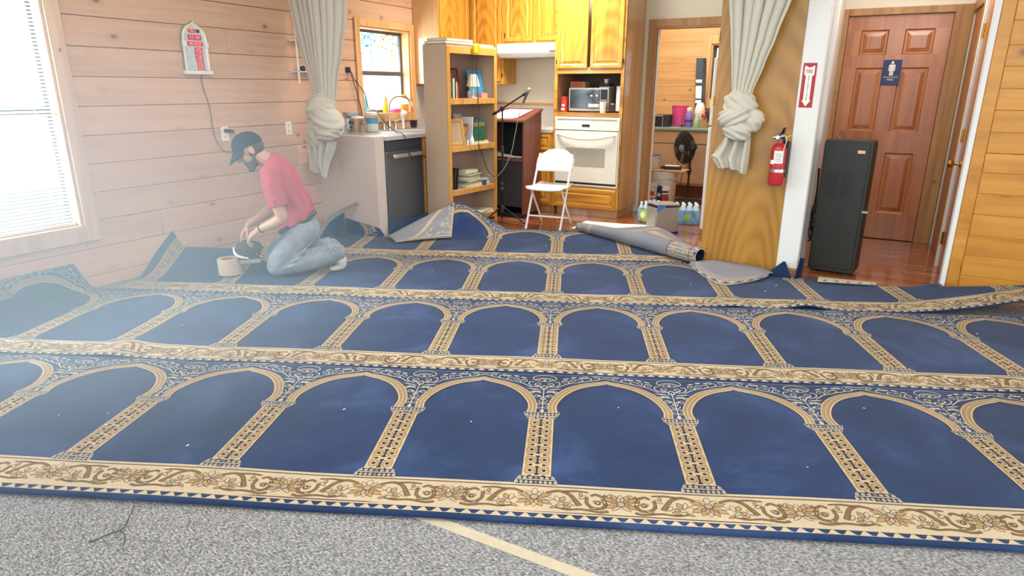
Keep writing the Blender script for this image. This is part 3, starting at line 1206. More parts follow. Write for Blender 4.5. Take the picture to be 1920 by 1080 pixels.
def S1(u, v):
    p = flat(u, v)
    p.z = BASEZ + ripple(u + 4, v) + .022 * bump(u, -2.32, .10) * bump(v, ROW - .06, .13) + .004 * sm(v, ROW - .13, ROW - .19)
    return wallbend(p)


def S2(u, v):
    p = flat(u, v)
    z = BASEZ + ripple(u - 3, v + 1)
    f = bump(v, 2 * ROW - .16, .12)
    z += .165 * sm(v, 2.36, 2.90) * (1 - sm(u, -2.5, -2.05))
    z += .034 * bump(u, 1.66, .13) * f + .012 * bump(u, 1.2, .12) * f
    if u > 2.25:
        q = (u - 2.25)
        z += .17 * q ** 1.35 * (1 if q < 1.3 else 1)
    p.z = z
    return wallbend(p)


UP, VP = -1.05, 4.445


def S3(u, v):
    p = flat(u, v)
    z = BASEZ + ripple(u + 1, v - 2)
    lift = 0.265 * sm(v, 3.90, 4.50) ** 0.9 * (1 - sm(u, UP, UP + .62)) * sm(u, UP - .9, UP)
    z += lift
    r = .03                                                 # turns up the end of the counter wall
    if p.x < -4.05:
        br = 4.812 - .012 - r
        d = p.y - br
        if d > 0:
            if d < r * PI / 2:
                t = d / r
                p.y = br + r * math.sin(t)
                z += r * (1 - math.cos(t))
            else:
                p.y = br + r
                z += r + d - r * PI / 2
    p.z = z
    return p


SURF = [S0, S1, S2, S3]
RUGS = []
specs = [
    ('navy prayer rug with arched bays, nearest strip beside the grey floor', (-4.6, 3.5), (-.236, .962)),
    ('navy prayer rug, second strip from the grey floor, curling up under the window', (-4.9, 3.7), (-.19, .962)),
    ('navy prayer rug, third strip, under the kneeling man, cut round the white post', (-3.11, 3.9), (-.19, .962)),
    ('navy prayer rug at the kitchen edge, corner folded over and far end rolled up', (-3.0, 1.3), (-.19, .980)),
]
for k, (lab, (u0, u1), (v0, v1)) in enumerate(specs):
    V0 = k * ROW
    root = thing('prayer_rug', lab, 'rug', (flat((u0 + u1) / 2, V0 + .4).x, flat((u0 + u1) / 2, V0 + .4).y, 0), 0, 'navy prayer rugs laid in strips')
    RUGS.append(root)
    sh = Sheet()
    sh.grid(u0, u1, V0 + v0, V0 + v1, 0.018 if k == 3 else 0.022, NAVY)
    for c in range(-9, 8):
        if u0 - .4 < c * .6 < u1 + .4:
            sh.motif(TILE, c * .6, V0, u0 + .004, u1 - .004, V0 + v0 + .004, V0 + v1 - .006)
            sh.motif(BORDER, c * .6, V0, u0 + .004, u1 - .004, V0 + v0 + .004, V0 + v1)
    if k in (0, 1):
        sh.cut((X0 - .155 + (.02 if k == 0 else 0), 0) and uv_of(X0 - .155, 2.0), (EU.x, EV.x))
    if k == 2:
        sh.cut(uv_of(X0 - .20, 2.0), (EU.x, EV.x))
        sh.cut(uv_of(0, 5.262), (-EU.y, -EV.y))
        sh.split((0, 2.80), (0, 1))                        # the man has turned this end back
        sh.split((-2.15, 2.8), (1, 0))
        sh.drop(lambda u, v: u < -2.15 and v > 2.80)
    if k == 3:
        sh.cut(uv_of(-4.47, 4), (EU.x, EV.x))
        # far right lies beyond the rolled part
        a, b = Vector((.235, 4.445)), Vector((1.12, 3.22))
        d = b - a
        sh.cut(a, (d.y, -d.x) if (Vector((-2, 3.5)) - a).dot(Vector((d.y, -d.x))) > 0 else (-d.y, d.x))
        # under the folded corner, and round the end of the counter wall
        a, b = Vector((UP - .01, VP)), Vector((-1.60, 3.93))
        d = b - a
        nn = Vector((d.y, -d.x))
        if (Vector((0, 3.5)) - a).dot(nn) < 0:
            nn = -nn

        def gone(u, v, a=a, nn=nn):
            p = flat(u, v)
            if u > -1.615 and (Vector((u, v)) - a).dot(nn) < 0:
                return True
            if u <= -1.615:
                if p.x < -4.04:
                    top = 4.860 + .17 * (-p.x - 4.06)
                    return p.y > top
                return p.y > 4.80 and p.x < -4.0
            return False
        sh.split(uv_of(-4.06, 4.86), (lambda n_: (n_.dot(EU), n_.dot(EV)))(Vector((.17, 1, 0))))
        sh.split(uv_of(-4.04, 4.5), (EU.x, EV.x))
        sh.split(uv_of(-4.00, 4.5), (EU.x, EV.x))
        sh.split(uv_of(-4.0, 4.80), (EU.y, EV.y))
        sh.split(a, nn)
        sh.split((-1.615, 4), (1, 0))
        sh.drop(gone)
    sh.drape('pile_sheet', SURF[k], root)

# --- folded corner against the bookcase (grey backing up)
fold = RUGS[3]
c1, c2 = Vector((0, 0, .03)) + flat(-1.625, 3.90), S3(UP, VP) + Vector((0, 0, .004))
d1, d2 = flat(-1.475, 3.70) + Vector((0, 0, .034)), flat(-1.0, 3.93) + Vector((0, 0, .036))


def SF(s, t):
    """s: 0 crease .. 0.55 free edge, t: 0 .. 0.8 along the crease"""
    a, b = s / .55, t / .8
    A = c1.lerp(c2, b)
    B = d1.lerp(d2, b)
    p = A.lerp(B, a)
    p.z += .020 * math.sin(PI * min(1, a * 1.15)) * (1 - .4 * b) + .035 * b * (1 - b)
    return p


sh = Sheet()
sh.grid(0, .55, 0, .8, .03, BACK)
mo = Motif()
arc = smooth2([(.53, .14), (.44, .30), (.30, .42), (.16, .50), (.02, .60)], 5)
arc2 = smooth2([(.53, .20), (.45, .34), (.32, .465), (.18, .545), (.02, .66)], 5)
mo.band(arc, arc2, BCREAM, 1)
mo.stroke(arc, .008, CREAM, 2)
mo.stroke(arc2, .006, OCHRE, 2)
mo.stroke([(.52, .02), (.52, .78)], .014, BCREAM, 1)
mo.stroke([(.02, .785), (.54, .785)], .02, OCHRE, 2)
rg = random.Random(5)
for _ in range(34):
    c = (rg.uniform(.05, .5), rg.uniform(.4, .76))
    if c[1] > .74 - .95 * c[0] + .06:
        mo.spiral(c, rg.uniform(.018, .034), rg.uniform(0, 6), 1.1, .0065, PALE, 3, rg.choice((-1, 1)))
        mo.leaf((c[0] + .02, c[1]), rg.uniform(0, 6), .05, .013, PALE, 2)
sh.motif(mo, 0, 0, 0.004, .546, .004, .796)
sh.drape('folded_corner', SF, fold, edge_mat=OCHRE)

# --- lifted end leaning on the counter wall (seen edge-on) with the dark pile below it
rib = [flat(*uv_of(-4.46, 4.30)) + Vector((0, 0, .015)), Vector((-4.50, 4.46, .09)), Vector((-4.52, 4.60, .18)), Vector((-4.43, 4.70, .26)), Vector((-4.30, 4.785, .335))]
ribc = bez(rib, 5)


def SR(s, t):
    i = min(len(ribc) - 2, int(t / .8 * (len(ribc) - 1)))
    f = t / .8 * (len(ribc) - 1) - i
    p = ribc[i].lerp(ribc[i + 1], f)
    wd = .10 * (1 - .75 * t / .8)
    return p + Vector((.55, -.45, -.55)).normalized() * (wd * s / .1)


sh = Sheet()
sh.grid(0, .1, 0, .8, .02, BACK)
mo = Motif()
for k in range(26):
    mo.stroke([(.086, .03 * k), (.086, .03 * k + .017)], .016, LINE if k % 2 else CREAM, 2)
sh.motif(mo, 0, 0, 0, .1, 0, .8)
sh.drape('lifted_end', SR, fold)


def SB(s, t):
    i = min(len(ribc) - 2, int(t / .8 * (len(ribc) - 1)))
    f = t / .8 * (len(ribc) - 1) - i
    top = ribc[i].lerp(ribc[i + 1], f) + Vector((.02, -.005, -.035))
    low = Vector((-4.44, 4.36, .012)).lerp(Vector((-4.36, 4.795, .07)), t / .8)
    return top.lerp(low, s / .2)


sh = Sheet()
sh.grid(0, .2, 0, .62, .03, NAVY)
sh.drape('lifted_end', SB, fold)
sh = Sheet()
sh.grid(0, .55, 0, .12, .03, NAVY)
sh.drape('turned_up_edge', lambda s, t: Vector((-4.030 - .006 * t / .1, 4.93 + s, .012 + t * (1 - .3 * s))), fold)

# --- rolled end: blue pile inside, grey backing outside
ra, rb = flat(.20, 4.43), flat(1.17, 3.19)
rl = (rb - ra).length
rd = (rb - ra).normalized()
rn = Vector((rd.y, -rd.x, 0))
if rn.dot(Vector((0, -1, 0))) < 0:
    rn = -rn                     # towards the viewer


def SRoll(s, t):
    """s along the roll 0..rl, t round it: 0 underneath in front .. over the top .. back flap"""
    x = s / rl
    r = .040 + .026 * x + .012 * math.sin(3.0 * x)
    axis = ra + rd * (s * 1.0) + Vector((0, 0, .022 + r))
    a = -1.9 + t / r
    amax = 2.6
    flapw = .34 * sm(x, .05, .42) * (1 - .55 * sm(x, .5, 1.0)) + .05
    if a < amax:
        return axis + rn * (r * math.cos(a)) + Vector((0, 0, r * math.sin(a)))
    ex = (a - amax) * r
    p0 = axis + rn * (r * math.cos(amax)) + Vector((0, 0, r * math.sin(amax)))
    k = min(1.0, ex / .30)
    p = p0 - rn * (flapw * k)
    zf = .05 + .07 * bump(x, .42, .22)
    p.z = p0.z + (zf - p0.z) * sm(k, 0, 1)
    return p


sh = Sheet()
TMAX = .58
sh.grid(0, rl, 0, TMAX, .02, BACK)
mo = Motif()
e0, e1 = rl * .80, rl - .02
mo.rect(e0, e1, .02, TMAX - .01, BCREAM, 1, .03, .03)
for s in (e0 + .006, e1 - .05):
    mo.stroke([(s, .01), (s, TMAX - .01)], .008, LINE, 2)
rg = random.Random(11)
for k in range(9):
    t0 = .03 + .06 * k
    for q in range(4):
        mo.leaf((e0 + .05 + .055 * q, t0 + rg.uniform(-.01, .01)), rg.uniform(0, 6.3), .06, .026, OCHRE, 2, GREY, .004)
for k in range(14):
    mo.stroke([(rl - .012, .03 + .04 * k), (rl - .012, .05 + .04 * k)], .024, LINE if k % 2 else PALE, 2)
a1 = smooth2([(.14, .02), (.20, .10), (.20, .19), (.30, .235), (.52, .29), (.66, .40), (.66, .50), (.70, .57)], 6)
a2 = [(p[0] + .03, p[1] - .028) for p in a1]
mo.band(a1, a2, BCREAM, 1)
mo.stroke(a1, .008, OCHRE, 2)
mo.stroke(a2, .008, CREAM, 2)
mo.rect(.74, e0 - .02, .40, .475, BCREAM, 1)
for k in range(22):
    mo.disc((.77 + .028 * k, .437 + (.012 if k % 2 else -.012)), .009, .008, GREY, 2, 6)
mo.stroke([(.74, .40), (e0 - .02, .40)], .006, OCHRE, 2)
mo.stroke([(.74, .475), (e0 - .02, .475)], .006, OCHRE, 2)
for _ in range(60):
    c = (rg.uniform(.02, .62), rg.uniform(.05, .55))
    if c[1] > .12 + .5 * c[0] or c[0] < .12:
        mo.spiral(c, rg.uniform(.016, .03), rg.uniform(0, 6), 1.1, .0065, PALE, 3, rg.choice((-1, 1)))
sh.motif(mo, 0, 0, .002, rl - .002, .004, TMAX - .004)
sh.drape('rolled_end', SRoll, fold, edge_mat=PALE)


def SCore(s, t):                                            # pile side inside the mouth of the roll, darker navy for the shade there
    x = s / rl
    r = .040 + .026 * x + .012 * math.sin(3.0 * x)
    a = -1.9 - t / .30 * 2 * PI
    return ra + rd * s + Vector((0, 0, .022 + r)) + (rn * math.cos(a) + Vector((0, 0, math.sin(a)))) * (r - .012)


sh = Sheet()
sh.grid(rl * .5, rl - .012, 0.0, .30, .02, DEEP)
sh.drape('shaded_roll_pile', SCore, fold, thick=0)

# --- third strip: edge folded over along the plywood, cut flaps round the post
r2 = RUGS[2]
CR = bez([(-1.155, 5.225, .03), (-1.03, 5.275, .062), (-.80, 5.275, .062), (-.62, 5.25, .055), (-.54, 5.20, .035)], 6)
LO = bez([(-1.175, 5.16, .024), (-1.03, 4.93, .030), (-.83, 4.74, .028), (-.66, 4.90, .030), (-.56, 5.08, .035)], 6)


def SP(s, t):
    i = min(len(CR) - 2, int(t / .7 * (len(CR) - 1)))
    f = t / .7 * (len(CR) - 1) - i
    a = CR[i].lerp(CR[i + 1], f)
    b = LO[i].lerp(LO[i + 1], f)
    q = s / .4
    p = a.lerp(b, q)
    p.z += .022 * math.sin(PI * q)
    return p


sh = Sheet()
sh.grid(0, .4, 0, .7, .025, BACK)
mo = Motif()
ed = smooth2([(.04, .12), (.22, .10), (.33, .16), (.345, .30), (.34, .48), (.30, .60)], 6)
mo.stroke(ed, .012, OCHRE, 2)
mo.stroke([(p[0] - .022, p[1] + .018) for p in ed], .008, BCREAM, 2)
mo.stroke([(p[0] + .022, p[1] - .012) for p in ed], .008, PALE, 2)
for k in range(17):
    mo.stroke([(.382, .04 * k), (.382, .04 * k + .02)], .02, LINE if k % 2 else PALE, 2)
for k in range(8):
    mo.spiral((.10 + .03 * (k % 4), .035 + .012 * (k % 3)), .018, k, 1.1, .005, PALE, 2)
sh.motif(mo, 0, 0, .002, .398, .002, .698)
sh.drape('folded_edge', SP, r2, edge_mat=PALE)


def tri(name, pts, mat, n=6):
    """small stiff flap through four points with a slight belly"""
    a, b, c, d = [Vector(p) for p in pts]
    sh = Sheet()
    sh.grid(0, .2, 0, .2, .2 / n, mat)

    def f(s, t):
        x, y = s / .2, t / .2
        p = a.lerp(b, x).lerp(d.lerp(c, x), y)
        p.y -= .012 * math.sin(PI * x) * (1 - y)
        return p
    return sh.drape(name, f, r2)


tri('cut_flap', [(-.60, 5.20, .012), (-.405, 5.20, .012), (-.468, 5.284, .115), (-.482, 5.284, .118)], NAVY)
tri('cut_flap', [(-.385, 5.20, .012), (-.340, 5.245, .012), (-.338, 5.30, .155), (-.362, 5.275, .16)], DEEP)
tri('cut_flap', [(.25, 5.22, .014), (.62, 4.98, .014), (.575, 5.34, .060), (.545, 5.352, .075)], NAVY)
# small turned-back scrap at the hall threshold
sh = Sheet()
sh.grid(0, .14, 0, .5, .025, BCREAM)
mo = Motif()
for k in range(12):
    mo.stroke([(.02, .04 * k), (.125, .04 * k + .02)], .008, GREY if k % 2 else OCHRE, 2)
for k in range(10):
    mo.stroke([(.13, .05 * k), (.13, .05 * k + .025)], .018, LINE if k % 2 else PALE, 3)
sh.motif(mo, 0, 0, .002, .138, .002, .498)
sc0, sc1 = Vector((-.24, 5.245, .035)), Vector((.14, 5.262, .030))
sh.drape('folded_edge', lambda s, t: sc0.lerp(sc1, t / .5) + Vector((.02, -.9 * s * (1 - .75 * t / .5), .012 * math.sin(PI * s / .14) + .006)), r2, edge_mat=PALE)

# ------------------------------------------------------------------ kitchen
M['inside'] = plain('dark_brown_interior', '6d5a50', 0.7, var=0.04)
M['label_red'] = plain('red_canister', 'c8381f', 0.4, var=0.05)
M['cardboard'] = plain('cardboard', 'b08d64', 0.8, var=0.05)
M['grey_fabric'] = plain('grey_cloth', '9b9a96', 0.9, var=0.05)
M['blue'] = plain('sky_blue_card', '4f9fd0', 0.5, var=0.04)
M['green'] = plain('green_book_cloth', '2f6b52', 0.6, var=0.06)
M['maroon'] = plain('maroon_cloth', '6e3138', 0.6, var=0.05)
M['yellow'] = plain('yellow_plastic', 'f0bd12', 0.4, var=0.03)
M['gold'] = plain('gold_frame', 'c69b4f', 0.4, 0.3, var=0.05)
M['cream_paper'] = plain('cream_pages', 'e6dcc0', 0.8, var=0.04, scale=200, stretch=(1, 1, 12))
M['grey_board'] = plain('grey_board', '9c968f', 0.6, var=0.03)
M['navy_plain'] = plain('dark_blue_card', '2c4a86', 0.5, var=0.04)
M['orange'] = plain('orange_plastic', 'e08a35', 0.4, var=0.04)
M['rubber'] = plain('rubber', '2b2a2a', 0.8, var=0.05)
M['pink'] = plain('pink_plastic', 'e04f8e', 0.35, var=0.03)
M['purple'] = plain('lilac_plastic', '8c78c0', 0.35, var=0.04)
M['pale_green'] = plain('pale_green_plastic', 'b5cba8', 0.35, var=0.04)

struct(MB().box(X0, -4.06, 4.815, 4.945, 0, 0.95).build('wall_counter_end', M['pony'], bevel=0.003))
# backsplash strips
mb = MB().box(X0, X0 + .015, 4.95, 5.43, .945, 1.09).box(X0, X0 + .015, 6.43, Y1, .945, 1.40).box(X0 + .02, -3.17, Y1 - .015, Y1, .945, 1.19)
struct(mb.build('trim_9', M['laminate']))
struct(MB().box(X0 + .02, -3.17, Y1 - .022, Y1, 1.19, 1.215).build('trim_10', M['oak_h'], bevel=0.003))

# worktop, L shaped
wt = tag(MB().prism([(X0 + .001, 4.948), (-4.045, 4.948), (-4.045, 6.79), (-3.172, 6.79), (-3.172, Y1 - .001), (X0 + .001, Y1 - .001)], (0, 0, .905), (1, 0, 0), (0, 1, 0), .04).build('worktop', M['laminate'], bevel=0.005),
         'grey laminate L-shaped worktop with the sink under the window', 'worktop')
# dishwasher
dw = thing('dishwasher', 'dark stainless dishwasher under the grey worktop beside the beige wall end', 'dishwasher', (-4.37, 5.26, 0))
MB().box(-4.74, -4.09, 4.965, 5.555, 0.10, 0.90).build('body', M['dark'], dw)
MB().box(-4.09, -4.062, 4.965, 5.555, 0.115, 0.80).build('door', M['dark_steel'], dw, bevel=0.004)
MB().box(-4.09, -4.066, 4.965, 5.555, 0.805, 0.895).build('control_strip', M['dark'], dw, bevel=0.003)
h = MB()
h.box(-4.032, -4.015, 5.03, 5.49, .735, .775)
h.box(-4.064, -4.030, 5.05, 5.075, .745, .765).box(-4.064, -4.030, 5.445, 5.47, .745, .765)
h.build('handle', M['chrome'], dw, bevel=0.004)
MB().box(-4.70, -4.12, 4.97, 5.55, 0.0, 0.10).build('toe_kick', M['black'], dw)


def cab_door(root, name, x0, x1, z0, z1, mat, y=0.0, frame=.045, hinge_x=None):
    """raised-panel cabinet front in the unit's own xz plane, proud of y"""
    t = .019
    mb = MB()

    def rect(i, dy):
        return [(x0 + i, y - t + dy, z0 + i), (x1 - i, y - t + dy, z0 + i), (x1 - i, y - t + dy, z1 - i), (x0 + i, y - t + dy, z1 - i)]
    steps = [rect(0, t), rect(0, .005), rect(.005, 0), rect(frame * .75, 0), rect(frame, .007), rect(frame + .012, .008), rect(frame + .030, .001)]
    for s, q in zip(steps[:-1], steps[1:]):
        mb.add(s + q, [(k, (k + 1) % 4, 4 + (k + 1) % 4, 4 + k) for k in range(4)])
    mb.poly(steps[-1])
    d = mb.build(name, mat, root, local=True, fix=False)
    if hinge_x is not None:
        for zz in (z0 + .07, z1 - .07):
            MB().cyl((hinge_x, y - .012, zz - .022), (hinge_x, y - .012, zz + .022), .006, n=8).build('hinge', M['black_metal'], d, local=True)
    return d


def cabinet(name, label, loc, rz, w_, d_, h_, mats, top=None, group=None):
    """carcass standing from local z=0, front at local y=0"""
    r = thing(name, label, 'cabinet', loc, rz, group)
    return r


OAK = M['oak']
# wall cabinets
ca = cabinet('wall_cabinet', 'oak wall cabinet beside the window, its plain side facing the room', (-4.43, 6.43, 1.43), PI / 2, 0, 0, 0, None)
MB().box(0, .655, 0, .34, 0, 1.05).build('carcass', M['oak_side'], ca, local=True, bevel=0.002)
MB().box(0, .03, -.004, 0, 0, 1.05).box(.60, .655, -.004, 0, 0, 1.05).box(.03, .6, -.004, 0, 0, .04).build('face_frame', OAK, ca, local=True)
cab_door(ca, 'door', .022, .60, .03, 1.03, OAK, -.004, hinge_x=.018)
cb = cabinet('wall_cabinet', 'oak wall cabinet in the corner behind the bookcase top', (-4.425, 7.095, 1.43), 0, 0, 0, 0, None)
MB().box(0, .452, 0, .32, 0, 1.05).build('carcass', OAK, cb, local=True, bevel=0.002)
cab_door(cb, 'door', .035, .425, .03, 1.03, OAK, 0, hinge_x=.44)
cc = cabinet('wall_cabinet', 'short two-door oak wall cabinet above the white range hood', (-3.97, 7.095, 1.872), 0, 0, 0, 0, None)
MB().box(0, .80, 0, .32, 0, .61).build('carcass', OAK, cc, local=True, bevel=0.002)
cab_door(cc, 'door', .03, .385, .03, .60, OAK, 0, hinge_x=.022)
cab_door(cc, 'door', .425, .775, .03, .60, OAK, 0, hinge_x=.79)
hd = thing('range_hood', 'white range hood under the short oak cabinet', 'range hood', (-3.57, 7.17, 1.72))
MB().prism([(6.94, 1.76), (6.93, 1.78), (6.93, 1.868), (7.418, 1.868), (7.418, 1.72), (6.99, 1.72)], (-3.965, 0, 0), (0, 1, 0), (0, 0, 1), .79).build('body', M['white_metal'], hd, bevel=0.004)
MB().box(-3.30, -3.22, 6.928, 6.931, 1.775, 1.785).build('switch', M['black'], hd)
MB().box(-3.85, -3.32, 7.02, 7.36, 1.716, 1.72).build('filter', M['steel'], hd)

# tall oven unit
tc_ = thing('oven_cabinet', 'tall oak cabinet holding the wall oven and microwave niche', 'cabinet', (-2.77, 7.11, 0))
mb = MB()
a0, a1, yf = -3.168, -2.372, 6.802
mb.box(a1 - .02, a1, yf, Y1 - .001, .09, 2.45)
mb.build('side_panel', M['oak_side'], tc_, bevel=0.002)
MB().box(a0, a0 + .02, yf, Y1 - .001, .09, 2.45).build('side_panel', M['oak_side'], tc_)
mb = MB()
mb.box(a0, a0 + .038, yf - .002, yf + .018, .09, 2.45).box(a1 - .038, a1, yf - .002, yf + .018, .09, 2.45)
for z0, z1 in ((.09, .10), (.315, .342), (1.092, 1.135), (1.535, 1.60), (2.36, 2.45)):
    mb.box(a0 + .038, a1 - .038, yf - .002, yf + .018, z0, z1)
mb.build('face_frame', M['oak_h'], tc_, bevel=0.0015)
for z0, z1 in ((1.115, 1.133), (1.56, 1.58)):
    MB().box(a0 + .02, a1 - .02, yf + .018, Y1 - .001, z0, z1).build('shelf', M['oak_h'], tc_)
MB().box(a0 + .02, a1 - .02, 7.32, 7.33, 1.133, 1.56).build('back_panel', M['inside'], tc_)
MB().box(a0 + .03, a1 - .03, yf + .07, Y1 - .001, 0, .09).build('toe_kick', M['oak_side'], tc_)
tcx = Vector((a0, yf, 0))


def tdoor(name, x0, x1, z0, z1, mat, **k):
    d = cab_door(tc_, name, x0 - tc_.location.x, x1 - tc_.location.x, z0, z1, mat, yf - .002 - tc_.location.y, **k)
    return d


tdoor('door', -3.138, -2.785, 1.588, 2.37, OAK, hinge_x=-3.144 - tc_.location.x)
tdoor('door', -2.752, -2.396, 1.588, 2.37, OAK, hinge_x=-2.390 - tc_.location.x)
tdoor('drawer', -3.14, -2.398, .098, .318, M['oak_h'])
ov = thing('wall_oven', 'white built-in oven under the microwave niche', 'oven', (-2.765, 6.80, .345))
MB().box(-3.10, -2.43, 6.822, 7.30, .36, 1.08).build('body', M['dark'], ov)
MB().box(-3.142, -2.388, 6.776, 6.80, .95, 1.088).box(-3.142, -3.128, 6.786, 6.80, .345, .95).box(-2.402, -2.388, 6.786, 6.80, .345, .95).build('control_panel', M['cream_enamel'], ov, bevel=0.004)
MB().box(-3.11, -2.42, 6.7735, 6.776, 1.055, 1.068).build('vent_slot', M['grey_board'], ov)
MB().box(-2.815, -2.725, 6.774, 6.777, .985, 1.012).build('clock_display', M['black'], ov)
dr = MB().box(-3.128, -2.402, 6.770, 6.80, .385, .942).build('door', M['cream_enamel'], ov, bevel=0.005)
MB().box(-2.992, -2.535, 6.768, 6.771, .562, .762).build('window', plain('oven_glass', 'b5afa2', 0.15, var=0.03), dr)
mb = MB()
pts = bez([(-3.10, 6.772, .905), (-3.05, 6.735, .895), (-2.90, 6.725, .868), (-2.765, 6.722, .860), (-2.63, 6.725, .868), (-2.48, 6.735, .895), (-2.43, 6.772, .905)], 5)
mb.tube(pts, .013, 8)
mb.build('handle', M['cream_enamel'], dr, smooth=True)
MB().box(-3.142, -2.388, 6.780, 6.80, .345, .362).build('bottom_rail', M['cream_enamel'], ov, bevel=0.002)
MB().box(-3.12, -2.41, 6.79, 6.80, .364, .382).build('vent_slot', M['dark'], ov)

# base run right of the corner
bc = cabinet('base_cabinet', 'oak base cabinet with drawer and doors between lectern and oven', (-4.04, 6.802, 0), 0, 0, 0, 0, None)
MB().box(0, .868, 0, .60, .09, .903).build('carcass', OAK, bc, local=True, bevel=0.002)
MB().box(0, .868, .07, .60, 0, .09).build('toe_kick', M['oak_side'], bc, local=True)
for x0, x1 in ((.02, .42), (.45, .84)):
    cab_door(bc, 'drawer', x0, x1, .715, .885, OAK, frame=.03)
    cab_door(bc, 'door', x0, x1, .12, .69, OAK)
bl = cabinet('base_cabinet', 'dark-shadowed oak base cabinet under the sink, behind the bookcase', (-4.075, 5.565, 0), PI / 2, 0, 0, 0, None)
MB().box(0, 1.225, 0, .66, .09, .903).build('carcass', OAK, bl, local=True, bevel=0.002)
for i in range(3):
    cab_door(bl, 'drawer', .02 + .405 * i, .40 + .405 * i, .715, .885, OAK, frame=.03)
    cab_door(bl, 'door', .02 + .405 * i, .40 + .405 * i, .12, .69, OAK)

# --- in the microwave niche
NZ = 1.1335
mw = thing('microwave', 'steel microwave with dark door in the oak niche', 'microwave', (-2.80, 7.02, NZ))
MB().box(-3.03, -2.565, 6.885, 7.25, NZ + .012, 1.392).build('body', M['steel'], mw, bevel=0.006)
MB().box(-3.012, -2.665, 6.878, 6.886, NZ + .045, 1.372).build('door', plain('dark_glass', '2c2a2b', 0.12, var=0.03), mw, bevel=0.003)
MB().box(-2.655, -2.578, 6.879, 6.886, NZ + .03, 1.375).build('control_panel', M['black'], mw, bevel=0.002)
mb = MB()
for i in range(4):
    for j in range(3):
        mb.box(-2.648 + .022 * j, -2.632 + .022 * j, 6.876, 6.880, NZ + .045 + .026 * i, NZ + .06 + .026 * i)
mb.build('keypad', M['grey_board'], mw)
for x in (-3.0, -2.6):
    for y in (6.92, 7.22):
        MB().cyl((x, y, NZ), (x, y, NZ + .013), .012, n=8).build('foot', M['black'], mw)
cn = thing('coffee_canister', 'red canister with white lettering left of the microwave', 'canister', (-3.073, 6.87, NZ))
MB().lathe([(.036, 0), (.038, .004), (.038, .150), (.034, .156)], (-3.073, 6.87, NZ), 20).build('body', M['label_red'], cn, smooth=True)
MB().lathe([(.039, .135), (.039, .160), (.036, .164)], (-3.073, 6.87, NZ), 20).build('lid', plain('dark_red_lid', 'a5281a', .4), cn, smooth=True)
mb = MB()
for k in range(5):
    mb.box(-3.094 + .009 * k, -3.088 + .009 * k, 6.829, 6.834, NZ + .02, NZ + .045)
mb.box(-3.085, -3.052, 6.829, 6.834, NZ + .062, NZ + .085)
mb.build('label', M['paper'], cn)
bx = thing('tea_box', 'small red and tan box on top of the microwave', 'box', (-2.94, 7.0, 1.3925))
MB().box(-3.03, -2.86, 6.93, 7.06, 1.3925, 1.455).build('body', M['cardboard'], bx, bevel=0.002)
MB().box(-3.015, -2.885, 6.927, 6.931, 1.408, 1.447).build('label', M['label_red'], bx)
pb = MB()
rg = random.Random(2)
pts = []
for i in range(7):
    pts.append((.05 - .007 * i + .008 * rg.random(), .013 * i))
pb.lathe(pts, (-2.76, 7.02, 1.3925), 9)
tag(pb.build('plastic_bag', M['clear'], None, smooth=True), 'crumpled clear bag on the middle of the microwave', 'bag')
sb = thing('napkin_box', 'dark box with white edge on the microwave under a paper cup', 'box', (-2.64, 7.02, 1.3925))
MB().box(-2.70, -2.585, 6.95, 7.08, 1.3925, 1.402).build('base', M['white'], sb)
MB().box(-2.695, -2.59, 6.955, 7.075, 1.4025, 1.438).build('body', M['dark'], sb)


def paper_cup(name, c, r, h, label, group=None):
    o = MB().lathe([(r * .70, 0), (r * .72, .002), (r * .96, h - .006), (r * 1.04, h - .004), (r * 1.04, h), (r * .93, h), (r * .68, .01)], c, 20).build(name, M['paper'], smooth=True)
    return tag(o, label, 'cup', group)


paper_cup('paper_cup', (-2.645, 7.01, 1.4385), .024, .045, 'small paper cup on the box on the microwave')
paper_cup('paper_cup', (-2.605, 6.835, NZ), .040, .115, 'white paper cup on the niche shelf before the microwave')


def pet_bottle(c, s, label, group, mat=None):
    r = thing('water_bottle', label, 'bottle', c, 0, group)
    prof = [(.028, 0), (.031, .006), (.031, .04), (.029, .046), (.031, .052), (.031, .10), (.027, .125), (.014, .155), (.0115, .162), (.0115, .172)]
    MB().lathe([(a * s, b * s) for a, b in prof], (0, 0, 0), 16).build('body', mat or M['clear'], r, local=True, smooth=True)
    MB().lathe([(.0135 * s, .170 * s), (.0135 * s, .186 * s)], (0, 0, 0), 12).build('cap', M['white'], r, local=True, smooth=True)
    MB().lathe([(.0315 * s, .058 * s), (.0315 * s, .092 * s)], (0, 0, 0), 16, cap=False).build('label', M['paper'], r, local=True, smooth=True)
    return r


wb1 = pet_bottle((-2.745, 6.845, NZ), 1.0, 'clear water bottle before the microwave, left of the pair', 'water bottles in the niche')
wb2 = copy_tree(wb1)
wb2.location = (-2.688, 6.862, NZ)
wb2['label'] = 'clear water bottle before the microwave, next to the white cup'
pt = thing('paper_towel_roll', 'paper towel roll on a black stand right of the microwave', 'paper towel', (-2.45, 6.95, NZ))
MB().lathe([(.02, .018), (.048, .018), (.049, .02), (.049, .275), (.02, .275)], (-2.452, 6.95, NZ), 24, cap=False).build('roll', M['paper'], pt, smooth=True)
MB().lathe([(.055, 0), (.055, .012), (.01, .014), (.007, .30), (.013, .305), (.011, .32), (0, .325)], (-2.452, 6.95, NZ), 16, cap=False).build('stand', M['black'], pt, smooth=True)
gj = thing('glass_jar', 'small glass jar beside the paper towel roll', 'jar', (-2.505, 6.86, NZ))
MB().lathe([(.022, 0), (.024, .01), (.024, .07), (.018, .085)], (-2.502, 6.85, NZ), 16).build('body', M['clear'], gj, smooth=True)
MB().lathe([(.02, .085), (.02, .10)], (-2.502, 6.85, NZ), 14).build('lid', M['grey_board'], gj, smooth=True)
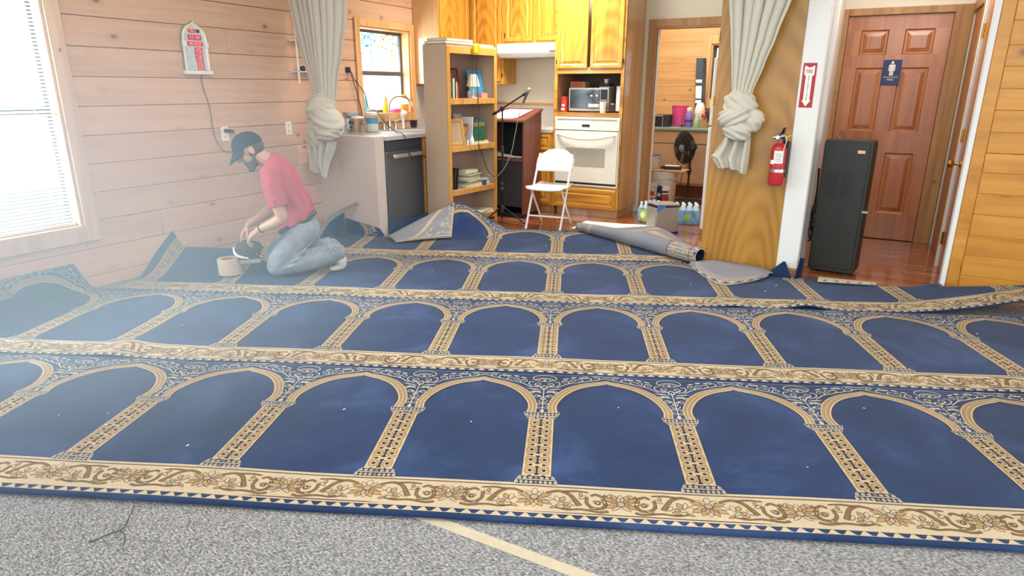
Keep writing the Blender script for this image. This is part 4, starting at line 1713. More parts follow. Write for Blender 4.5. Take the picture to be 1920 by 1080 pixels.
pc = MB().add([(-3.30, 6.90, .9465), (-3.20, 6.92, .9465), (-3.21, 7.02, .9465), (-3.31, 7.0, .9465), (-3.30, 6.90, .951), (-3.20, 6.92, .957), (-3.21, 7.02, .951), (-3.31, 7.0, .953)],
              [(3, 2, 1, 0), (4, 5, 6, 7), (0, 1, 5, 4), (1, 2, 6, 5), (2, 3, 7, 6), (3, 0, 4, 7)]).build('napkin', M['paper'])
tag(pc, 'folded white napkin on the worktop behind the lectern', 'napkin')

# --- sink area on the left worktop
CT = .9455
sk = thing('sink', 'steel kitchen sink set in the worktop below the window', 'sink', (-4.42, 5.85, CT))
mb = MB()
sx0, sx1, sy0, sy1 = -4.66, -4.18, 5.62, 6.20
ins = [(sx0 + .04, sy0 + .04), (sx1 - .04, sy0 + .04), (sx1 - .04, sy1 - .04), (sx0 + .04, sy1 - .04)]
outr = [(sx0, sy0), (sx1, sy0), (sx1, sy1), (sx0, sy1)]
mb.add([(a, b, CT + .006) for a, b in outr] + [(a, b, CT + .004) for a, b in ins] + [(a, b, CT) for a, b in outr], [(k, (k + 1) % 4, 4 + (k + 1) % 4, 4 + k) for k in range(4)] + [(8 + k, 8 + (k + 1) % 4, (k + 1) % 4, k) for k in range(4)])
mb.poly([(a, b, CT + .001) for a, b in ins])
mb.build('rim', M['steel'], sk)
fc = thing('faucet', 'chrome gooseneck faucet with two lever handles at the sink', 'faucet', (-4.69, 5.83, CT))
mb = MB().lathe([(.030, 0), (.030, .006), (.022, .02), (.014, .09), (.012, .10)], (-4.69, 5.83, CT), 16)
pts = bez([(-4.69, 5.83, CT + .09), (-4.69, 5.83, CT + .22), (-4.675, 5.832, CT + .285), (-4.62, 5.835, CT + .34), (-4.54, 5.84, CT + .355), (-4.46, 5.845, CT + .335), (-4.405, 5.85, CT + .285), (-4.385, 5.852, CT + .245)], 6)
mb.tube(pts, .0105, 10)
mb.build('spout', M['chrome'], fc, smooth=True)
for yy, s in ((5.73, -1), (5.93, 1)):
    mb = MB().lathe([(.026, 0), (.024, .008), (.014, .05), (.012, .075), (.016, .082), (.010, .095)], (-4.69, yy, CT), 14)
    mb.tube([(-4.69, yy, CT + .085), (-4.665, yy + s * .03, CT + .10), (-4.64, yy + s * .055, CT + .112)], [.008, .007, .005], 8)
    mb.build('handle', M['chrome'], fc, smooth=True)
mb = MB().lathe([(.020, 0), (.018, .02), (.013, .03), (.015, .12), (.02, .16), (.018, .175)], (-4.67, 6.04, CT), 14)
mb.obox((-4.65, 6.04, CT + .178), .06, .03, .03, 0, 0, .4)
mb.build('sprayer', M['white'], fc, smooth=True)
kn = thing('plastic_jar', 'large clear jar with blue label on the worktop left of the faucet', 'jar', (-4.62, 5.45, CT))
MB().lathe([(.062, 0), (.068, .01), (.068, .155), (.060, .172), (.060, .18)], (-4.62, 5.45, CT), 24).build('body', M['clear'], kn, smooth=True)
MB().lathe([(.0692, .085), (.0692, .135)], (-4.62, 5.45, CT), 24, cap=False).build('label', M['blue'], kn, smooth=True)
MB().lathe([(.064, .172), (.064, .196), (.05, .2)], (-4.62, 5.45, CT), 24).build('lid', M['white'], kn, smooth=True)
MB().lathe([(.058, .004), (.063, .012), (.063, .08)], (-4.62, 5.45, CT), 24).build('contents', M['paper'], kn, smooth=True)
pd = thing('water_pitcher', 'clear water pitcher at the left end of the worktop', 'pitcher', (-4.46, 5.05, CT))
MB().lathe([(.052, 0), (.056, .008), (.056, .12), (.060, .15), (.060, .155)], (-4.46, 5.05, CT), 20).build('body', M['clear'], pd, smooth=True)
MB().lathe([(.060, .155), (.062, .165), (.03, .175)], (-4.46, 5.05, CT), 20).build('lid', M['white'], pd, smooth=True)
MB().tube(bez([(-4.40, 5.05, CT + .14), (-4.365, 5.05, CT + .13), (-4.36, 5.05, CT + .08), (-4.40, 5.05, CT + .04)], 5), .008, 8).build('handle', M['chrome'], pd, smooth=True)
bb = thing('food_box', 'brown box beside the plastic jar on the worktop', 'box', (-4.70, 5.36, CT))
MB().box(-4.745, -4.70, 5.27, 5.37, CT, CT + .16).build('body', M['cardboard'], bb, bevel=0.002)
bw = MB().lathe([(.03, 0), (.05, .01), (.075, .04), (.078, .045), (.07, .045), (.045, .012)], (-4.725, 5.27, CT + .1605), 18, cap=False).build('bowl', plain('blue_white_china', 'd8e0ec', .3), smooth=True)
tag(bw, 'white and blue bowl on the brown box under the window', 'bowl')
cu_ = MB().lathe([(.030, 0), (.044, .08), (.046, .085), (.042, .085), (.028, .006)], (-4.66, 6.22, CT), 18).build('cup', M['black'], smooth=True)
tag(cu_, 'black cup on the worktop at the right of the sink', 'cup')
spg = MB().tube(bez([(-4.40, 6.10, CT + .028), (-4.36, 6.14, CT + .045), (-4.30, 6.19, CT + .036), (-4.26, 6.24, CT + .022)], 5), [.016] * 4 + [.02] * 8 + [.016] * 4, 8).build('scrub_brush', M['white'], smooth=True)
tag(spg, 'white curved scrub brush lying at the sink edge', 'brush')
# things on the window sill
SZ = 1.1205
yb = thing('soap_bottle', 'yellow squeeze bottle on the kitchen window sill', 'bottle', (-4.82, 5.93, SZ))
MB().lathe([(.030, 0), (.034, .006), (.034, .08), (.022, .11), (.018, .13)], (-4.815, 5.93, SZ), 16).build('body', M['yellow'], yb, smooth=True)
MB().lathe([(.020, .13), (.018, .15), (.010, .165), (.008, .185)], (-4.815, 5.93, SZ), 14).build('cap', M['gold'], yb, smooth=True)
bb2 = thing('soap_bottle', 'tall blue bottle on the left of the kitchen window sill', 'bottle', (-4.83, 5.60, SZ))
MB().lathe([(.026, 0), (.028, .006), (.028, .12), (.012, .15), (.012, .175)], (-4.83, 5.60, SZ), 16).build('body', plain('aqua_plastic', '7cc3d8', .3), bb2, smooth=True)
MB().lathe([(.014, .17), (.014, .195)], (-4.83, 5.60, SZ), 12).build('cap', M['white'], bb2, smooth=True)
ob = thing('detergent_pouch', 'orange and white pouch at the right of the kitchen window sill', 'pouch', (-4.80, 6.24, SZ))
MB().lathe([(.045, 0), (.052, .02), (.050, .12), (.040, .17), (.03, .19)], (-4.80, 6.24, SZ), 16).build('body', M['orange'], ob, smooth=True)
MB().lathe([(.0525, .085), (.051, .15)], (-4.80, 6.24, SZ), 16, cap=False).build('label', M['paper'], ob, smooth=True)
pk = MB().obox((-4.81, 6.09, SZ + .02), .07, .12, .038, .1).build('sponge', M['pink'], bevel=0.008)
tag(pk, 'pink sponge on the kitchen window sill', 'sponge')
# floral film on the upper pane
ff = MB()
rg = random.Random(21)
gx = X0 - .1135
cols = 6
for i in range(250):
    cy, cz = rg.uniform(5.57, 6.29), 1.96 - abs(rg.gauss(0, .17))
    dens = 1.0 if cy < 5.95 else .8
    if cz < 1.60 or rg.random() > dens:
        continue
    if 5.78 < cy < 6.0 and cz < 1.80 and rg.random() < .5:
        continue
    r_ = rg.uniform(.010, .024)
    if cy < 5.95:
        k = rg.choice((0, 0, 1, 1, 2, 5))
    else:
        k = rg.choice((3, 3, 4, 4, 4, 1, 5))
    ff.mat(k)
    a = rg.uniform(0, PI)
    pts = []
    for q in range(6):
        t = 2 * PI * q / 6
        y_, z_ = r_ * math.cos(t), r_ * .55 * math.sin(t)
        pts.append((gx + .0002 * (i % 7), cy + y_ * math.cos(a) - z_ * math.sin(a), cz + y_ * math.sin(a) + z_ * math.cos(a)))
    ff.poly(pts)
fm = ff.build('floral_film', [film('film_blue', '9cc6f6'), film('film_sky', 'cfe8ff'), film('film_violet', 'aab6f2'), film('film_yellow', 'ffe9a8'), film('film_brown', 'd8c48e'), film('film_teal', 'c2ece2')], win2)

# cables by the window
mb = MB()
mb.tube(bez([(X0 + .03, 5.30, 1.56), (X0 + .03, 5.33, 1.50), (X0 + .028, 5.41, 1.30), (X0 + .03, 5.45, 1.14), (X0 + .04, 5.42, 1.03), (X0 + .03, 5.33, 1.01)], 6), .004, 6)
mb.tube(bez([(X0 + .03, 5.33, 1.54), (X0 + .032, 5.37, 1.46), (X0 + .04, 5.50, 1.33), (X0 + .03, 5.56, 1.18), (-4.60, 5.50, 1.155), (-4.42, 5.42, CT + .10), (-4.25, 5.36, CT + .02), (-4.10, 5.27, CT + .015), (-4.03, 5.23, CT - .02), (-4.010, 5.25, .82), (-4.005, 5.30, .70)], 6), .0045, 6)
tag(mb.build('power_cable', M['black'], smooth=True), 'black power cords hanging by the kitchen window and over the worktop edge', 'cord')
op = thing('wall_outlet', 'outlet with black plugs above the worktop behind the curtain knot', 'outlet', (X0 + .015, 5.28, 1.03))
MB().box(X0 + .0155, X0 + .021, 5.23, 5.33, .975, 1.08).build('cover_plate', M['white'], op, bevel=0.002)
MB().box(X0 + .021, X0 + .075, 5.25, 5.30, 1.03, 1.06).box(X0 + .021, X0 + .06, 5.26, 5.30, .985, 1.01).build('plug', M['black'], op, bevel=0.004)
sw = thing('wall_outlet', 'black socket high on the boards left of the kitchen window trim', 'outlet', (X0, 5.31, 1.56))
MB().box(X0, X0 + .022, 5.28, 5.335, 1.53, 1.585).build('plug', M['black'], sw, bevel=0.004)

# ------------------------------------------------------------------ bookcase and its contents
BR = math.atan2(.80, .09)
bk = thing('bookcase', 'tall tan bookcase with honey-wood shelf edges beside the lectern', 'bookcase', (-3.69, 5.48, 0), BR)
W_, D_, H_ = .805, .30, 1.79
MB().box(0, .02, .012, D_, 0, H_ - .02).build('side_panel', M['shelf_side'], bk, local=True)
MB().box(W_ - .02, W_, .012, D_, 0, H_ - .02).build('side_panel', M['shelf_side'], bk, local=True)
MB().box(0, W_, .0, D_, H_ - .02, H_).build('top_panel', M['shelf_side'], bk, local=True, bevel=0.002)
MB().box(.02, W_ - .02, D_ - .006, D_, 0, H_ - .02).build('back_panel', M['shelf_inside'], bk, local=True)
MB().box(0, .045, -.006, .012, 0, H_ - .02).box(W_ - .045, W_, -.006, .012, 0, H_ - .02).box(.045, W_ - .045, -.006, .012, H_ - .085, H_ - .02).build('face_frame', M['shelf_wood'], bk, local=True, bevel=0.002)
SHZ = (.075, .385, .825, 1.285)
for z in SHZ:
    s = MB().box(.02, W_ - .02, .012, D_ - .006, z - .018, z).build('shelf', M['shelf_inside'], bk, local=True)
    MB().box(.045, W_ - .045, -.006, .012, z - .055, z).build('shelf_edge', M['shelf_wood'], s, local=True, bevel=0.002)
BM = xf(bk)


def in_case(x, y, z):
    return BM @ Vector((x, y, z))


PAGES = M['cream_paper']


def book(label, x, y, z, t, d, h, mat, lean=0.0, group=None, flat_=False, rz=0.0, name='book', yaw=0.0, cat='book'):
    """upright: thickness along the shelf; flat: lying down. x,y,z: the resting corner or centre"""
    p = in_case(x, y, z)
    r = thing(name, label, cat, p, BR + rz, group)
    mb = MB()
    if flat_:
        cov = [(-h / 2, h / 2, -d / 2, d / 2, 0, .003), (-h / 2, h / 2, -d / 2, d / 2, t - .003, t), (-h / 2, h / 2, d / 2 - .003, d / 2, 0, t)]
        pg = (-h / 2 + .003, h / 2 - .003, -d / 2 + .002, d / 2 - .003, .003, t - .003)
        if yaw:
            cov[2] = (-h / 2, h / 2, -d / 2, -d / 2 + .003, 0, t)
            pg = (-h / 2 + .003, h / 2 - .003, -d / 2 + .003, d / 2 - .002, .003, t - .003)
    else:
        cov = [(0, .003, 0, d, 0, h), (t - .003, t, 0, d, 0, h), (0, t, 0, .003, 0, h)]
        pg = (.003, t - .003, .003, d - .002, .003, h - .003)
    for c in cov:
        mb.box(*c)
    q = MB().box(*pg)
    if lean:
        rot = Matrix.Rotation(lean, 4, 'Y')
        lift = -min(0, min((rot @ v).z for v in mb.v))
        for m_ in (mb, q):
            m_.v = [rot @ v + Vector((0, 0, lift)) for v in m_.v]
    mb.build('cover', mat, r, local=True)
    q.build('pages', PAGES, r, local=True)
    return r


z = SHZ[3] + .0005
x = .05
for lab, t, h, m_ in (('tall patterned black and white book at the left of the top shelf', .034, .225, plain('black_white_spine', '6c6a66', .6, var=.4, scale=45)),
                      ('thin dark green book beside the patterned book, top shelf', .016, .20, M['green']), ('cream book between thin dark books, top shelf', .022, .19, M['cream_paper']),
                      ('thin black book on the top shelf', .012, .18, M['black']), ('small cream book with brown bands, top shelf', .022, .155, plain('tan_spine', 'cdb184', .6)),
                      ('smallest book in the row on the top shelf, beside the maroon frame', .018, .125, plain('red_spine', '8d4136', .6))):
    book(lab, x, .018, z, t * 1.12, .15, h, m_, group='upright books on the top shelf')
    x += t * 1.12 + .0025
x += .012
fr = thing('framed_picture', 'maroon framed picture leaning at the back of the top shelf', 'picture', in_case(.335, .20, z), BR)
mb = MB()
rot = Matrix.Rotation(R(-8), 4, 'X')
for a0_, a1_, b0, b1 in ((-.11, -.085, 0, .30), (.085, .11, 0, .30), (-.085, .085, 0, .025), (-.085, .085, .275, .30)):
    mb.box(a0_, a1_, -.009, .009, b0, b1)
mb.v = [rot @ v for v in mb.v]
mb.build('frame', M['maroon'], fr, local=True, bevel=0.002)
q = MB().box(-.085, .085, -.003, .003, .025, .275)
q.v = [rot @ v for v in q.v]
q.build('picture', plain('brown_print', '7d5450', .4, var=.08, scale=8), fr, local=True)
fd = thing('folder', 'tall blue folder leaning in the right of the top shelf', 'folder', in_case(.66, .15, z), BR)
mb = MB().box(-.12, .12, -.008, .008, 0, .285)
mb.v = [Matrix.Rotation(R(-9), 4, 'X') @ v for v in mb.v]
mb.build('cover', M['blue'], fd, local=True, bevel=0.002)
mb = MB().box(.06, .12, -.0095, -.008, .004, .282)
mb.v = [Matrix.Rotation(R(-9), 4, 'X') @ v for v in mb.v]
mb.build('spine', plain('bright_blue', '5cb0e4', .5), fd, local=True)
mb = MB().box(-.11, .03, -.0095, -.008, .19, .275)
mb.v = [Matrix.Rotation(R(-9), 4, 'X') @ v for v in mb.v]
mb.build('label', plain('grey_blue', '6f8698', .5), fd, local=True)
lp = thing('table_lamp', 'little lamp with cream pleated shade on the top shelf', 'lamp', in_case(.50, .075, z), BR)
MB().lathe([(.045, 0), (.045, .008), (.014, .016), (.010, .06), (.022, .085), (.009, .105), (.008, .13)], (0, 0, 0), 18).build('base', M['cream_enamel'], lp, local=True, smooth=True)
mb = MB()
n = 28
for i in range(n):
    a, b = 2 * PI * i / n, 2 * PI * (i + 1) / n
    k0, k1 = (1.0, .93) if i % 2 else (.93, 1.0)
    mb.add([(.072 * k0 * math.cos(a), .072 * k0 * math.sin(a), .115), (.072 * k1 * math.cos(b), .072 * k1 * math.sin(b), .115), (.040 * k1 * math.cos(b), .040 * k1 * math.sin(b), .235), (.040 * k0 * math.cos(a), .040 * k0 * math.sin(a), .235)], [(0, 1, 2, 3)])
mb.build('lamp_shade', M['cream_paper'], lp, local=True, fix=False)
cs_ = MB().box(-.05, .05, -.035, .035, 0, .05)
cs_.v = [BM @ (v + Vector((.63, .06, z))) for v in cs_.v]
tag(cs_.build('card_box', plain('pink_card', 'd79a84', .6)), 'small pink card box before the blue folder', 'box')
jr = MB().lathe([(.02, 0), (.023, .004), (.023, .055), (.018, .065), (.018, .075)], in_case(.40, .05, z), 14).build('jar', plain('grey_jar', '8f8c88', .4), smooth=True)
tag(jr, 'small grey jar beside the lamp on the top shelf', 'jar')

z = SHZ[2] + .0005
pf = thing('framed_picture', 'gold framed picture leaning at the left of the second shelf', 'picture', in_case(.075, .06, z), BR + R(-20))
mb = MB()
for a0_, a1_, b0, b1 in ((0, .03, 0, .27), (.17, .20, 0, .27), (.03, .17, 0, .03), (.03, .17, .24, .27)):
    mb.box(a0_, a1_, -.008, .008, b0, b1)
rot = Matrix.Rotation(R(-14), 4, 'X')
mb.v = [rot @ v for v in mb.v]
mb.build('frame', M['gold'], pf, local=True, bevel=0.003)
q = MB().box(.03, .17, -.002, .003, .03, .24)
q.v = [rot @ v for v in q.v]
q.build('picture', plain('tan_print', 'b29a78', .5, var=.06, scale=6), pf, local=True)
mg = thing('magazine', 'grey and red magazine standing at the back of the second shelf', 'magazine', in_case(.345, .125, z), BR + R(10))
mb = MB().box(-.085, .085, -.004, .004, 0, .31)
mb.v = [Matrix.Rotation(R(-7), 4, 'X') @ v for v in mb.v]
mb.build('cover', plain('magazine_print', 'b3aeae', .4, var=.12, scale=14), mg, local=True)
mb = MB().box(-.075, .08, -.0055, -.004, .19, .225)
mb.v = [Matrix.Rotation(R(-7), 4, 'X') @ v for v in mb.v]
mb.build('title_band', plain('faded_red', 'b4635c', .5), mg, local=True)
book('orange book lying askew against the magazine, second shelf', .20, .02, z, .022, .16, .20, M['orange'], lean=R(32), group='books on the second shelf')
book('brown book leaning over the orange book, second shelf', .245, .03, z, .018, .15, .225, plain('brown_cover', '8b6552', .6), lean=R(27), group='books on the second shelf')
book('tall white book left of the green row, second shelf', .405, .03, z, .016, .17, .275, M['white'], lean=R(4), group='books on the second shelf')
x = .44
labs = ('first green book next to the white book, second shelf', 'second green book from the white book, second shelf', 'middle green book of the row of five, second shelf', 'fourth green book from the white book, second shelf', 'green book at the right end of the row, second shelf')
g0 = None
for k in range(5):
    r = book(labs[k], x, .03, z + .028, .036, .16, .222, M['green'], lean=R(3.5), group='green books on the second shelf')
    MB().box(.006, .030, -.001, 0, .15, .19).build('title_label', M['gold'], r, local=True)
    x += .0385
fb = book('flat cream box file under the green books, second shelf', .555, .12, z, .027, .20, .27, PAGES, flat_=True, name='box_file', cat='box file')
mbt = thing('pill_bottle', 'small white bottle before the white book, second shelf', 'bottle', in_case(.385, .012, z), BR)
MB().lathe([(.022, 0), (.023, .003), (.023, .06), (.015, .07)], (0, 0, 0), 16).build('body', M['white'], mbt, local=True, smooth=True)
MB().lathe([(.015, .066), (.016, .068), (.016, .088)], (0, 0, 0), 16).build('cap', M['paper'], mbt, local=True, smooth=True)
hk = MB().lathe([(.012, 0), (.014, .03), (.010, .05)], in_case(.325, .02, z), 12).build('glue_stick', M['white'], smooth=True)
tag(hk, 'tiny white tube at the front of the second shelf', 'tube')

z = SHZ[1] + .0005
x = .075
for k, lab in enumerate(('leftmost dark book leaning on the third shelf', 'middle dark leaning book on the third shelf', 'dark leaning book nearest the pile, third shelf')):
    book(lab, x, .03, z, .022, .15, .215, M['black'] if k != 1 else plain('dark_brown_cover', '3b2d28', .5), lean=R(7), group='dark leaning books on the third shelf')
    x += .034
x = .42
zz = z
pile_ = [('bottom tan book of the pile on the third shelf', .042, .19, .27, plain('rose_tan_cover', 'b98f7a', .6), -.02), ('green-edged magazine low in the pile, third shelf', .012, .20, .26, M['green'], .04), ('yellow book in the pile, third shelf', .022, .17, .23, plain('lime_cover', 'b8b84a', .5), .10),
         ('white book in the middle of the pile, third shelf', .028, .17, .24, M['white'], .02), ('maroon thin book in the pile, third shelf', .014, .18, .22, M['maroon'], -.05), ('green book near the top of the pile, third shelf', .022, .19, .26, M['green'], .12), ('white book on top of the pile, third shelf', .032, .15, .21, M['cream_paper'], .02)]
for lab, t, d, h, m_, rz in pile_:
    book(lab, x + .02 * math.sin(t * 900), .11, zz, t, d, h, m_, flat_=True, rz=rz, group='pile of flat books on the third shelf')
    zz += t + .0005
tr = MB().lathe([(.022, 0), (.038, 0), (.038, .045), (.022, .045), (.022, 0)], in_case(.60, .035, z), 20, cap=False).build('tape_roll', M['navy_plain'], smooth=True)
tag(tr, 'roll of blue tape beside the book pile, third shelf', 'tape')
zz = z
for k, (lab, t) in enumerate((('bottom pamphlet stack at the right of the third shelf', .03), ('blue and white brochure on the pamphlets, third shelf', .012), ('top brochure with curled edge, third shelf right', .010))):
    book(lab, .67 + .005 * k, .155, zz, t, .17, .20, (PAGES, M['blue'], M['white'])[k], flat_=True, rz=.1 * k, group='pamphlets on the third shelf', name='brochure', cat='brochure')
    zz += t + .0005
ns = MB()
for k in range(6):
    ns.obox(in_case(.60 + .01 * (k % 2), .10, SHZ[0] + .004 + .006 * k), .30, .20, .005, BR + .06 * k)
tag(ns.build('newspapers', PAGES), 'loose newspapers on the bottom shelf of the bookcase', 'newspapers')
# on top of the case
zt = H_ + .0005
book('grey book with white spine on top of the bookcase, lower one', .20, .13, zt, .026, .27, .42, M['grey_board'], flat_=True, group='large books on top of the bookcase')
book('grey book with white spine on top of the bookcase, upper one', .22, .13, zt + .027, .026, .25, .40, M['grey_board'], flat_=True, group='large books on top of the bookcase')
book('flat white-edged book at the right end of the bookcase top', .62, .14, zt, .020, .25, .33, plain('pale_cover', 'c9cdbf', .5), flat_=True, group='large books on top of the bookcase')
ad = thing('clip_lamp', 'yellow clip with cord hanging on the bookcase top edge', 'clip lamp', in_case(.42, -.015, H_ - .045), BR)
MB().box(-.045, .02, -.028, -.0065, -.03, .045).build('housing', M['yellow'], ad, local=True, bevel=0.006)
MB().tube(bez([(-.02, -.018, .045), (-.01, -.02, .06), (.03, -.02, .055), (.05, -.022, .03), (.045, -.024, -.03)], 6), .006, 8).build('clip', M['yellow'], ad, local=True, smooth=True)
pts = bez([in_case(.45, -.02, 1.70), in_case(.445, -.014, 1.50), in_case(.47, -.012, 1.28), in_case(.475, -.014, 1.1), in_case(.47, -.012, .82), in_case(.52, -.014, .72), in_case(.60, -.02, .56), in_case(.70, -.02, .47), in_case(.78, -.03, .46), Vector((-3.50, 6.10, .49)), Vector((-3.43, 6.085, .56))], 6)
tag(MB().tube(pts, .0035, 6).build('lamp_cord', M['black'], smooth=True), 'thin black cord hanging down the bookcase front to the stand', 'cord')

# ------------------------------------------------------------------ lectern, microphone, chair
lt = thing('lectern', 'cherry-red lectern with dark open back and sloping top', 'lectern', (-3.545, 6.55, 0))
lx0, lx1, ly0, ly1 = -3.80, -3.29, 6.325, 6.74
for x0, x1 in ((lx1 - .022, lx1), (lx0, lx0 + .022)):
    MB().hexa([(x0, ly0, .045), (x1, ly0, .045), (x1, ly1, .045), (x0, ly1, .045)], [(x0, ly0, 1.04), (x1, ly0, 1.04), (x1, ly1, 1.145), (x0, ly1, 1.145)]).build('side_panel', M['cherry'], lt, bevel=0.002)
MB().hexa([(lx0 - .015, ly0 - .03, 1.035), (lx1 + .015, ly0 - .03, 1.035), (lx1 + .015, ly1 + .01, 1.148), (lx0 - .015, ly1 + .01, 1.148)], [(lx0 - .015, ly0 - .03, 1.058), (lx1 + .015, ly0 - .03, 1.058), (lx1 + .015, ly1 + .01, 1.172), (lx0 - .015, ly1 + .01, 1.172)]).build('top', M['cherry'], lt, bevel=0.003)
MB().box(lx0 + .022, lx1 - .022, ly0 + .006, ly1 - .02, .625, .645).build('shelf', M['cherry'], lt, bevel=0.002)
MB().box(lx0 + .022, lx1 - .022, ly1 - .02, ly1, .045, 1.10).build('front_panel', M['dark'], lt)
MB().box(lx0 + .022, lx1 - .022, ly0 + .035, ly0 + .045, .12, .622).build('inner_panel', M['dark'], lt)
MB().box(lx0 + .01, lx1 - .01, ly0 + .02, ly1 - .01, 0, .05).build('plinth', M['black'], lt)
ppr = thing('paper_sheets', 'white papers lying on the lectern top', 'papers', (-3.56, 6.5, 1.10))
sl = (1.172 - 1.058) / (ly1 - ly0 + .04)
for k in range(3):
    x0, y0 = -3.735 + .022 * k, 6.345 + .012 * k
    zf = lambda y: 1.0585 + sl * (y - ly0 + .03) + .002 * (k + 1)
    MB().hexa([(x0, y0, zf(y0)), (x0 + .29, y0, zf(y0)), (x0 + .33, y0 + .30, zf(y0 + .30)), (x0 + .04, y0 + .30, zf(y0 + .30))], [(x0, y0, zf(y0) + .0012), (x0 + .29, y0, zf(y0) + .0012), (x0 + .33, y0 + .30, zf(y0 + .30) + .0012), (x0 + .04, y0 + .30, zf(y0 + .30) + .0012)]).build('sheet', M['paper'], ppr)
cl = MB().tube(bez([(-3.74, 6.42, .667), (-3.66, 6.40, .68), (-3.58, 6.42, .672), (-3.48, 6.41, .665), (-3.36, 6.42, .66)], 6), [.020] * 6 + [.024] * 6 + [.018] * 7 + [.012] * 6, 8)
cl.tube(bez([(-3.75, 6.45, .69), (-3.70, 6.43, .70), (-3.62, 6.45, .672)], 5), .018, 8)
tag(cl.build('cable_bundle', plain('pale_cable', 'd3d0c2', .5), smooth=True), 'coiled pale cables on the lectern shelf', 'cable')

ms = thing('microphone_stand', 'black boom microphone stand on tripod before the lectern', 'microphone stand', (-3.40, 6.10, 0))
BMt = M['black_metal']
MB().cyl((-3.40, 6.10, .06), (-3.40, 6.10, .80), .0115, n=12).cyl((-3.40, 6.10, .78), (-3.40, 6.10, 1.17), .008, n=12).build('pole', BMt, ms, smooth=True)
MB().lathe([(.012, .84), (.018, .845), (.018, .90), (.012, .905)], (-3.40, 6.10, -.1), 12).build('clutch', M['black'], ms, smooth=True)
MB().lathe([(.012, .34), (.021, .35), (.021, .38), (.014, .39), (.021, .40), (.019, .43), (.012, .44)], (-3.40, 6.10, 0), 12).build('clutch', M['black'], ms, smooth=True)
MB().lathe([(.012, .10), (.024, .11), (.024, .175), (.012, .185)], (-3.40, 6.10, 0), 12).build('leg_hub', M['black'], ms, smooth=True)
for a in (240, 0, 120):
    d = Vector((math.cos(R(a)), math.sin(R(a)), 0))
    L = MB().tube([Vector((-3.40, 6.10, .165)) + d * .02, Vector((-3.40, 6.10, .012)) + d * .27], .008, 8).build('leg', BMt, ms, smooth=True)
    MB().cyl(Vector((-3.40, 6.10, .016)) + d * .262, Vector((-3.40, 6.10, .009)) + d * .30, .011, n=8).build('rubber_foot', M['rubber'], L)
MB().obox((-3.40, 6.095, 1.185), .035, .04, .045, 0, 0, .3).cyl((-3.40, 6.06, 1.185), (-3.40, 6.12, 1.185), .013, n=10).build('boom_clamp', M['black'], ms, bevel=0.003)
MB().cyl((-3.51, 6.10, 1.125), (-3.165, 6.10, 1.318), .0075, n=10).cyl((-3.512, 6.10, 1.124), (-3.47, 6.10, 1.147), .013, n=10).build('boom_arm', BMt, ms, smooth=True)
MB().cyl((-3.165, 6.10, 1.318), (-3.14, 6.10, 1.332), .012, n=10).obox((-3.128, 6.10, 1.325), .028, .028, .04, 0, 0, .5).build('mic_clip', M['black'], ms)
ms.location.y -= .05
mc = thing('microphone', 'grey handheld microphone clipped to the boom arm', 'microphone', (-3.12, 6.08, 1.32))
p0, p1 = Vector((-3.148, 6.075, 1.245)), Vector((-3.098, 6.075, 1.345))
dd = (p1 - p0).normalized()
MB().cyl(p0, p1, .010, .0135, n=12).build('handle', plain('grey_metal', '6c6b6a', .4, .6), mc, smooth=True)
MB().lathe([(.014, 0), (.022, .010), (.024, .024), (.020, .042), (.008, .050), (0, .051)], p1, 14, dd, cap=False).build('grille', M['steel'], mc, smooth=True)
pts = bez([p0, p0 - dd * .04, (-3.20, 6.07, 1.09), (-3.23, 6.06, .93), (-3.27, 6.06, .76), (-3.34, 6.06, .61), (-3.43, 6.07, .51), (-3.50, 6.09, .48), (-3.58, 6.10, .50)], 6)
tag(MB().tube(pts, .004, 6).build('microphone_cable', M['grey_board'], smooth=True), 'grey cable hanging from the microphone past the stand', 'cable').location.y = -.05
mc.location.y -= .05

ch = thing('folding_chair', 'white plastic folding chair standing before the oven', 'chair', (-2.865, 6.11, 0), R(5))
WM = M['white_metal']
hw = .185
for s in (-1, 1):
    MB().tube(bez([(s * hw, -.205, .012), (s * hw, -.05, .33), (s * hw * .99, .09, .60), (s * hw * .96, .155, .735)], 5), .0115, 8).build('front_leg', WM, ch, local=True, smooth=True)
    MB().tube(bez([(s * (hw - .022), -.13, .415), (s * (hw - .022), -.02, .27), (s * (hw - .022), .10, .13), (s * (hw - .018), .195, .012)], 5), .0105, 8).build('rear_leg', WM, ch, local=True, smooth=True)
    MB().cyl((s * hw, -.2095, 0), (s * hw, -.201, .03), .014, n=8).build('foot_cap', M['white'], ch, local=True)
MB().cyl((-hw, -.145, .13), (hw, -.145, .13), .0095, n=8).build('stretcher', WM, ch, local=True, smooth=True)
MB().cyl((-hw + .022, .145, .075), (hw - .022, .145, .075), .0085, n=8).build('stretcher', WM, ch, local=True, smooth=True)


def seat_fn(s, t):
    x = (s - .5) * 2
    w2 = .205 - .025 * t - .03 * max(0, (.10 - t) / .10) ** 2
    y = -.215 + .39 * t
    return (x * w2, y, .432 + .012 * x * x - .018 * math.sin(PI * t) - .025 * max(0, (.12 - t) / .12) ** 2)


MB().grid(seat_fn, 14, 14).build('seat', M['white'], ch, local=True, smooth=2, solid=.014)


def back_fn(s, t):
    x = (s - .5) * 2
    k = .20 if t < .55 else .20 - .055 * ((t - .55) / .45) ** 2.2
    k -= .02 * max(0, (.2 - t) / .2) ** 2
    z = .565 + .215 * t - .045 * (x ** 4) * t ** 3
    y = .075 + .105 * t + .022 * (1 - x * x)
    return (x * k, y, z)


MB().grid(back_fn, 16, 10).build('backrest', M['white'], ch, local=True, smooth=2, solid=.016)

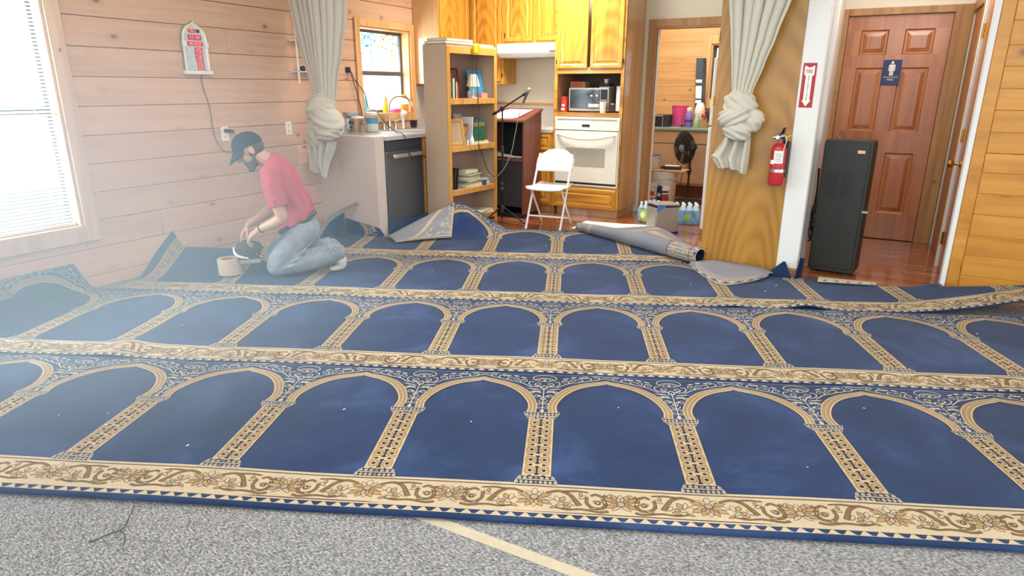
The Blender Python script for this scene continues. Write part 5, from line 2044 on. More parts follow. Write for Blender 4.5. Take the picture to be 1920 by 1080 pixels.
# paper sheet on the floor behind the rolled rug
sh = Sheet()
sh.grid(0, .78, 0, .48, .04, 0)
sh.drape('floor_paper', lambda s, t: Vector((-2.62 + s * .99 - .02 * t, 6.10 + t * .95 + s * .12, .004 + .006 * max(0, math.sin(9 * s + 5 * t)) + .01 * max(0, .08 - s))), None, thick=0, mats=[M['paper']])
tag(bpy.data.objects['floor_paper'], 'cream paper sheet lying on the wood floor behind the rolled rug', 'paper')

# ------------------------------------------------------------------ things on the walls of the big room
# window blind
bd = thing('window_blind', 'white slatted blind hanging in the bright left window', 'blind', (X0 - .06, 1.77, .47))
mb = MB()
z = .50
while z < 2.0:
    mb.obox((X0 - .062, 1.77, z), .024, 1.455, .0014, 0, 0, R(34))
    z += .0235
mb.build('slats', plain('blind_white', 'e9eef2', .5, var=.01), bd)
MB().box(X0 - .085, X0 - .04, 1.045, 2.495, .462, .482).build('bottom_rail', M['white'], bd, bevel=0.003)
MB().box(X0 - .085, X0 - .035, 1.045, 2.495, 1.985, 2.02).build('head_rail', M['white'], bd, bevel=0.003)
mb = MB()
for yy in (1.15, 1.75, 2.38):
    mb.cyl((X0 - .048, yy, .47), (X0 - .048, yy, 2.0), .0025, n=5)
mb.build('ladder_cords', M['white'], bd)

# prayer-time clock
ck = thing('prayer_clock', 'arched cream wall clock with red number displays on the board wall', 'clock', (X0, 3.575, 1.49))
K0 = Vector((X0 + .004, 3.575, 1.487))
half = [(.108, .022), (.108, .215), (.108, .250), (.104, .285), (.092, .316), (.072, .341), (.046, .358), (.022, .369), (.008, .378), (0, .392)]
out = half + [(-a, b) for a, b in half[-2::-1]]
inn = [(a * .80, .03 + (b - .022) * .90) for a, b in out]
UY, UZ = Vector((0, 1, 0)), Vector((0, 0, 1))
MB().prism(out, K0, UY, UZ, .022).build('back_board', M['grey_board'], ck)
mb = MB()
n = len(out)
for d in (.022,):
    A = [K0 + UY * a + UZ * b + Vector((d, 0, 0)) for a, b in out]
    A2 = [K0 + UY * (a * .93) + UZ * (.022 + (b - .022) * .965 + .004) + Vector((d + .014, 0, 0)) for a, b in out]
    B = [K0 + UY * a + UZ * b + Vector((d + .002, 0, 0)) for a, b in inn]
    for i in range(n - 1):
        mb.add([A[i], A[i + 1], A2[i + 1], A2[i], B[i], B[i + 1]], [(0, 1, 2, 3), (3, 2, 5, 4)])
fme = mb.build('frame', plain('cream_frame', 'e6dfc6', .4, var=.03), ck, smooth=True)
MB().prism(inn, K0 + Vector((.0225, 0, 0)), UY, UZ, .002).build('face', plain('pale_clock_face', 'c3cdd1', .4, var=.05), ck)
MB().box(X0 + .003, X0 + .045, 3.455, 3.695, 1.482, 1.512).build('base_ledge', M['cream_enamel'], ck, bevel=0.003)
for s in (-1, 1):
    MB().box(X0 + .022, X0 + .044, 3.575 + s * .098 - .013, 3.575 + s * .098 + .013, 1.685, 1.725).build('pillar_capital', M['cream_enamel'], ck, bevel=0.002)
REDP = emit('display_red', 'b4243a', 0.25)
DIG = emit('display_digits', 'ff8a6a', 0.9)
rows = [(-.018, .315, .062, .028, 'TU'), (.0, .268, .118, .040, '11 14'), (.0, .222, .134, .032, '05.10.23'), (.022, .184, .070, .026, '6 06'), (.022, .154, .070, .026, '7 19'),
        (.022, .124, .070, .026, '1 08'), (.024, .094, .066, .026, '4 31'), (.026, .064, .062, .026, '6 52'), (.026, .036, .062, .024, '8 11')]
for cx, cz, w_, h_, s in rows:
    d = MB().box(X0 + .0285, X0 + .031, 3.575 + cx - w_ / 2, 3.575 + cx + w_ / 2, 1.487 + cz - h_ / 2, 1.487 + cz + h_ / 2).build('number_display', REDP, ck)
    text_obj('digits', s, h_ * .95, (X0 + .0315, 3.575 + cx, 1.487 + cz), (0, 1, 0), (0, 0, 1), DIG, d, .0006)
MB().box(X0 + .0285, X0 + .031, 3.595, 3.625, 1.79, 1.815).build('number_display', M['dark'], ck)
mb = MB()
for k in range(6):
    zz = 1.487 + .036 + .0296 * k
    mb.box(X0 + .0255, X0 + .0265, 3.515, 3.552, zz - .002, zz + .002).box(X0 + .0255, X0 + .0265, 3.632, 3.650, zz - .002, zz + .002)
mb.build('row_captions', M['grey_board'], ck)
pts = bez([(X0 + .02, 3.60, 1.485), (X0 + .012, 3.605, 1.40), (X0 + .012, 3.635, 1.28), (X0 + .012, 3.65, 1.18), (X0 + .012, 3.65, 1.06), (X0 + .014, 3.675, .95), (X0 + .016, 3.74, .87), (X0 + .02, 3.83, .865), (X0 + .03, 3.885, .915), (X0 + .035, 3.86, .99), (X0 + .03, 3.815, 1.025)], 7)
tag(MB().tube(pts, .003, 6).build('clock_cord', M['rubber'], smooth=True), 'thin dark cord from the prayer clock down to the outlet', 'cord')


def outlet(label, y, z, plug):
    r = thing('wall_outlet', label, 'outlet', (X0, y, z))
    MB().box(X0 + .0005, X0 + .007, y - .036, y + .036, z - .058, z + .058).build('cover_plate', M['white'], r, bevel=0.003)
    for s in (-1, 1):
        soc = MB().lathe([(.017, 0), (.017, .0025)], (X0 + .007, y, z + s * .026), 16, (1, 0, 0)).build('socket', M['cream_enamel'], r)
        MB().box(X0 + .0095, X0 + .0105, y - .008, y - .0055, z + s * .026 - .004, z + s * .026 + .006).box(X0 + .0095, X0 + .0105, y + .0055, y + .008, z + s * .026 - .004, z + s * .026 + .006).build('slots', M['dark'], soc)
    if plug:
        MB().tube([(X0 + .010, y - .004, z + .026), (X0 + .030, y + .01, z + .025), (X0 + .040, y + .05, z + .020), (X0 + .036, y + .07, z + .016)], [.015, .016, .012, .005], 10).build('plug', M['black'], r, smooth=True)
    return r


outlet('white outlet with a black plug, above the man’s cap', 3.765, 1.015, True)
outlet('white outlet with nothing plugged in, left of the knotted curtain', 4.463, 1.025, False)

# white wall rack behind the curtain
rk = thing('wall_rack', 'thin white wall rack half hidden behind the left curtain', 'rack', (X0, 4.75, 1.7))
WE = M['white_metal']
for yy in (4.575, 4.98):
    MB().box(X0 + .070, X0 + .082, yy - .006, yy + .006, 1.42, 2.005).build('side_panel', WE, rk)
for zz in (1.795, 1.525):
    MB().box(X0 + .001, X0 + .082, 4.570, 4.985, zz - .006, zz + .004).build('shelf', WE, rk)
dv = MB().lathe([(.018, 0), (.024, .01), (.024, .035), (.012, .045)], (X0 + .05, 4.655, 1.5295), 14).build('camera', M['black'], smooth=True)
tag(dv, 'small black device on the lower shelf of the white wall rack', 'camera')


# curtains
def curtain(name, label, xs, y0, ztop, knot, tails, seed, npl):
    """xs: [(z, x_left, x_right)] outline of the hanging cloth; knot: lobes; tails: outlines"""
    r = thing(name, label, 'curtain', (knot[0][0], y0, 0), 0, 'linen curtains tied in a knot')
    rg = random.Random(seed)
    zs = [q[0] for q in xs]

    def edge(z, i):
        for (a, b) in zip(xs[:-1], xs[1:]):
            if b[0] <= z <= a[0]:
                t = (a[0] - z) / (a[0] - b[0])
                t = t * t * (3 - 2 * t) * .35 + t * .65
                return a[i] + (b[i] - a[i]) * t
        return xs[-1][i]
    ph = [rg.uniform(-.5, .5) for _ in range(npl + 2)]
    am = [rg.uniform(.6, 1.25) for _ in range(npl + 2)]

    def fn(s, t):
        z = zs[0] + (zs[-1] - zs[0]) * t
        xl, xr = edge(z, 1), edge(z, 2)
        q = s * npl
        i = int(min(q, npl - 1e-6))
        sw = s + .018 * math.sin(2 * PI * q * .5 + 3 * t + ph[i]) * (1 - t * .5)
        x = xl + (xr - xl) * min(1, max(0, sw))
        a = min(.055, (xr - xl) * .085) * am[i]
        c = math.cos(2 * PI * q)
        y = y0 - a * (abs(c) ** .75 * (1 if c > 0 else -1)) - .05 * math.sin(PI * s) * (1 - .3 * t)
        x += a * .55 * math.sin(2 * PI * q)
        return (x, y, z)
    MB().grid(fn, npl * 12, 46).build('drape', M['fabric'], r, smooth=2)
    # knot: lobes of gathered cloth, each with soft creases running along it
    for (cx, dy, cz, rx, ry, rz, tilt, nf, tw) in knot:
        mb = MB()
        nu, nv = 64, 40
        p0 = rg.uniform(0, 6)
        rot = Matrix.Rotation(tilt, 3, 'Y')

        def lob(s, t):
            a = 2 * PI * s
            b = PI * t - PI / 2
            q1 = nf * 2.4 * b + tw * a + p0
            cre = 1 + .19 * (abs(math.sin(q1)) ** .6 - .6) + .05 * math.sin(3.1 * nf * b - a * 2 + 2 * p0)
            k = max(.0001, math.cos(b)) ** .72
            return Vector((cx, y0 + dy, cz)) + rot @ Vector((rx * math.cos(a) * k * cre, ry * math.sin(a) * k * cre, rz * math.sin(b)))
        mb.grid(lob, nu, nv)
        mb.build('knot', M['fabric'], r, smooth=2)
    for (outl, dy, npt) in tails:
        z_ = [q[0] for q in outl]
        p0 = rg.uniform(0, 6)

        def tf(s, t):
            z = z_[0] + (z_[-1] - z_[0]) * t
            for (a, b) in zip(outl[:-1], outl[1:]):
                if b[0] <= z <= a[0]:
                    k = (a[0] - z) / (a[0] - b[0])
                    xl, xr = a[1] + (b[1] - a[1]) * k, a[2] + (b[2] - a[2]) * k
                    break
            else:
                xl, xr = outl[-1][1:]
            w_ = xr - xl
            amp = min(.035, w_ * .16)
            return (xl + w_ * s, y0 + dy - amp * math.cos(2 * PI * npt * s + p0) - .035 * math.sin(PI * s) * t, z + (.05 * math.sin(PI * s * 1.0 + .5) - .03) * t * (.4 + w_))
        MB().grid(tf, npt * 14, 26).build('tail', M['fabric'], r, smooth=2)
    return r


curtain('curtain', 'linen curtain knotted before the beige counter wall, left of the kitchen window',
        [(2.72, -4.765, -4.06), (2.14, -4.745, -4.075), (1.95, -4.71, -4.10), (1.70, -4.655, -4.165), (1.45, -4.585, -4.25), (1.27, -4.55, -4.29)], 4.60, 2.72,
        [(-4.46, -.03, 1.20, .155, .11, .135, R(-28), 2, 2), (-4.37, -.05, 1.09, .165, .12, .13, R(38), 2, -2), (-4.50, -.02, 1.02, .12, .09, .19, R(14), 2, 1), (-4.36, -.06, 1.0, .14, .10, .085, R(-12), 2, 3)],
        [([(1.02, -4.66, -4.50), (.85, -4.685, -4.55), (.63, -4.675, -4.575)], .0, 2), ([(1.0, -4.58, -4.27), (.86, -4.565, -4.32), (.74, -4.545, -4.395), (.60, -4.475, -4.44)], -.05, 3)], 4, 9)
curtain('curtain', 'linen curtain knotted against the varnished plywood, above the fire extinguisher',
        [(2.72, -1.10, -.50), (2.0, -1.055, -.625), (1.75, -1.02, -.70), (1.55, -.995, -.765), (1.37, -.975, -.825), (1.28, -.965, -.83)], 5.19, 2.72,
        [(-.905, -.02, 1.275, .115, .085, .10, R(14), 2, 2), (-.93, -.05, 1.19, .115, .085, .075, R(-14), 2, -2), (-.80, -.035, 1.165, .070, .06, .085, R(24), 2, 2), (-.90, -.045, 1.095, .10, .08, .075, R(16), 2, 1)],
        [([(1.10, -.985, -.81), (.98, -1.025, -.805), (.88, -1.075, -.805), (.805, -1.02, -.815)], -.015, 3), ([(1.06, -.99, -.90), (.95, -1.045, -.96), (.885, -1.09, -1.02)], .02, 1)], 8, 6)
rl_ = thing('curtain_rail', 'thin white rail under the ceiling carrying the curtains', 'curtain rail', (-2.7, 4.9, 2.73))
MB().tube([(-4.77, 4.60, 2.735), (-.40, 5.19, 2.735)], .012, 8).build('rail', WE, rl_)

# fire extinguisher
fe = thing('fire_extinguisher', 'red fire extinguisher strapped to the plywood beside the post', 'fire extinguisher', (-.60, 5.235, .70))
fx, fy = -.603, 5.238
MB().lathe([(.050, .70), (.056, .706), (.058, .715), (.058, .955), (.054, .978), (.040, .998), (.020, 1.008), (.018, 1.03)], (fx, fy, 0), 28).build('cylinder', M['red'], fe, smooth=True)
MB().lathe([(.0595, .800), (.0595, .822)], (fx, fy, 0), 28, cap=False).build('strap', M['chrome'], fe, smooth=True)
MB().box(-.56, -.541, 5.22, 5.308, .76, 1.02).box(-.61, -.55, 5.29, 5.3115, .76, 1.02).build('bracket', M['black_metal'], fe, bevel=0.002)
mb = MB().lathe([(.019, 1.028), (.021, 1.035), (.021, 1.06), (.012, 1.066)], (fx, fy, 0), 14)
mb.cyl((fx - .015, fy - .01, 1.048), (fx - .052, fy - .015, 1.048), .012, n=12)
mb.build('valve', M['chrome'], fe, smooth=True)
MB().lathe([(.014, 0), (.014, .01)], (fx - .02, fy - .018, 1.05), 14, (0, -1, 0)).build('gauge', M['paper'], fe)
MB().tube([(fx - .01, fy - .01, 1.062), (fx + .012, fy - .025, 1.082), (fx + .022, fy - .05, 1.118)], [.010, .012, .010], 8, squash=(1.3, .6)).build('lever', M['black'], fe, smooth=True)
MB().tube([(fx, fy - .012, 1.045), (fx + .02, fy - .03, 1.05), (fx + .03, fy - .055, 1.035)], [.009, .010, .007], 8, squash=(1.3, .6)).build('carry_handle', M['black'], fe, smooth=True)
MB().tube(bez([(fx - .005, fy - .02, 1.066), (fx + .03, fy - .045, 1.064), (fx + .045, fy - .055, 1.03), (fx + .035, fy - .062, .97), (fx + .028, fy - .064, .92)], 5), .0022, 6).tube([(fx + .04, fy - .05, 1.055), (fx + .075, fy - .06, 1.068)], .0018, 5).build('seal_tag', M['paper'], fe, smooth=True)


def curved(a0, a1, z0, z1, r, n=8):
    mb = MB()
    mb.grid(lambda s, t: (fx + r * math.cos(a0 + (a1 - a0) * s), fy + r * math.sin(a0 + (a1 - a0) * s), z0 + (z1 - z0) * t), n, 1)
    return mb


lb = curved(R(-118), R(-52), .865, .955, .0586).build('label', M['paper'], fe, smooth=2)
curved(R(-150), R(-112), .858, .888, .0588).build('label', M['paper'], fe, smooth=2)
mb = MB()
for k in range(6):
    a = curved(R(-108), R(-62 - 6 * (k % 3)), .880 + .011 * k, .884 + .011 * k, .0590, 5)
    b = len(mb.v)
    mb.v += a.v
    mb.f += [[i + b for i in f] for f in a.f]
    mb.m += a.m
mb.build('printed_lines', M['grey_board'], lb)

# signs
sg = thing('fire_sign', 'red FIRE EXTINGUISHER arrow sign on the white post', 'sign', (-.4745, 5.304, 1.26))
SYP = 5.3035
MB().box(-.519, -.430, SYP - .002, SYP + .001, 1.26, 1.565).build('plate', M['sign_red'], sg)
cx = -.4745
arrow = [(-.033, .288), (0, .272), (.033, .288), (.033, .228), (.021, .216), (.021, .050), (.031, .050), (0, .008), (-.031, .050), (-.021, .050), (-.021, .216), (-.033, .228)]
mb = MB()
arr = MB()
P_ = lambda a, b: (cx + a, SYP - .0026, 1.26 + b)
arr.poly([P_(*arrow[i]) for i in (0, 11, 10, 4, 3, 2, 1)])
arr.poly([P_(*arrow[i]) for i in (10, 9, 5, 4)])
arr.poly([P_(*arrow[i]) for i in (8, 7, 6)])
arr.build('arrow', M['paper'], sg, fix=False)
text_obj('lettering', 'FIRE', .040, (cx, SYP - .0032, 1.26 + .247), (1, 0, 0), (0, 0, 1), M['sign_red'], sg, sx=.62)
for k, c in enumerate('EXTINGUISHER'):
    text_obj('lettering', c, .0165, (cx, SYP - .0032, 1.26 + .2125 - .0142 * k), (1, 0, 0), (0, 0, 1), M['dark'], sg, sx=.95)
ms_ = thing('washroom_sign', 'blue MEN sign with white figure on the panelled door', 'sign', (.046, HY, 1.42))
sy = HY + .0115
MB().box(-.028, .120, sy - .004, sy, 1.42, 1.642).build('plate', M['sign_blue'], ms_, bevel=0.0015)
mb = MB()
fy_ = sy - .0052


def flatpoly(pts):
    mb.poly([(.046 + a, fy_, 1.42 + b) for a, b in pts])


flatpoly([(.012 * math.cos(2 * PI * k / 12), .198 + .012 * math.sin(2 * PI * k / 12)) for k in range(12)])
flatpoly([(-.020, .182), (-.026, .174), (-.026, .126), (-.017, .126), (-.017, .168), (-.015, .168), (-.015, .182)])
flatpoly([(.020, .182), (.015, .182), (.015, .168), (.017, .168), (.017, .126), (.026, .126), (.026, .174)])
flatpoly([(-.015, .182), (-.015, .086), (-.002, .086), (-.002, .128), (.002, .128), (.002, .086), (.015, .086), (.015, .182)])
flatpoly([(-.060, .0745), (-.060, .071), (.060, .071), (.060, .0745)])
mb.build('figure', M['paper'], ms_, fix=False)
text_obj('lettering', 'MEN', .026, (.046, sy - .0056, 1.42 + .050), (1, 0, 0), (0, 0, 1), M['paper'], ms_)

# tall black cabinet heater at the hall entry
hr = thing('heater', 'tall black cabinet heater standing at the hall entrance', 'heater', (-.326, 5.553, 0), R(-8.2))
hw_, hh_ = .332, 1.027


def rrect(w0, w1, z0, z1, r, n=5):
    pts = []
    for cx_, cz_, a0 in ((w1 - r, z0 + r, -90), (w1 - r, z1 - r, 0), (w0 + r, z1 - r, 90), (w0 + r, z0 + r, 180)):
        for k in range(n + 1):
            a = R(a0 + 90 * k / n)
            pts.append((cx_ + r * math.cos(a), cz_ + r * math.sin(a)))
    return pts


HB = plain('dark_green_black', '22241f', .45, var=.06, scale=20)
MB().prism(rrect(0, hw_, .02, hh_, .025), (0, 0, 0), (1, 0, 0), (0, 0, 1), -.19).build('body', HB, hr, local=True, bevel=0.004)
MB().prism(rrect(.012, hw_ - .02, .05, hh_ - .02, .02), (0, -.008, 0), (1, 0, 0), (0, 0, 1), -.008).build('front_panel', HB, hr, local=True, bevel=0.002)
mb = MB()
for x0 in (.045, .155):
    for k in range(18):
        mb.box(x0, x0 + .085, -.0095, -.0078, .60 + .011 * k, .605 + .011 * k)
mb.build('vent_grille', plain('vent_dark', '191b18', .6), hr, local=True)
MB().box(.235, .285, -.0098, -.008, .935, .957).build('sticker', plain('pink_sticker', 'e8b9a4', .6), hr, local=True)
MB().box(hw_ - .01, hw_ + .03, -.004, .012, .50, .515).build('latch', M['grey_board'], hr, local=True)
MB().box(.02, .06, .02, .06, 0, .02).build('foot', M['black'], hr, local=True)
MB().box(.26, .30, .02, .06, 0, .02).build('foot', M['black'], hr, local=True)
MB().box(.02, .06, .13, .17, 0, .02).build('foot', M['black'], hr, local=True)
MB().box(.26, .30, .13, .17, 0, .02).build('foot', M['black'], hr, local=True)
hp = xf(hr)
mb = MB()
rg = random.Random(9)
for k in range(3):
    pts = [hp @ Vector((-.022 - .018 * rg.random(), .05 + .02 * k + .02 * rg.random(), z)) for z in (.80, .66, .56, .46, .37, .28, .22)]
    mb.tube(bez(pts, 5), .005, 6)
for k in range(3):
    c = hp @ Vector((-.03, .08 + .01 * k, .30 + .06 * k))
    mb.tube([c + Vector((.014 * math.cos(a) - .0, .012 * math.sin(a * 2), .055 * math.sin(a))) for a in [2 * PI * i / 12 for i in range(12)]], .005, 6, closed=True)
tag(mb.build('tangled_cable', M['black'], smooth=True), 'tangled black cords hanging at the left of the heater', 'cord')

# --- bits on the grey floor and the rugs
ts = MB().box(-1.6, 1.2, 1.496, 1.539, .0004, .0014)
tag(ts.build('tape_strip', plain('beige_tape', 'bdb199', .6, var=.03)), 'beige tape strip stuck on the grey floor in front of the rugs', 'tape')
wr = MB().tube(bez([(-2.06, 1.075, .012), (-2.01, 1.02, .006), (-1.985, .985, .004), (-1.99, .93, .012), (-2.0, .915, .006), (-2.015, .895, .004)], 6), .0016, 5)
wr.tube(bez([(-1.975, .972, .008), (-1.94, .965, .016), (-1.915, .952, .012), (-1.905, .94, .004)], 6), .0014, 5)
tag(wr.build('loose_thread', M['dark'], smooth=True), 'curled dark thread lying on the grey floor at the rug edge', 'thread')

# ------------------------------------------------------------------ behind the plywood and in the store room
fg = thing('refrigerator', 'white refrigerator seen edge-on behind the plywood partition', 'refrigerator', (-1.0, 6.8, 0))
MB().box(-1.33, -.62, 6.455, 7.20, .03, 1.66).build('body', M['white'], fg, bevel=0.01)
MB().box(-1.395, -1.335, 6.45, 7.20, .06, 1.04).build('door', M['white'], fg, bevel=0.008)
MB().box(-1.395, -1.335, 6.45, 7.20, 1.055, 1.66).build('freezer_door', M['white'], fg, bevel=0.008)
MB().box(-1.32, -.64, 6.47, 7.18, 0, .03).build('foot_rail', M['black'], fg)
MB().box(-1.425, -1.395, 7.10, 7.14, 1.10, 1.35).build('handle', M['grey_board'], fg, bevel=0.006)

CY_ = 8.70
sc_ = thing('store_counter', 'tan store-room cabinets with a teal worktop', 'cabinet', (-2.1, 9.0, 0))
MB().box(-3.35, -.95, CY_ - .015, SY - .002, .865, .90).build('worktop', M['teal'], sc_, bevel=0.004)
MB().box(-3.35, -.95, CY_ + .02, SY - .002, .16, .865).build('carcass', M['store_cab'], sc_)
MB().box(-3.35, -.95, CY_ + .05, SY - .002, 0, .16).build('toe_kick', plain('red_brown_board', '5e3328', .5), sc_)
for x0, x1 in ((-3.0, -2.60), (-2.585, -2.245), (-2.23, -1.86), (-1.845, -1.45)):
    MB().box(x0, x1, CY_ + .002, CY_ + .02, .70, .845).build('drawer', M['store_cab'], sc_, bevel=0.003)
    MB().box(x0, x1, CY_ + .002, CY_ + .02, .19, .685).build('door', M['store_cab'], sc_, bevel=0.003)
TZ = .9005


def at8(x, y=8.80):
    return (x, y, TZ)


rd_ = thing('radio', 'small black radio at the left end of the teal worktop', 'radio', at8(-2.50, 8.83))
MB().box(-2.60, -2.41, 8.76, 8.92, TZ, TZ + .155).build('body', M['dark'], rd_, bevel=0.006)
MB().box(-2.595, -2.50, 8.755, 8.761, TZ + .02, TZ + .135).build('screen', M['black'], rd_)
MB().box(-2.60, -2.495, 8.750, 8.757, TZ + .135, TZ + .150).box(-2.497, -2.490, 8.750, 8.757, TZ + .01, TZ + .14).build('bezel', M['steel'], rd_)
pkb = thing('pink_bin', 'bright pink plastic bin on the teal worktop', 'bin', at8(-2.33, 8.98))
MB().lathe([(.085, 0), (.09, .004), (.108, .255), (.112, .258), (.112, .27), (.104, .27), (.084, .01)], at8(-2.33, 8.98), 24, cap=False).build('body', M['pink'], pkb, smooth=True)
pp_ = thing('detergent_bottle', 'tall lilac bottle with white cap in front of the pink bin', 'bottle', at8(-2.165, 8.82))
MB().lathe([(.045, 0), (.050, .008), (.050, .12), (.046, .17), (.034, .20)], at8(-2.165, 8.82), 18).build('body', M['purple'], pp_, smooth=True)
MB().lathe([(.034, .20), (.036, .205), (.034, .245), (.02, .25)], at8(-2.165, 8.82), 16).build('cap', M['white'], pp_, smooth=True)
MB().lathe([(.0505, .07), (.0505, .10)], at8(-2.165, 8.82), 18, cap=False).build('label', plain('deep_purple', '54359a', .4), pp_, smooth=True)
gb = thing('spray_bottle', 'pale green bottle right of the lilac bottle', 'bottle', at8(-2.055, 8.80))
MB().lathe([(.032, 0), (.036, .006), (.036, .11), (.022, .145), (.016, .17)], at8(-2.055, 8.80), 16).build('body', M['pale_green'], gb, smooth=True)
MB().lathe([(.018, .165), (.018, .19)], at8(-2.055, 8.80), 12).build('cap', M['white'], gb, smooth=True)
lf = MB()
for k in range(9):
    a = .7 * k
    lf.tube([at8(-2.25, 8.80), (-2.25 + .035 * math.cos(a), 8.80 + .03 * math.sin(a), TZ + .04), (-2.25 + .065 * math.cos(a), 8.80 + .05 * math.sin(a), TZ + .05)], [.006, .011, .003], 6, squash=(1, .4))
tag(lf.build('dried_plant', plain('olive_leaf', '7d7a4a', .6), smooth=True), 'small dried plant between the pink bin and lilac bottle', 'plant')
wt_ = MB().lathe([(.05, 0), (.062, .02), (.060, .13), (.070, .20), (.055, .27), (.035, .31)], at8(-2.07, 8.98), 14).build('white_bag', M['paper'], smooth=True)
tag(wt_, 'white bag standing behind the green bottle', 'bag')
tbx = thing('tall_box', 'tall dark printed box leaning on the store-room boards', 'box', (-2.08, 9.2, TZ))
tb = [(-2.175, -2.085, 0), ]
MB().hexa([(-2.16, 9.10, TZ), (-2.07, 9.10, TZ), (-2.05, 9.17, TZ), (-2.14, 9.17, TZ)], [(-2.225, 9.20, TZ + .87), (-2.135, 9.20, TZ + .87), (-2.11, 9.285, TZ + .87), (-2.20, 9.285, TZ + .87)]).build('body', plain('box_dark', '35404c', .5), tbx)
mb = MB()
for (z0, z1) in ((.30, .34), (.36, .52), (.56, .60)):
    def q(t, e):
        return (-2.16 - .065 * t + .006, 9.0985 + .10 * t, TZ + .87 * t), (-2.07 - .065 * t - .006, 9.0985 + .10 * t, TZ + .87 * t)
    a, b = q(z0 / .87, 0)
    c, d = q(z1 / .87, 0)
    mb.poly([a, b, d, c])
mb.build('printed_panel', M['paper'], tbx, fix=False)
cbx = MB().box(-2.02, -1.86, 8.78, 8.92, TZ, TZ + .10).build('carton', M['cardboard'], bevel=0.003)
tag(cbx, 'brown carton on the teal worktop beside the refrigerator', 'carton')
orb = MB().obox((-1.93, 8.85, TZ + .145), .17, .13, .045, .2, 0, .12).build('tool_case', M['label_red'], bevel=0.01)
tag(orb, 'red case resting on the brown carton', 'case')
blb = MB().tube(bez([(-1.93, 8.76, TZ + .20), (-1.88, 8.74, TZ + .15), (-1.86, 8.74, TZ + .09), (-1.80, 8.73, TZ + .035)], 5), [.03] * 5 + [.04] * 5 + [.025] * 6, 8).build('tool_grip', M['rubber'], smooth=True)
tag(blb, 'black rubber grip hanging by the red case', 'tool')

# pedestal fan
fn_ = thing('pedestal_fan', 'black pedestal fan in the store room', 'fan', (-1.99, 8.33, 0))
FP = Vector((-1.99, 8.33, 0))
FBk = plain('fan_black', '20262b', .35, var=.05)
MB().lathe([(.20, 0), (.205, .012), (.18, .030), (.05, .045), (.03, .07)], FP, 28).build('base', FBk, fn_, smooth=True)
MB().cyl(FP + Vector((0, 0, .05)), FP + Vector((0, 0, .56)), .014, n=12).lathe([(.02, .36), (.026, .38), (.026, .42), (.018, .45)], FP, 12).build('pole', FBk, fn_, smooth=True)
fd_ = Vector((-.62, -.78, -.04)).normalized()
fc_ = Vector((-2.05, 8.25, .685))
MB().cyl(fc_ - fd_ * .04, fc_ - fd_ * .16, .05, .04, n=16).tube([FP + Vector((0, 0, .54)), FP + Vector((-.0, -.0, .62)), fc_ - fd_ * .1], .018, 8).build('motor_housing', FBk, fn_, smooth=True)
q3 = fd_.to_track_quat('Z', 'Y').to_matrix()
mb = MB()
for r_, h in ((.195, 0), (.17, .032), (.13, .048), (.085, .056), (.195, 0), (.17, -.03), (.12, -.045)):
    mb.tube([fc_ + q3 @ Vector((r_ * math.cos(2 * PI * i / 32), r_ * math.sin(2 * PI * i / 32), h)) for i in range(32)], .003 if h else .006, 5, closed=True)
for k in range(72):
    a = 2 * PI * k / 72
    for sg_ in (1, -1):
        mb.tube([fc_ + q3 @ Vector((r_ * math.cos(a + .25 * (1 - r_ / .195)), r_ * math.sin(a + .25 * (1 - r_ / .195)), sg_ * h)) for r_, h in ((.195, 0), (.17, .032), (.13, .047), (.06, .056))], .0016, 4, cap=False)
mb.build('guard', FBk, fn_, smooth=True)
mb = MB()
for k in range(5):
    a0_ = 2 * PI * k / 5
    mb.grid(lambda s, t: fc_ + q3 @ Vector(((.04 + .145 * t) * math.cos(a0_ + (s - .5) * 1.255), (.04 + .145 * t) * math.sin(a0_ + (s - .5) * 1.255), .022 * (s - .5) * 2)), 5, 5)
mb.build('blades', plain('fan_blade', '2b333b', .3), fn_, smooth=2)
MB().lathe([(.042, .05), (.040, .058), (.02, .066), (0, .067)], fc_, 18, fd_, cap=False).build('badge', plain('badge_steel', '8fa2b4', .3, .5), fn_, smooth=True)
crd = MB().tube(bez([FP + Vector((-.02, .06, .5)), FP + Vector((-.10, .06, .32)), FP + Vector((-.12, .05, .12)), FP + Vector((-.02, -.26, .006)), FP + Vector((.10, -.32, .005)), FP + Vector((.03, -.40, .005)), FP + Vector((.16, -.42, .005))], 6), .004, 6)
tag(crd.build('fan_cord', M['black'], smooth=True), 'black cord trailing from the pedestal fan', 'cord')


def bucket(name, label, c, r, h, mat, lidmat=None, group=None):
    t_ = thing(name, label, 'bucket', c, 0, group)
    MB().lathe([(r * .88, 0), (r * .90, .004), (r * .97, h * .80), (r * 1.03, h * .805), (r * 1.03, h * .86), (r * .98, h * .865), (r, h * .96), (r * 1.03, h * .965), (r * 1.03, h), (r * .95, h), (r * .85, .01)], c, 32, cap=False).build('body', mat, t_, smooth=True)
    if lidmat:
        MB().lathe([(r * 1.05, h * .955), (r * 1.06, h * 1.0), (r * .95, h * 1.01), (r * .94, h * .99), (.001, h * .99)], c, 32, cap=False).build('lid', lidmat, t_, smooth=True)
    Cc = Vector(c)
    pts = [Cc + Vector((r * 1.05 * math.cos(R(a)), r * 1.05 * math.sin(R(a)), h * .84 - .16 * math.sin(R(a + 60)) * h)) for a in range(-60, 121, 15)]
    MB().tube(pts, .003, 6).build('handle', M['grey_board'], t_, smooth=True)
    return t_


WB = plain('bucket_white', 'cfcbc0', .4, var=.03)
bk1 = bucket('bucket', 'white bucket with a lone-star flag label in the store room', (-2.19, 7.93, 0), .155, .43, WB)
cx_, cy_, rr = -2.19, 7.93, .155


def onb(a, z, k=1.0):
    rad = rr * (.90 + .07 * z / .344) + .0015 * k
    return (cx_ + rad * math.cos(R(a)), cy_ + rad * math.sin(R(a)), z)


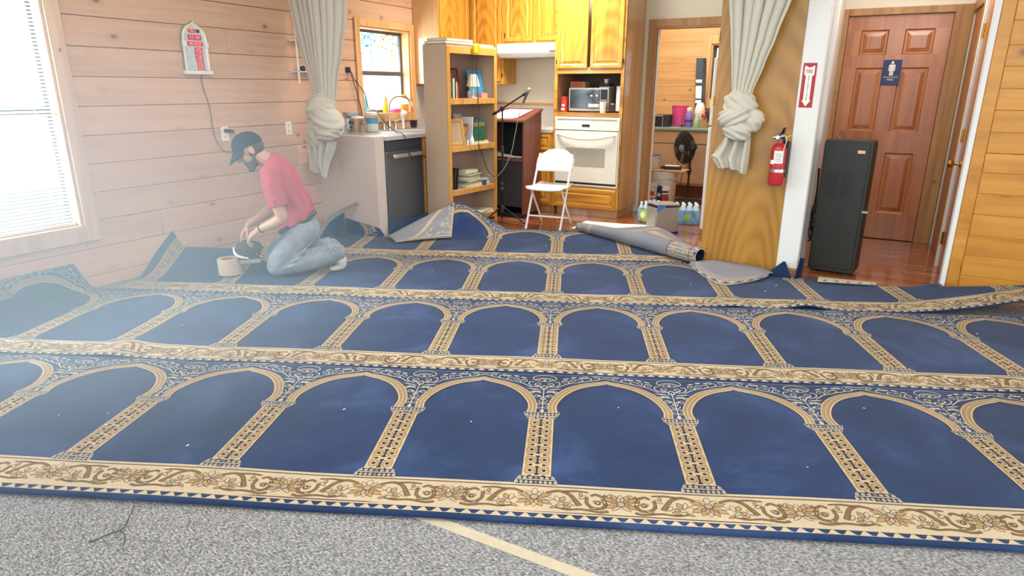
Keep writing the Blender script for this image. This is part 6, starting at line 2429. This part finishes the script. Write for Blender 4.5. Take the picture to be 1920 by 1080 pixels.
def bpatch(name, a0, a1, z0, z1, mat, par, k=1.0):
    mb = MB()
    mb.grid(lambda s, t: onb(a0 + (a1 - a0) * s, z0 + (z1 - z0) * t, k), 8, 3)
    return mb.build(name, mat, par, smooth=2)


lab = bpatch('flag_label', -112, -80, .055, .265, plain('flag_navy', '20304e', .5), bk1)
bpatch('white_stripe', -80, -48, .165, .265, M['paper'], lab)
bpatch('red_stripe', -80, -48, .055, .165, plain('flag_red', 'a63a3c', .5), lab)
bpatch('dark_band', -80, -50, .18, .205, M['dark'], lab, 1.6)
st = MB()
ctr = [(-96, .155)]
pts = []
for k in range(10):
    r_ = .036 if k % 2 == 0 else .015
    a = PI / 2 + k * PI / 5
    pts.append((-96 + r_ * math.cos(a) / (rr * .94) * 57.3, .155 + r_ * math.sin(a)))
for k in range(10):
    st.poly([onb(-96, .155, 2), onb(*pts[k], 2), onb(*pts[(k + 1) % 10], 2)])
st.build('star', M['paper'], lab)
bd2 = MB().box(-2.43, -1.93, 7.80, 8.10, .4335, .4455).build('board', M['cardboard'], bevel=0.002)
tag(bd2, 'thin board lying across the flag bucket', 'board')
bucket('bucket', 'small white bucket with blue rim standing on the thin board', (-2.345, 7.95, .446), .082, .165, WB, M['navy_plain'])
bucket('bucket', 'lower blue-rimmed bucket of the stack at the doorway jamb', (-2.285, 7.70, 0), .085, .125, WB, M['navy_plain'])
b4 = bucket('bucket', 'upper white bucket of the stack at the doorway jamb', (-2.285, 7.70, .1275), .085, .18, WB)
MB().grid(lambda s, t: (-2.285 + .0862 * math.cos(R(-100 + 60 * s)), 7.70 + .0862 * math.sin(R(-100 + 60 * s)), .165 + .05 * t), 6, 1).build('label', M['red'], b4, smooth=2)
tl = thing('power_tool', 'black and white tool lying on the thin board over the bucket', 'tool', (-2.12, 7.93, .446))
MB().obox((-2.10, 7.93, .472), .22, .07, .035, .15).build('body', M['dark'], tl, bevel=0.01)
MB().obox((-2.10, 7.925, .494), .17, .05, .012, .15).build('cover', M['paper'], tl, bevel=0.004)
MB().tube([(-2.24, 7.90, .46), (-2.21, 7.91, .475), (-2.18, 7.92, .478)], .016, 8).build('grip', M['black'], tl, smooth=True)

# bottled water packs
BLU = plain('pack_blue', '7fb2dc', .3, var=.2, scale=16)
GRN = plain('pack_green', 'a6cf4e', .35, var=.08, scale=14)


def pack(label, loc, rz, nx, ny, wrapmat, labmat, gap=.066):
    r = thing('water_pack', label, 'water pack', loc, rz, 'shrink-wrapped water packs')
    bot = plain('water_blue', 'c3dcec', .15, var=.05)
    for i in range(nx):
        for j in range(ny):
            x, y = (i - (nx - 1) / 2) * gap, (j - (ny - 1) / 2) * gap
            b = MB().lathe([(.028, .002), (.031, .008), (.031, .13), (.026, .155), (.013, .19), (.012, .2)], (x, y, 0), 10).build('bottle', bot, r, local=True, smooth=True)
            MB().lathe([(.0135, .198), (.0135, .215), (.01, .217)], (x, y, 0), 8).build('cap', M['white'], b, local=True)
    mb = MB()
    hx, hy = nx * gap / 2 + .002, ny * gap / 2 + .002

    def wrap(s, t):
        a = 2 * PI * s
        c, s_ = math.cos(a), math.sin(a)
        k = 1 / max(abs(c), abs(s_))
        x, y = c * k, s_ * k
        sc = 1 - .05 * (x * x * y * y)
        bump_ = .004 * (abs(math.sin(x * hx / gap * PI + PI / 2 * (nx % 2 == 0))) if abs(s_) > abs(c) else abs(math.sin(y * hy / gap * PI + PI / 2 * (ny % 2 == 0))))
        z = .004 + .150 * t
        q = 1 - .03 * t * t
        return (x * (hx + .002 - bump_) * sc * q, y * (hy + .002 - bump_) * sc * q, z)
    mb.grid(wrap, 72, 6)
    mb.build('wrap', wrapmat, r, local=True, smooth=2)
    mb = MB()
    mb.grid(lambda s, t: ((s - .5) * hx * 1.1, -hy - .0042 - .001 * math.sin(PI * s), .02 + .12 * t), 6, 2)
    mb.build('label', labmat, r, local=True)
    mb = MB()
    mb.lathe([(.035, 0), (.035, .0015)], (-hx * .05, -hy - .0055, .08), 16, (0, -1, 0))
    mb.build('emblem', M['paper'] if labmat is GRN else GRN, r, local=True)
    return r


pack('blue water pack behind the steel bin, in front of the doorway', (-1.66, 6.98, 0), R(22), 4, 3, BLU, BLU)
pack('green-labelled water pack left of the steel bin', (-2.02, 6.92, 0), R(-24), 3, 4, BLU, GRN)

# small steel pedal bin
tr_ = thing('pedal_bin', 'small brushed steel pedal bin in front of the water packs', 'bin', (-1.781, 6.257, 0), R(45.8))
MB().prism(rrect(0, .264, 0, .205, .022), (0, 0, .012), (1, 0, 0), (0, 1, 0), .25).build('body', M['steel'], tr_, local=True, bevel=0.003)
MB().prism(rrect(-.003, .267, -.003, .208, .024), (0, 0, 0), (1, 0, 0), (0, 1, 0), .014).build('base', M['black'], tr_, local=True)
lid = MB().prism(rrect(-.003, .267, -.004, .208, .024), (0, 0, 0), (1, 0, 0), (0, 1, 0), .016)
lid.v = [Matrix.Rotation(R(3), 4, 'Y') @ v + Vector((0, 0, .288)) for v in lid.v]
lid.build('lid', M['steel'], tr_, local=True, bevel=0.003)
MB().box(.005, .259, .004, .2, .262, .276).build('inner_rim', M['black'], tr_, local=True)
bg = MB()
bg.grid(lambda s, t: (.005 + .10 * s, -.004 - .003 * math.sin(7 * s), .285 - t * (.05 * (1 - s) + .012)), 8, 3)
bg.build('liner_bag', plain('blue_bag', '4a86d8', .4), tr_, local=True, smooth=2)
MB().box(-.03, .03, -.03, .02, .005, .022).build('pedal', M['black'], tr_, local=True, bevel=0.004)
rc = MB().lathe([(.03, 0), (.045, .01), (.04, .05), (.015, .07)], (-1.47, 7.10, 0), 9).build('rag_heap', plain('red_rag', '7f3a38', .8, var=.3, scale=12), smooth=True)
tag(rc, 'crumpled red and white rag at the foot of the refrigerator', 'rag')

# pale lint scraps on the rugs
lab = 'tiny pale scrap of lint lying on a navy prayer rug'
rg = random.Random(31)
first = None
for (u, v) in ((-2.10, .33), (-1.84, .27), (-1.90, .37), (-1.40, .14), (-.88, .50), (1.02, .20), (1.44, .72), (1.85, .30), (.34, .62), (-.30, .44), (-2.2, 1.45), (2.5, 1.75), (1.0, 2.62), (.55, 2.86), (1.5, 2.5), (-.95, 2.80), (-.62, 2.62), (1.62, 2.66), (1.75, 2.55), (-.1, 3.75)):
    k = min(3, int((v + .19) / ROW))
    p = SURF[k](u, v)
    if first is None:
        mb = MB()
        pts = [(-.010, -.003, 0), (.004, -.005, .001), (.011, .001, .003), (.003, .004, .001), (-.008, .003, .002)]
        mb.add(pts + [(a, b, c + .0012) for a, b, c in pts], [(4, 3, 2, 1, 0), (5, 6, 7, 8, 9)] + [(i, (i + 1) % 5, 5 + (i + 1) % 5, 5 + i) for i in range(5)])
        o = first = mb.build('lint_scrap', M['paper'])
    else:
        o = first.copy()
        C.objects.link(o)
    o.location = p + Vector((0, 0, .003))
    o.rotation_euler = (0, 0, rg.uniform(0, 6))
    o.scale = [rg.uniform(.4, .75)] * 3
    tag(o, lab, 'lint', 'pale lint scraps on the rugs')

# ------------------------------------------------------------------ the kneeling man and his tools
M['skin'] = plain('skin', 'c2977c', .5, var=.04, scale=18)
M['shirt'] = plain('coral_tshirt', 'b4505a', .85, var=.04, scale=60, spec=.15)
M['jeans'] = plain('faded_grey_jeans', '8d949f', .9, var=.10, scale=16, spec=.15)
M['cap'] = plain('black_navy_cap', '23282f', .8, var=.05, scale=80, spec=.2)
M['hair'] = plain('dark_short_hair', '4a3a32', .8, var=.12, scale=140)
M['sock'] = plain('pale_sock', 'cfcac2', .9, var=.04, scale=90)

man = thing('person', 'man in coral T-shirt, dark cap and grey jeans kneeling on the rugs', 'person', (-3.85, 3.50, .016), math.atan2(-.736, -.677))


def organic(mb, name, mat, parent, voxel=.007, it=4, fac=.5):
    """fuse overlapping limbs into one continuous skin"""
    o = mb.build(name, mat, None, fix=True)
    md = o.modifiers.new('fuse', 'REMESH')
    md.mode = 'VOXEL'
    md.voxel_size = voxel
    sm_ = o.modifiers.new('soft', 'SMOOTH')
    sm_.iterations = it
    sm_.factor = fac
    dg = bpy.context.evaluated_depsgraph_get()
    me = bpy.data.meshes.new_from_object(o.evaluated_get(dg))
    old = o.data
    o.modifiers.clear()
    o.data = me
    bpy.data.meshes.remove(old)
    me.name = name
    for p in me.polygons:
        p.use_smooth = True
    o.parent = parent
    return o


def ell(mb, c, r, q=None, n=14):
    c = Vector(c)
    b = len(mb.v)
    m = n // 2 + 2
    prof = [(math.sin(PI * k / m), -math.cos(PI * k / m)) for k in range(1, m)]
    t = MB().lathe(prof, (0, 0, 0), n)
    for v in t.v:
        p = Vector((v.x * r[0], v.y * r[1], v.z * r[2]))
        if q is not None:
            p = q @ p
        mb.v.append(c + p)
    mb.f += [[i + b for i in f] for f in t.f]
    mb.m += t.m
    return mb


def limb(mb, pts, rs, n=12, sq=None, ends=True):
    mb.tube(bez(pts, 4), [rs[min(int(i / 4), len(rs) - 1)] + (rs[min(int(i / 4) + 1, len(rs) - 1)] - rs[min(int(i / 4), len(rs) - 1)]) * ((i % 4) / 4) for i in range((len(pts) - 1) * 4 + 1)], n, squash=sq)
    if ends:
        ell(mb, pts[0], [rs[0]] * 3, n=10)
        ell(mb, pts[-1], [rs[-1]] * 3, n=10)
    return mb


def hand(mb, wrist, d, side, down, thumb=1, curl=(28, 42, 34), s=1.0, spread=.0):
    d = Vector(d).normalized()
    side = Vector(side)
    side = (side - d * side.dot(d)).normalized()
    down = Vector(down)
    down = (down - d * down.dot(d) - side * down.dot(side)).normalized()
    wv = Vector(wrist)
    kn = []
    for k, off in enumerate((-.031, -.010, .011, .030)):
        base = wv + side * off * .6 * s + d * .012 * s
        tip = wv + side * off * s + d * (.088 - .006 * abs(k - 1.3)) * s
        mb.tube([base, tip], [.013 * s, .0115 * s], 8)
        ell(mb, tip, [.0115 * s] * 3, n=8)
        kn.append(tip)
    for k, (p, ln) in enumerate(zip(kn, (.040, .046, .043, .034))):
        dr = d
        q = p
        pts = [p]
        ang = 0
        for j, l in enumerate((ln, ln * .68, ln * .52)):
            ang += curl[j] * (1 + .08 * (k - 1.5))
            v = d * math.cos(R(ang)) + down * math.sin(R(ang)) + side * spread * (k - 1.5)
            q = q + v.normalized() * l * s
            pts.append(q)
        mb.tube(pts, [.0098 * s, .0092 * s, .0085 * s, .0072 * s], 8)
        ell(mb, pts[-1], [.0072 * s] * 3, n=8)
        for x in pts[1:3]:
            ell(mb, x, [.0092 * s] * 3, n=8)
    tb = wv + side * (-.026 * thumb) * s + d * .022 * s
    v1 = (d * .62 + side * (-.62 * thumb) + down * .45).normalized()
    v2 = (d * .85 + side * (-.15 * thumb) + down * .5).normalized()
    a = tb + v1 * .042 * s
    b = a + v2 * .032 * s
    c = b + (v2 + down * .2).normalized() * .024 * s
    mb.tube([tb, a, b, c], [.0145 * s, .0115 * s, .0100 * s, .0078 * s], 8)
    ell(mb, c, [.0078 * s] * 3, n=8)
    ell(mb, a, [.0112 * s] * 3, n=8)


HP = R(33)
fdv, udv = Vector((math.cos(HP), 0, -math.sin(HP))), Vector((math.sin(HP), 0, math.cos(HP)))
HC = Vector((.212, 0, .940))
HQ = Matrix((fdv, Vector((0, 1, 0)), udv)).transposed()


def hp_(f, y, u):
    return HC + fdv * f + udv * u + Vector((0, y, 0))


bd_ = MB()
# head
ell(bd_, hp_(-.004, 0, .018), (.098, .076, .092), HQ, 20)
ell(bd_, hp_(.030, 0, -.055), (.062, .056, .064), HQ, 16)
ell(bd_, hp_(.070, 0, -.103), (.026, .030, .024), HQ, 12)
bd_.tube([hp_(.084, 0, .012), hp_(.100, 0, -.012), hp_(.114, 0, -.036)], [.010, .013, .017], 10)
ell(bd_, hp_(.112, 0, -.036), (.014, .019, .012), HQ, 10)
for s in (-1, 1):
    ell(bd_, hp_(.078, s * .032, .020), (.018, .024, .012), HQ, 10)
    ell(bd_, hp_(.062, s * .042, -.028), (.022, .020, .020), HQ, 10)
    ell(bd_, hp_(-.012, s * .077, -.012), (.020, .010, .033), HQ, 10)
ell(bd_, hp_(.092, 0, -.068), (.012, .024, .008), HQ, 10)
ell(bd_, hp_(.089, 0, -.081), (.012, .021, .008), HQ, 10)
# neck and torso core
limb(bd_, [(.17, 0, .895), (.115, 0, .865), (.06, 0, .81)], [.056, .058, .066])
limb(bd_, [(.035, 0, .78), (.0, 0, .68), (-.045, 0, .56), (-.08, 0, .42)], [.070, .080, .080, .085])
limb(bd_, [(.075, -.15, .775), (.07, 0, .79), (.075, .15, .775)], [.050, .05, .050])
# arms
NSH, NEL, NWR = Vector((.085, .19, .765)), Vector((.035, .235, .468)), Vector((.205, .150, .372))
FSH, FEL, FWR = Vector((.085, -.19, .765)), Vector((.095, -.235, .475)), Vector((.285, -.085, .368))
for sh_, el_, wr_ in ((NSH, NEL, NWR), (FSH, FEL, FWR)):
    limb(bd_, [sh_, sh_.lerp(el_, .5) + Vector((.004, .006, 0)), el_], [.056, .050, .041])
    limb(bd_, [el_, el_.lerp(wr_, .32) + Vector((-.006, .004, -.008)), wr_], [.041, .043, .026])
hand(bd_, NWR, (.78, -.20, -.58), (.15, -1, .15), (-.2, 0, -1), thumb=-1, curl=(30, 48, 40))
hand(bd_, FWR, (.62, .22, -.76), (0, 1, 0), (-.75, .1, -.62), thumb=-1, curl=(24, 44, 40))
# legs
for y, ax in ((.105, 0), (-.105, .03)):
    limb(bd_, [(-.12, y * .85, .345), (.02, y * 1.08, .20), (.120 + ax, y * 1.15, .070)], [.082, .068, .052])
    limb(bd_, [(.120 + ax, y * 1.15, .066), (-.10 + ax, y * 1.1, .105), (-.335 + ax, y, .120)], [.050, .052, .034])
    limb(bd_, [(-.335 + ax, y, .118), (-.365 + ax, y, .055), (-.345 + ax, y, .026), (-.30 + ax, y, .020)], [.032, .030, .022, .016])
organic(bd_, 'body', M['skin'], man, .0055, 3, .5)

mb = MB()
for s in (-1, 1):
    ell(mb, hp_(.084, s * .031, .000), (.012, .014, .008), HQ, 10)
mb.build('eyes', M['dark'], man, local=True, smooth=2)
br = MB()
for s in (-1, 1):
    limb(br, [hp_(-.005, s * .064, -.035), hp_(.018, s * .060, -.075), hp_(.050, s * .044, -.105), hp_(.078, s * .014, -.120)], [.010, .015, .020, .024])
    limb(br, [hp_(.094, s * .002, -.054), hp_(.084, s * .024, -.062), hp_(.066, s * .040, -.086)], [.006, .009, .013])
ell(br, hp_(.038, 0, -.082), (.060, .0585, .046), HQ, 16)
organic(br, 'beard', M['hair'], man, .006, 3)
hr_ = MB()
ell(hr_, hp_(-.020, 0, -.005), (.089, .0775, .068), HQ, 20)
organic(hr_, 'hair', M['hair'], man, .006, 2)
# cap
cq = MB()
CP = R(22)
cf, cu2 = Vector((math.cos(CP), 0, -math.sin(CP))), Vector((math.sin(CP), 0, math.cos(CP)))
CC = hp_(-.004, 0, .030)


def capf(s, t):
    a = 2 * PI * s
    b = PI / 2 * t
    rx, ry, rz_ = .112, .088, .100
    k = math.cos(b) ** .85
    return CC + cf * (rx * math.cos(a) * k) + Vector((0, ry * math.sin(a) * k, 0)) + cu2 * (rz_ * math.sin(b) - .004)


cq.grid(capf, 28, 10)
cq.build('cap_crown', M['cap'], man, local=True, smooth=2, solid=.003)
cb_ = MB()
bdv = Vector((math.cos(R(74)), 0, -math.sin(R(74))))


def brimf(s, t):
    a = (s - .5) * PI * .86
    root = CC + cf * (.111 * math.cos(a) ** .8) + Vector((0, .088 * math.sin(a), 0)) - cu2 * .004
    return root + bdv * (.092 * t * math.cos(a) ** .55) + cf * (.012 * t * math.cos(a)) + Vector((-.02 * (math.sin(a) ** 2) * t, 0, 0))


cb_.grid(brimf, 18, 6)
cb_.build('cap_brim', M['cap'], man, local=True, smooth=2, solid=.003)
MB().cyl(CC + cu2 * .094, CC + cu2 * .101, .008, .005, n=10).build('cap_button', M['cap'], man, local=True)
mb = MB()
mb.grid(lambda s, t: CC + cf * .098 + Vector((.004, .052 + .02 * s, .012 + .007 * t - .012 * s)), 2, 1)
# T-shirt
sh_ = MB()
secs = [((.098, .868), .062, .078), ((.070, .835), .090, .150), ((.040, .775), .118, .200), ((.005, .690), .128, .195), ((-.035, .600), .128, .178), ((-.068, .515), .128, .168), ((-.075, .445), .136, .172), ((-.070, .400), .142, .174)]
tilt = [R(48), R(38), R(26), R(20), R(20), R(20), R(24), R(27)]
ns_ = 40
vs = []
for k, (((cx, cz), rx, ry), ti) in enumerate(zip(secs, tilt)):
    for j in range(ns_):
        a = 2 * PI * j / ns_
        fold = 0
        if k >= 3:
            fold = (.007 * math.sin(7 * a + 1.7 * k) + .006 * math.sin(11 * a - 1.1 * k)) * min(1, (k - 2) / 3)
        x, y = (rx + fold) * math.cos(a), (ry + fold) * math.sin(a)
        vs.append(Vector((cx + x * math.cos(ti), y, cz - x * math.sin(ti))))
base = len(sh_.v)
sh_.v += vs
for k in range(len(secs) - 1):
    for j in range(ns_):
        j2 = (j + 1) % ns_
        sh_.f.append([k * ns_ + j, k * ns_ + j2, (k + 1) * ns_ + j2, (k + 1) * ns_ + j])
        sh_.m.append(0)
sh_.f.append(list(range(ns_))[::-1])
sh_.f.append([(len(secs) - 1) * ns_ + j for j in range(ns_)])
sh_.m += [0, 0]
for s_, (S_, E_) in ((1, (NSH, NEL)), (-1, (FSH, FEL))):
    m_ = S_.lerp(E_, .72)
    sh_.tube([S_ + Vector((-.03, -.06 * s_, .055)), S_ + Vector((-.006, -.012 * s_, .022)), S_.lerp(E_, .3) + Vector((.004, .006 * s_, 0)), m_], [.066, .078, .074, .071], 16)
    for k in range(3):
        a = S_.lerp(E_, .25 + .17 * k)
        sh_.tube([a + Vector((.07, .02 * s_, -.01)), a + Vector((.02, .072 * s_, .015)), a + Vector((-.05, .05 * s_, .045))], [.004, .010, .004], 6)
for k in range(5):
    sh_.tube([(-.02 - .02 * k, .165 - .012 * k, .60 - .02 * k), (-.10 - .012 * k, .150 - .02 * k, .50 - .012 * k), (-.165 - .006 * k, .10 - .03 * k, .425 + .012 * k)], [.004, .010, .005], 6)
organic(sh_, 'tshirt', M['shirt'], man, .0065, 3, .5)
# jeans
jn = MB()
ell(jn, (-.115, 0, .345), (.118, .158, .105), Matrix.Rotation(R(28), 3, 'Y'), 24)
ell(jn, (-.145, .055, .325), (.092, .098, .105), None, 18)
ell(jn, (-.145, -.055, .325), (.092, .098, .105), None, 18)
for y, ax in ((.105, 0), (-.105, .03)):
    sg_ = 1 if y > 0 else -1
    limb(jn, [(-.11, y * .85, .335), (-.01, y, .235), (.07, y * 1.1, .145), (.112 + ax, y * 1.15, .080)], [.105, .100, .086, .068], 16)
    limb(jn, [(.112 + ax, y * 1.15, .072), (.0 + ax, y * 1.14, .088), (-.14 + ax, y * 1.1, .112), (-.27 + ax, y * 1.05, .140), (-.345 + ax, y, .150)], [.068, .076, .084, .080, .068], 16)
    rg = random.Random(4 if y > 0 else 5)
    for k in range(9):                                     # creases behind the knee and round the calf
        x = -.02 - .04 * k + ax
        zc = .095 + .006 * k
        jn.tube([(x + .02, y * 1.1 + sg_ * .070, zc + .035), (x - .012, y * 1.1 + sg_ * .060, zc + .065 + .01 * rg.random()), (x - .03, y * 1.1, zc + .088)], [.004, .010, .005], 6)
    for k in range(4):
        jn.tube([(.09 - .05 * k, y * 1.1 + sg_ * .06, .06 + .04 * k), (.02 - .05 * k, y * 1.1 + sg_ * .088, .085 + .05 * k), (-.07 - .04 * k, y + sg_ * .08, .10 + .06 * k)], [.004, .008, .003], 6)
organic(jn, 'jeans', M['jeans'], man, .0065, 3, .5)
bt = MB()
for k, (rx, ry, z0) in enumerate(((.128, .166, 0), (.128, .166, .028))):
    pass
bt.grid(lambda s, t: Vector((-.098, 0, .415)) + Matrix.Rotation(R(28), 3, 'Y') @ Vector((.126 * math.cos(2 * PI * s), .166 * math.sin(2 * PI * s), -.004 + .03 * t - .02)), 36, 1)
bt.build('belt', M['black'], man, local=True, smooth=2, solid=.004)
ph = MB().obox((.030, .178, .362), .085, .018, .034, 0, 0, R(32))
ph.build('phone_pouch', M['black'], man, local=True, bevel=0.005)
sk_ = MB()
for y, ax in ((.105, 0), (-.105, .03)):
    sk_.cur = 0
    limb(sk_, [(-.330 + ax, y, .130), (-.368 + ax, y, .075), (-.372 + ax, y, .040), (-.335 + ax, y, .024), (-.295 + ax, y, .020)], [.040, .040, .032, .024, .018], 12)
    ell(sk_, (-.385 + ax, y, .085), (.028, .032, .034))
    so = organic(sk_, 'sock', M['sock'], man, .006, 3)
    sk_ = MB()
wb_ = MB()
wd = (NWR - NEL).normalized()
qw = wd.to_track_quat('Z', 'Y').to_matrix()
wc = NWR - wd * .02
wb_.tube([wc + qw @ Vector((.031 * math.cos(2 * PI * k / 20), .031 * math.sin(2 * PI * k / 20), 0)) for k in range(20)], .0045, 6, closed=True)
wb_.build('bracelet', M['dark'], man, local=True, smooth=True)

# seaming iron in his hands
PM = xf(man)


def wp(x, y, z):
    return PM @ Vector((x, y, z))


si = thing('seaming_iron', 'dark hand tool with pale curved handle held by the kneeling man', 'tool', wp(.29, .0, 0), man.rotation_euler[2])
it = MB()
ell(it, (-.005, .035, .205), (.095, .058, .060), Matrix.Rotation(R(14), 3, 'Y'), 18)
it.tube([(-.07, .035, .20), (.02, .035, .225), (.085, .03, .215)], [.045, .056, .036], 14)
it.box(-.085, .09, -.005, .075, .135, .165)
itm = organic(it, 'housing', M['dark'], si, .006, 3)
MB().tube(bez([(.105, .070, .235), (.105, .085, .205), (.085, .095, .175), (.045, .098, .158), (.012, .092, .150)], 5), [.006] * 6 + [.010] * 10 + [.007] * 5, 8).build('handle', M['white'], si, local=True, smooth=True)
MB().box(-.075, .08, .0, .07, .10, .135).build('sole_plate', M['steel'], si, local=True, bevel=0.006)
mb = MB()
rg = random.Random(8)
for k in range(9):
    c = Vector((-.10 + .05 * rg.random(), .06 + .03 * rg.random(), .12 + .08 * rg.random()))
    ell(mb, c, (.012, .010, .009), None, 8)
mb.build('fittings', M['brass'], si, local=True, smooth=2)
pr2 = MB()
for k in range(14):
    a = rg.uniform(0, 6.28)
    b = Vector((-.135 + .02 * rg.random(), .02 + .05 * rg.random(), .225))
    pr2.tube([b + Vector((0, 0, -.03)), b + Vector((.02 * math.cos(a), .02 * math.sin(a), .01)), b + Vector((.05 * math.cos(a), .04 * math.sin(a), .035 * rg.random()))], [.003, .007, .002], 5, squash=(1, .5))
pr2.tube([(-.12, .04, .20), (-.08, .04, .17)], .02, 8)
pr2.build('bristles', plain('straw_bristle', 'c9b27a', .8), si, local=True, smooth=True)
pr3 = MB().tube([(-.06, .05, .125), (-.12, .06, .07), (-.10, .03, .015), (-.04, .0, .010)], [.012, .014, .014, .012], 8)
pr3.build('power_lead', M['black'], si, local=True, smooth=True)

# wide paper tape roll and the long screwdriver
p = S2(*uv_of(-4.135, 3.16))
ro = thing('tape_roll', 'wide pale roll of seaming tape on the rug before the man', 'tape roll', p)
z0_ = p.z + .002
MB().lathe([(.058, 0), (.083, 0), (.083, .116), (.058, .116), (.058, 0)], (p.x, p.y, z0_), 36, cap=False).build('roll', plain('kraft_tape', 'c9b39c', .7, var=.04, scale=60, stretch=(1, 1, 8)), ro, smooth=True)
MB().lathe([(.054, .001), (.0575, .001), (.0575, .115), (.054, .115), (.054, .001)], (p.x, p.y, z0_), 30, cap=False).build('core', M['cardboard'], ro, smooth=True)
a_, b_ = Vector((-3.735, 3.395, 0)), Vector((-3.735, 3.70, 0))
a_.z = S2(*uv_of(a_.x, a_.y)).z + .012
b_.z = S2(*uv_of(b_.x, b_.y)).z + .014
sd = thing('screwdriver', 'long thin screwdriver lying on the rug beside the man’s shin', 'screwdriver', a_)
MB().tube([a_, a_.lerp(b_, .04), a_.lerp(b_, .62)], [.004, .0045, .0045], 8).build('shaft', M['chrome'], sd, smooth=True)
MB().tube([a_.lerp(b_, .60), a_.lerp(b_, .66), a_.lerp(b_, .94), b_], [.006, .013, .014, .009], 10).build('handle', M['black'], sd, smooth=True)

# ------------------------------------------------------------------ veiling light: bluish haze put in as a scatter volume under the left window
def glare_mat():
    m = bpy.data.materials.new('glare_scatter')  # bluish scatter imitating the veil of light around the window
    m.use_nodes = True
    nt = m.node_tree
    nt.nodes.remove(nt.nodes['Principled BSDF'])
    vs_ = nt.nodes.new('ShaderNodeVolumeScatter')
    vs_.inputs['Color'].default_value = (.60, .86, 1.0, 1)
    vs_.inputs['Anisotropy'].default_value = 0.0
    tc = nt.nodes.new('ShaderNodeTexCoord')
    mp = nt.nodes.new('ShaderNodeMapping')
    nt.links.new(tc.outputs['Object'], mp.inputs['Vector'])
    ln = nt.nodes.new('ShaderNodeVectorMath')
    ln.operation = 'LENGTH'
    nt.links.new(mp.outputs[0], ln.inputs[0])
    mr = nt.nodes.new('ShaderNodeMapRange')
    mr.interpolation_type = 'SMOOTHSTEP'
    mr.inputs[1].default_value = 0.15
    mr.inputs[2].default_value = 1.0
    mr.inputs[3].default_value = GLARE_DENSITY
    mr.inputs[4].default_value = 0.0
    nt.links.new(ln.outputs['Value'], mr.inputs[0])
    nt.links.new(mr.outputs[0], vs_.inputs['Density'])
    nt.links.new(vs_.outputs[0], nt.nodes['Material Output'].inputs['Volume'])
    return m


GLARE_DENSITY = 0.47
mb = MB()
ell(mb, (0, 0, 0), (1, 1, 1), None, 20)
hz = mb.build('glare', glare_mat())
hz.location = (-3.0, 1.35, .70)
hz.scale = (1.9, 1.7, 1.35)
hz.rotation_euler = (0, 0, R(25))
tag(hz, 'bluish added haze drifting in front of the left window', 'glare', kind='stuff')

bm = bmesh.new()
bm.from_mesh(hz.data)
mw_ = Matrix.Translation(hz.location) @ hz.rotation_euler.to_matrix().to_4x4() @ Matrix.Diagonal((*hz.scale, 1))
bmesh.ops.transform(bm, matrix=mw_, verts=bm.verts)
for co, no in (((X0 + .03, 0, 0), (1, 0, 0)), ((0, 0, .045), (0, 0, 1))):
    g = bmesh.ops.bisect_plane(bm, geom=bm.verts[:] + bm.edges[:] + bm.faces[:], plane_co=co, plane_no=no, clear_inner=True)
    bmesh.ops.holes_fill(bm, edges=[e for e in bm.edges if len(e.link_faces) == 1], sides=0)
bmesh.ops.transform(bm, matrix=mw_.inverted(), verts=bm.verts)
bmesh.ops.recalc_face_normals(bm, faces=bm.faces)
bm.to_mesh(hz.data)
bm.free()
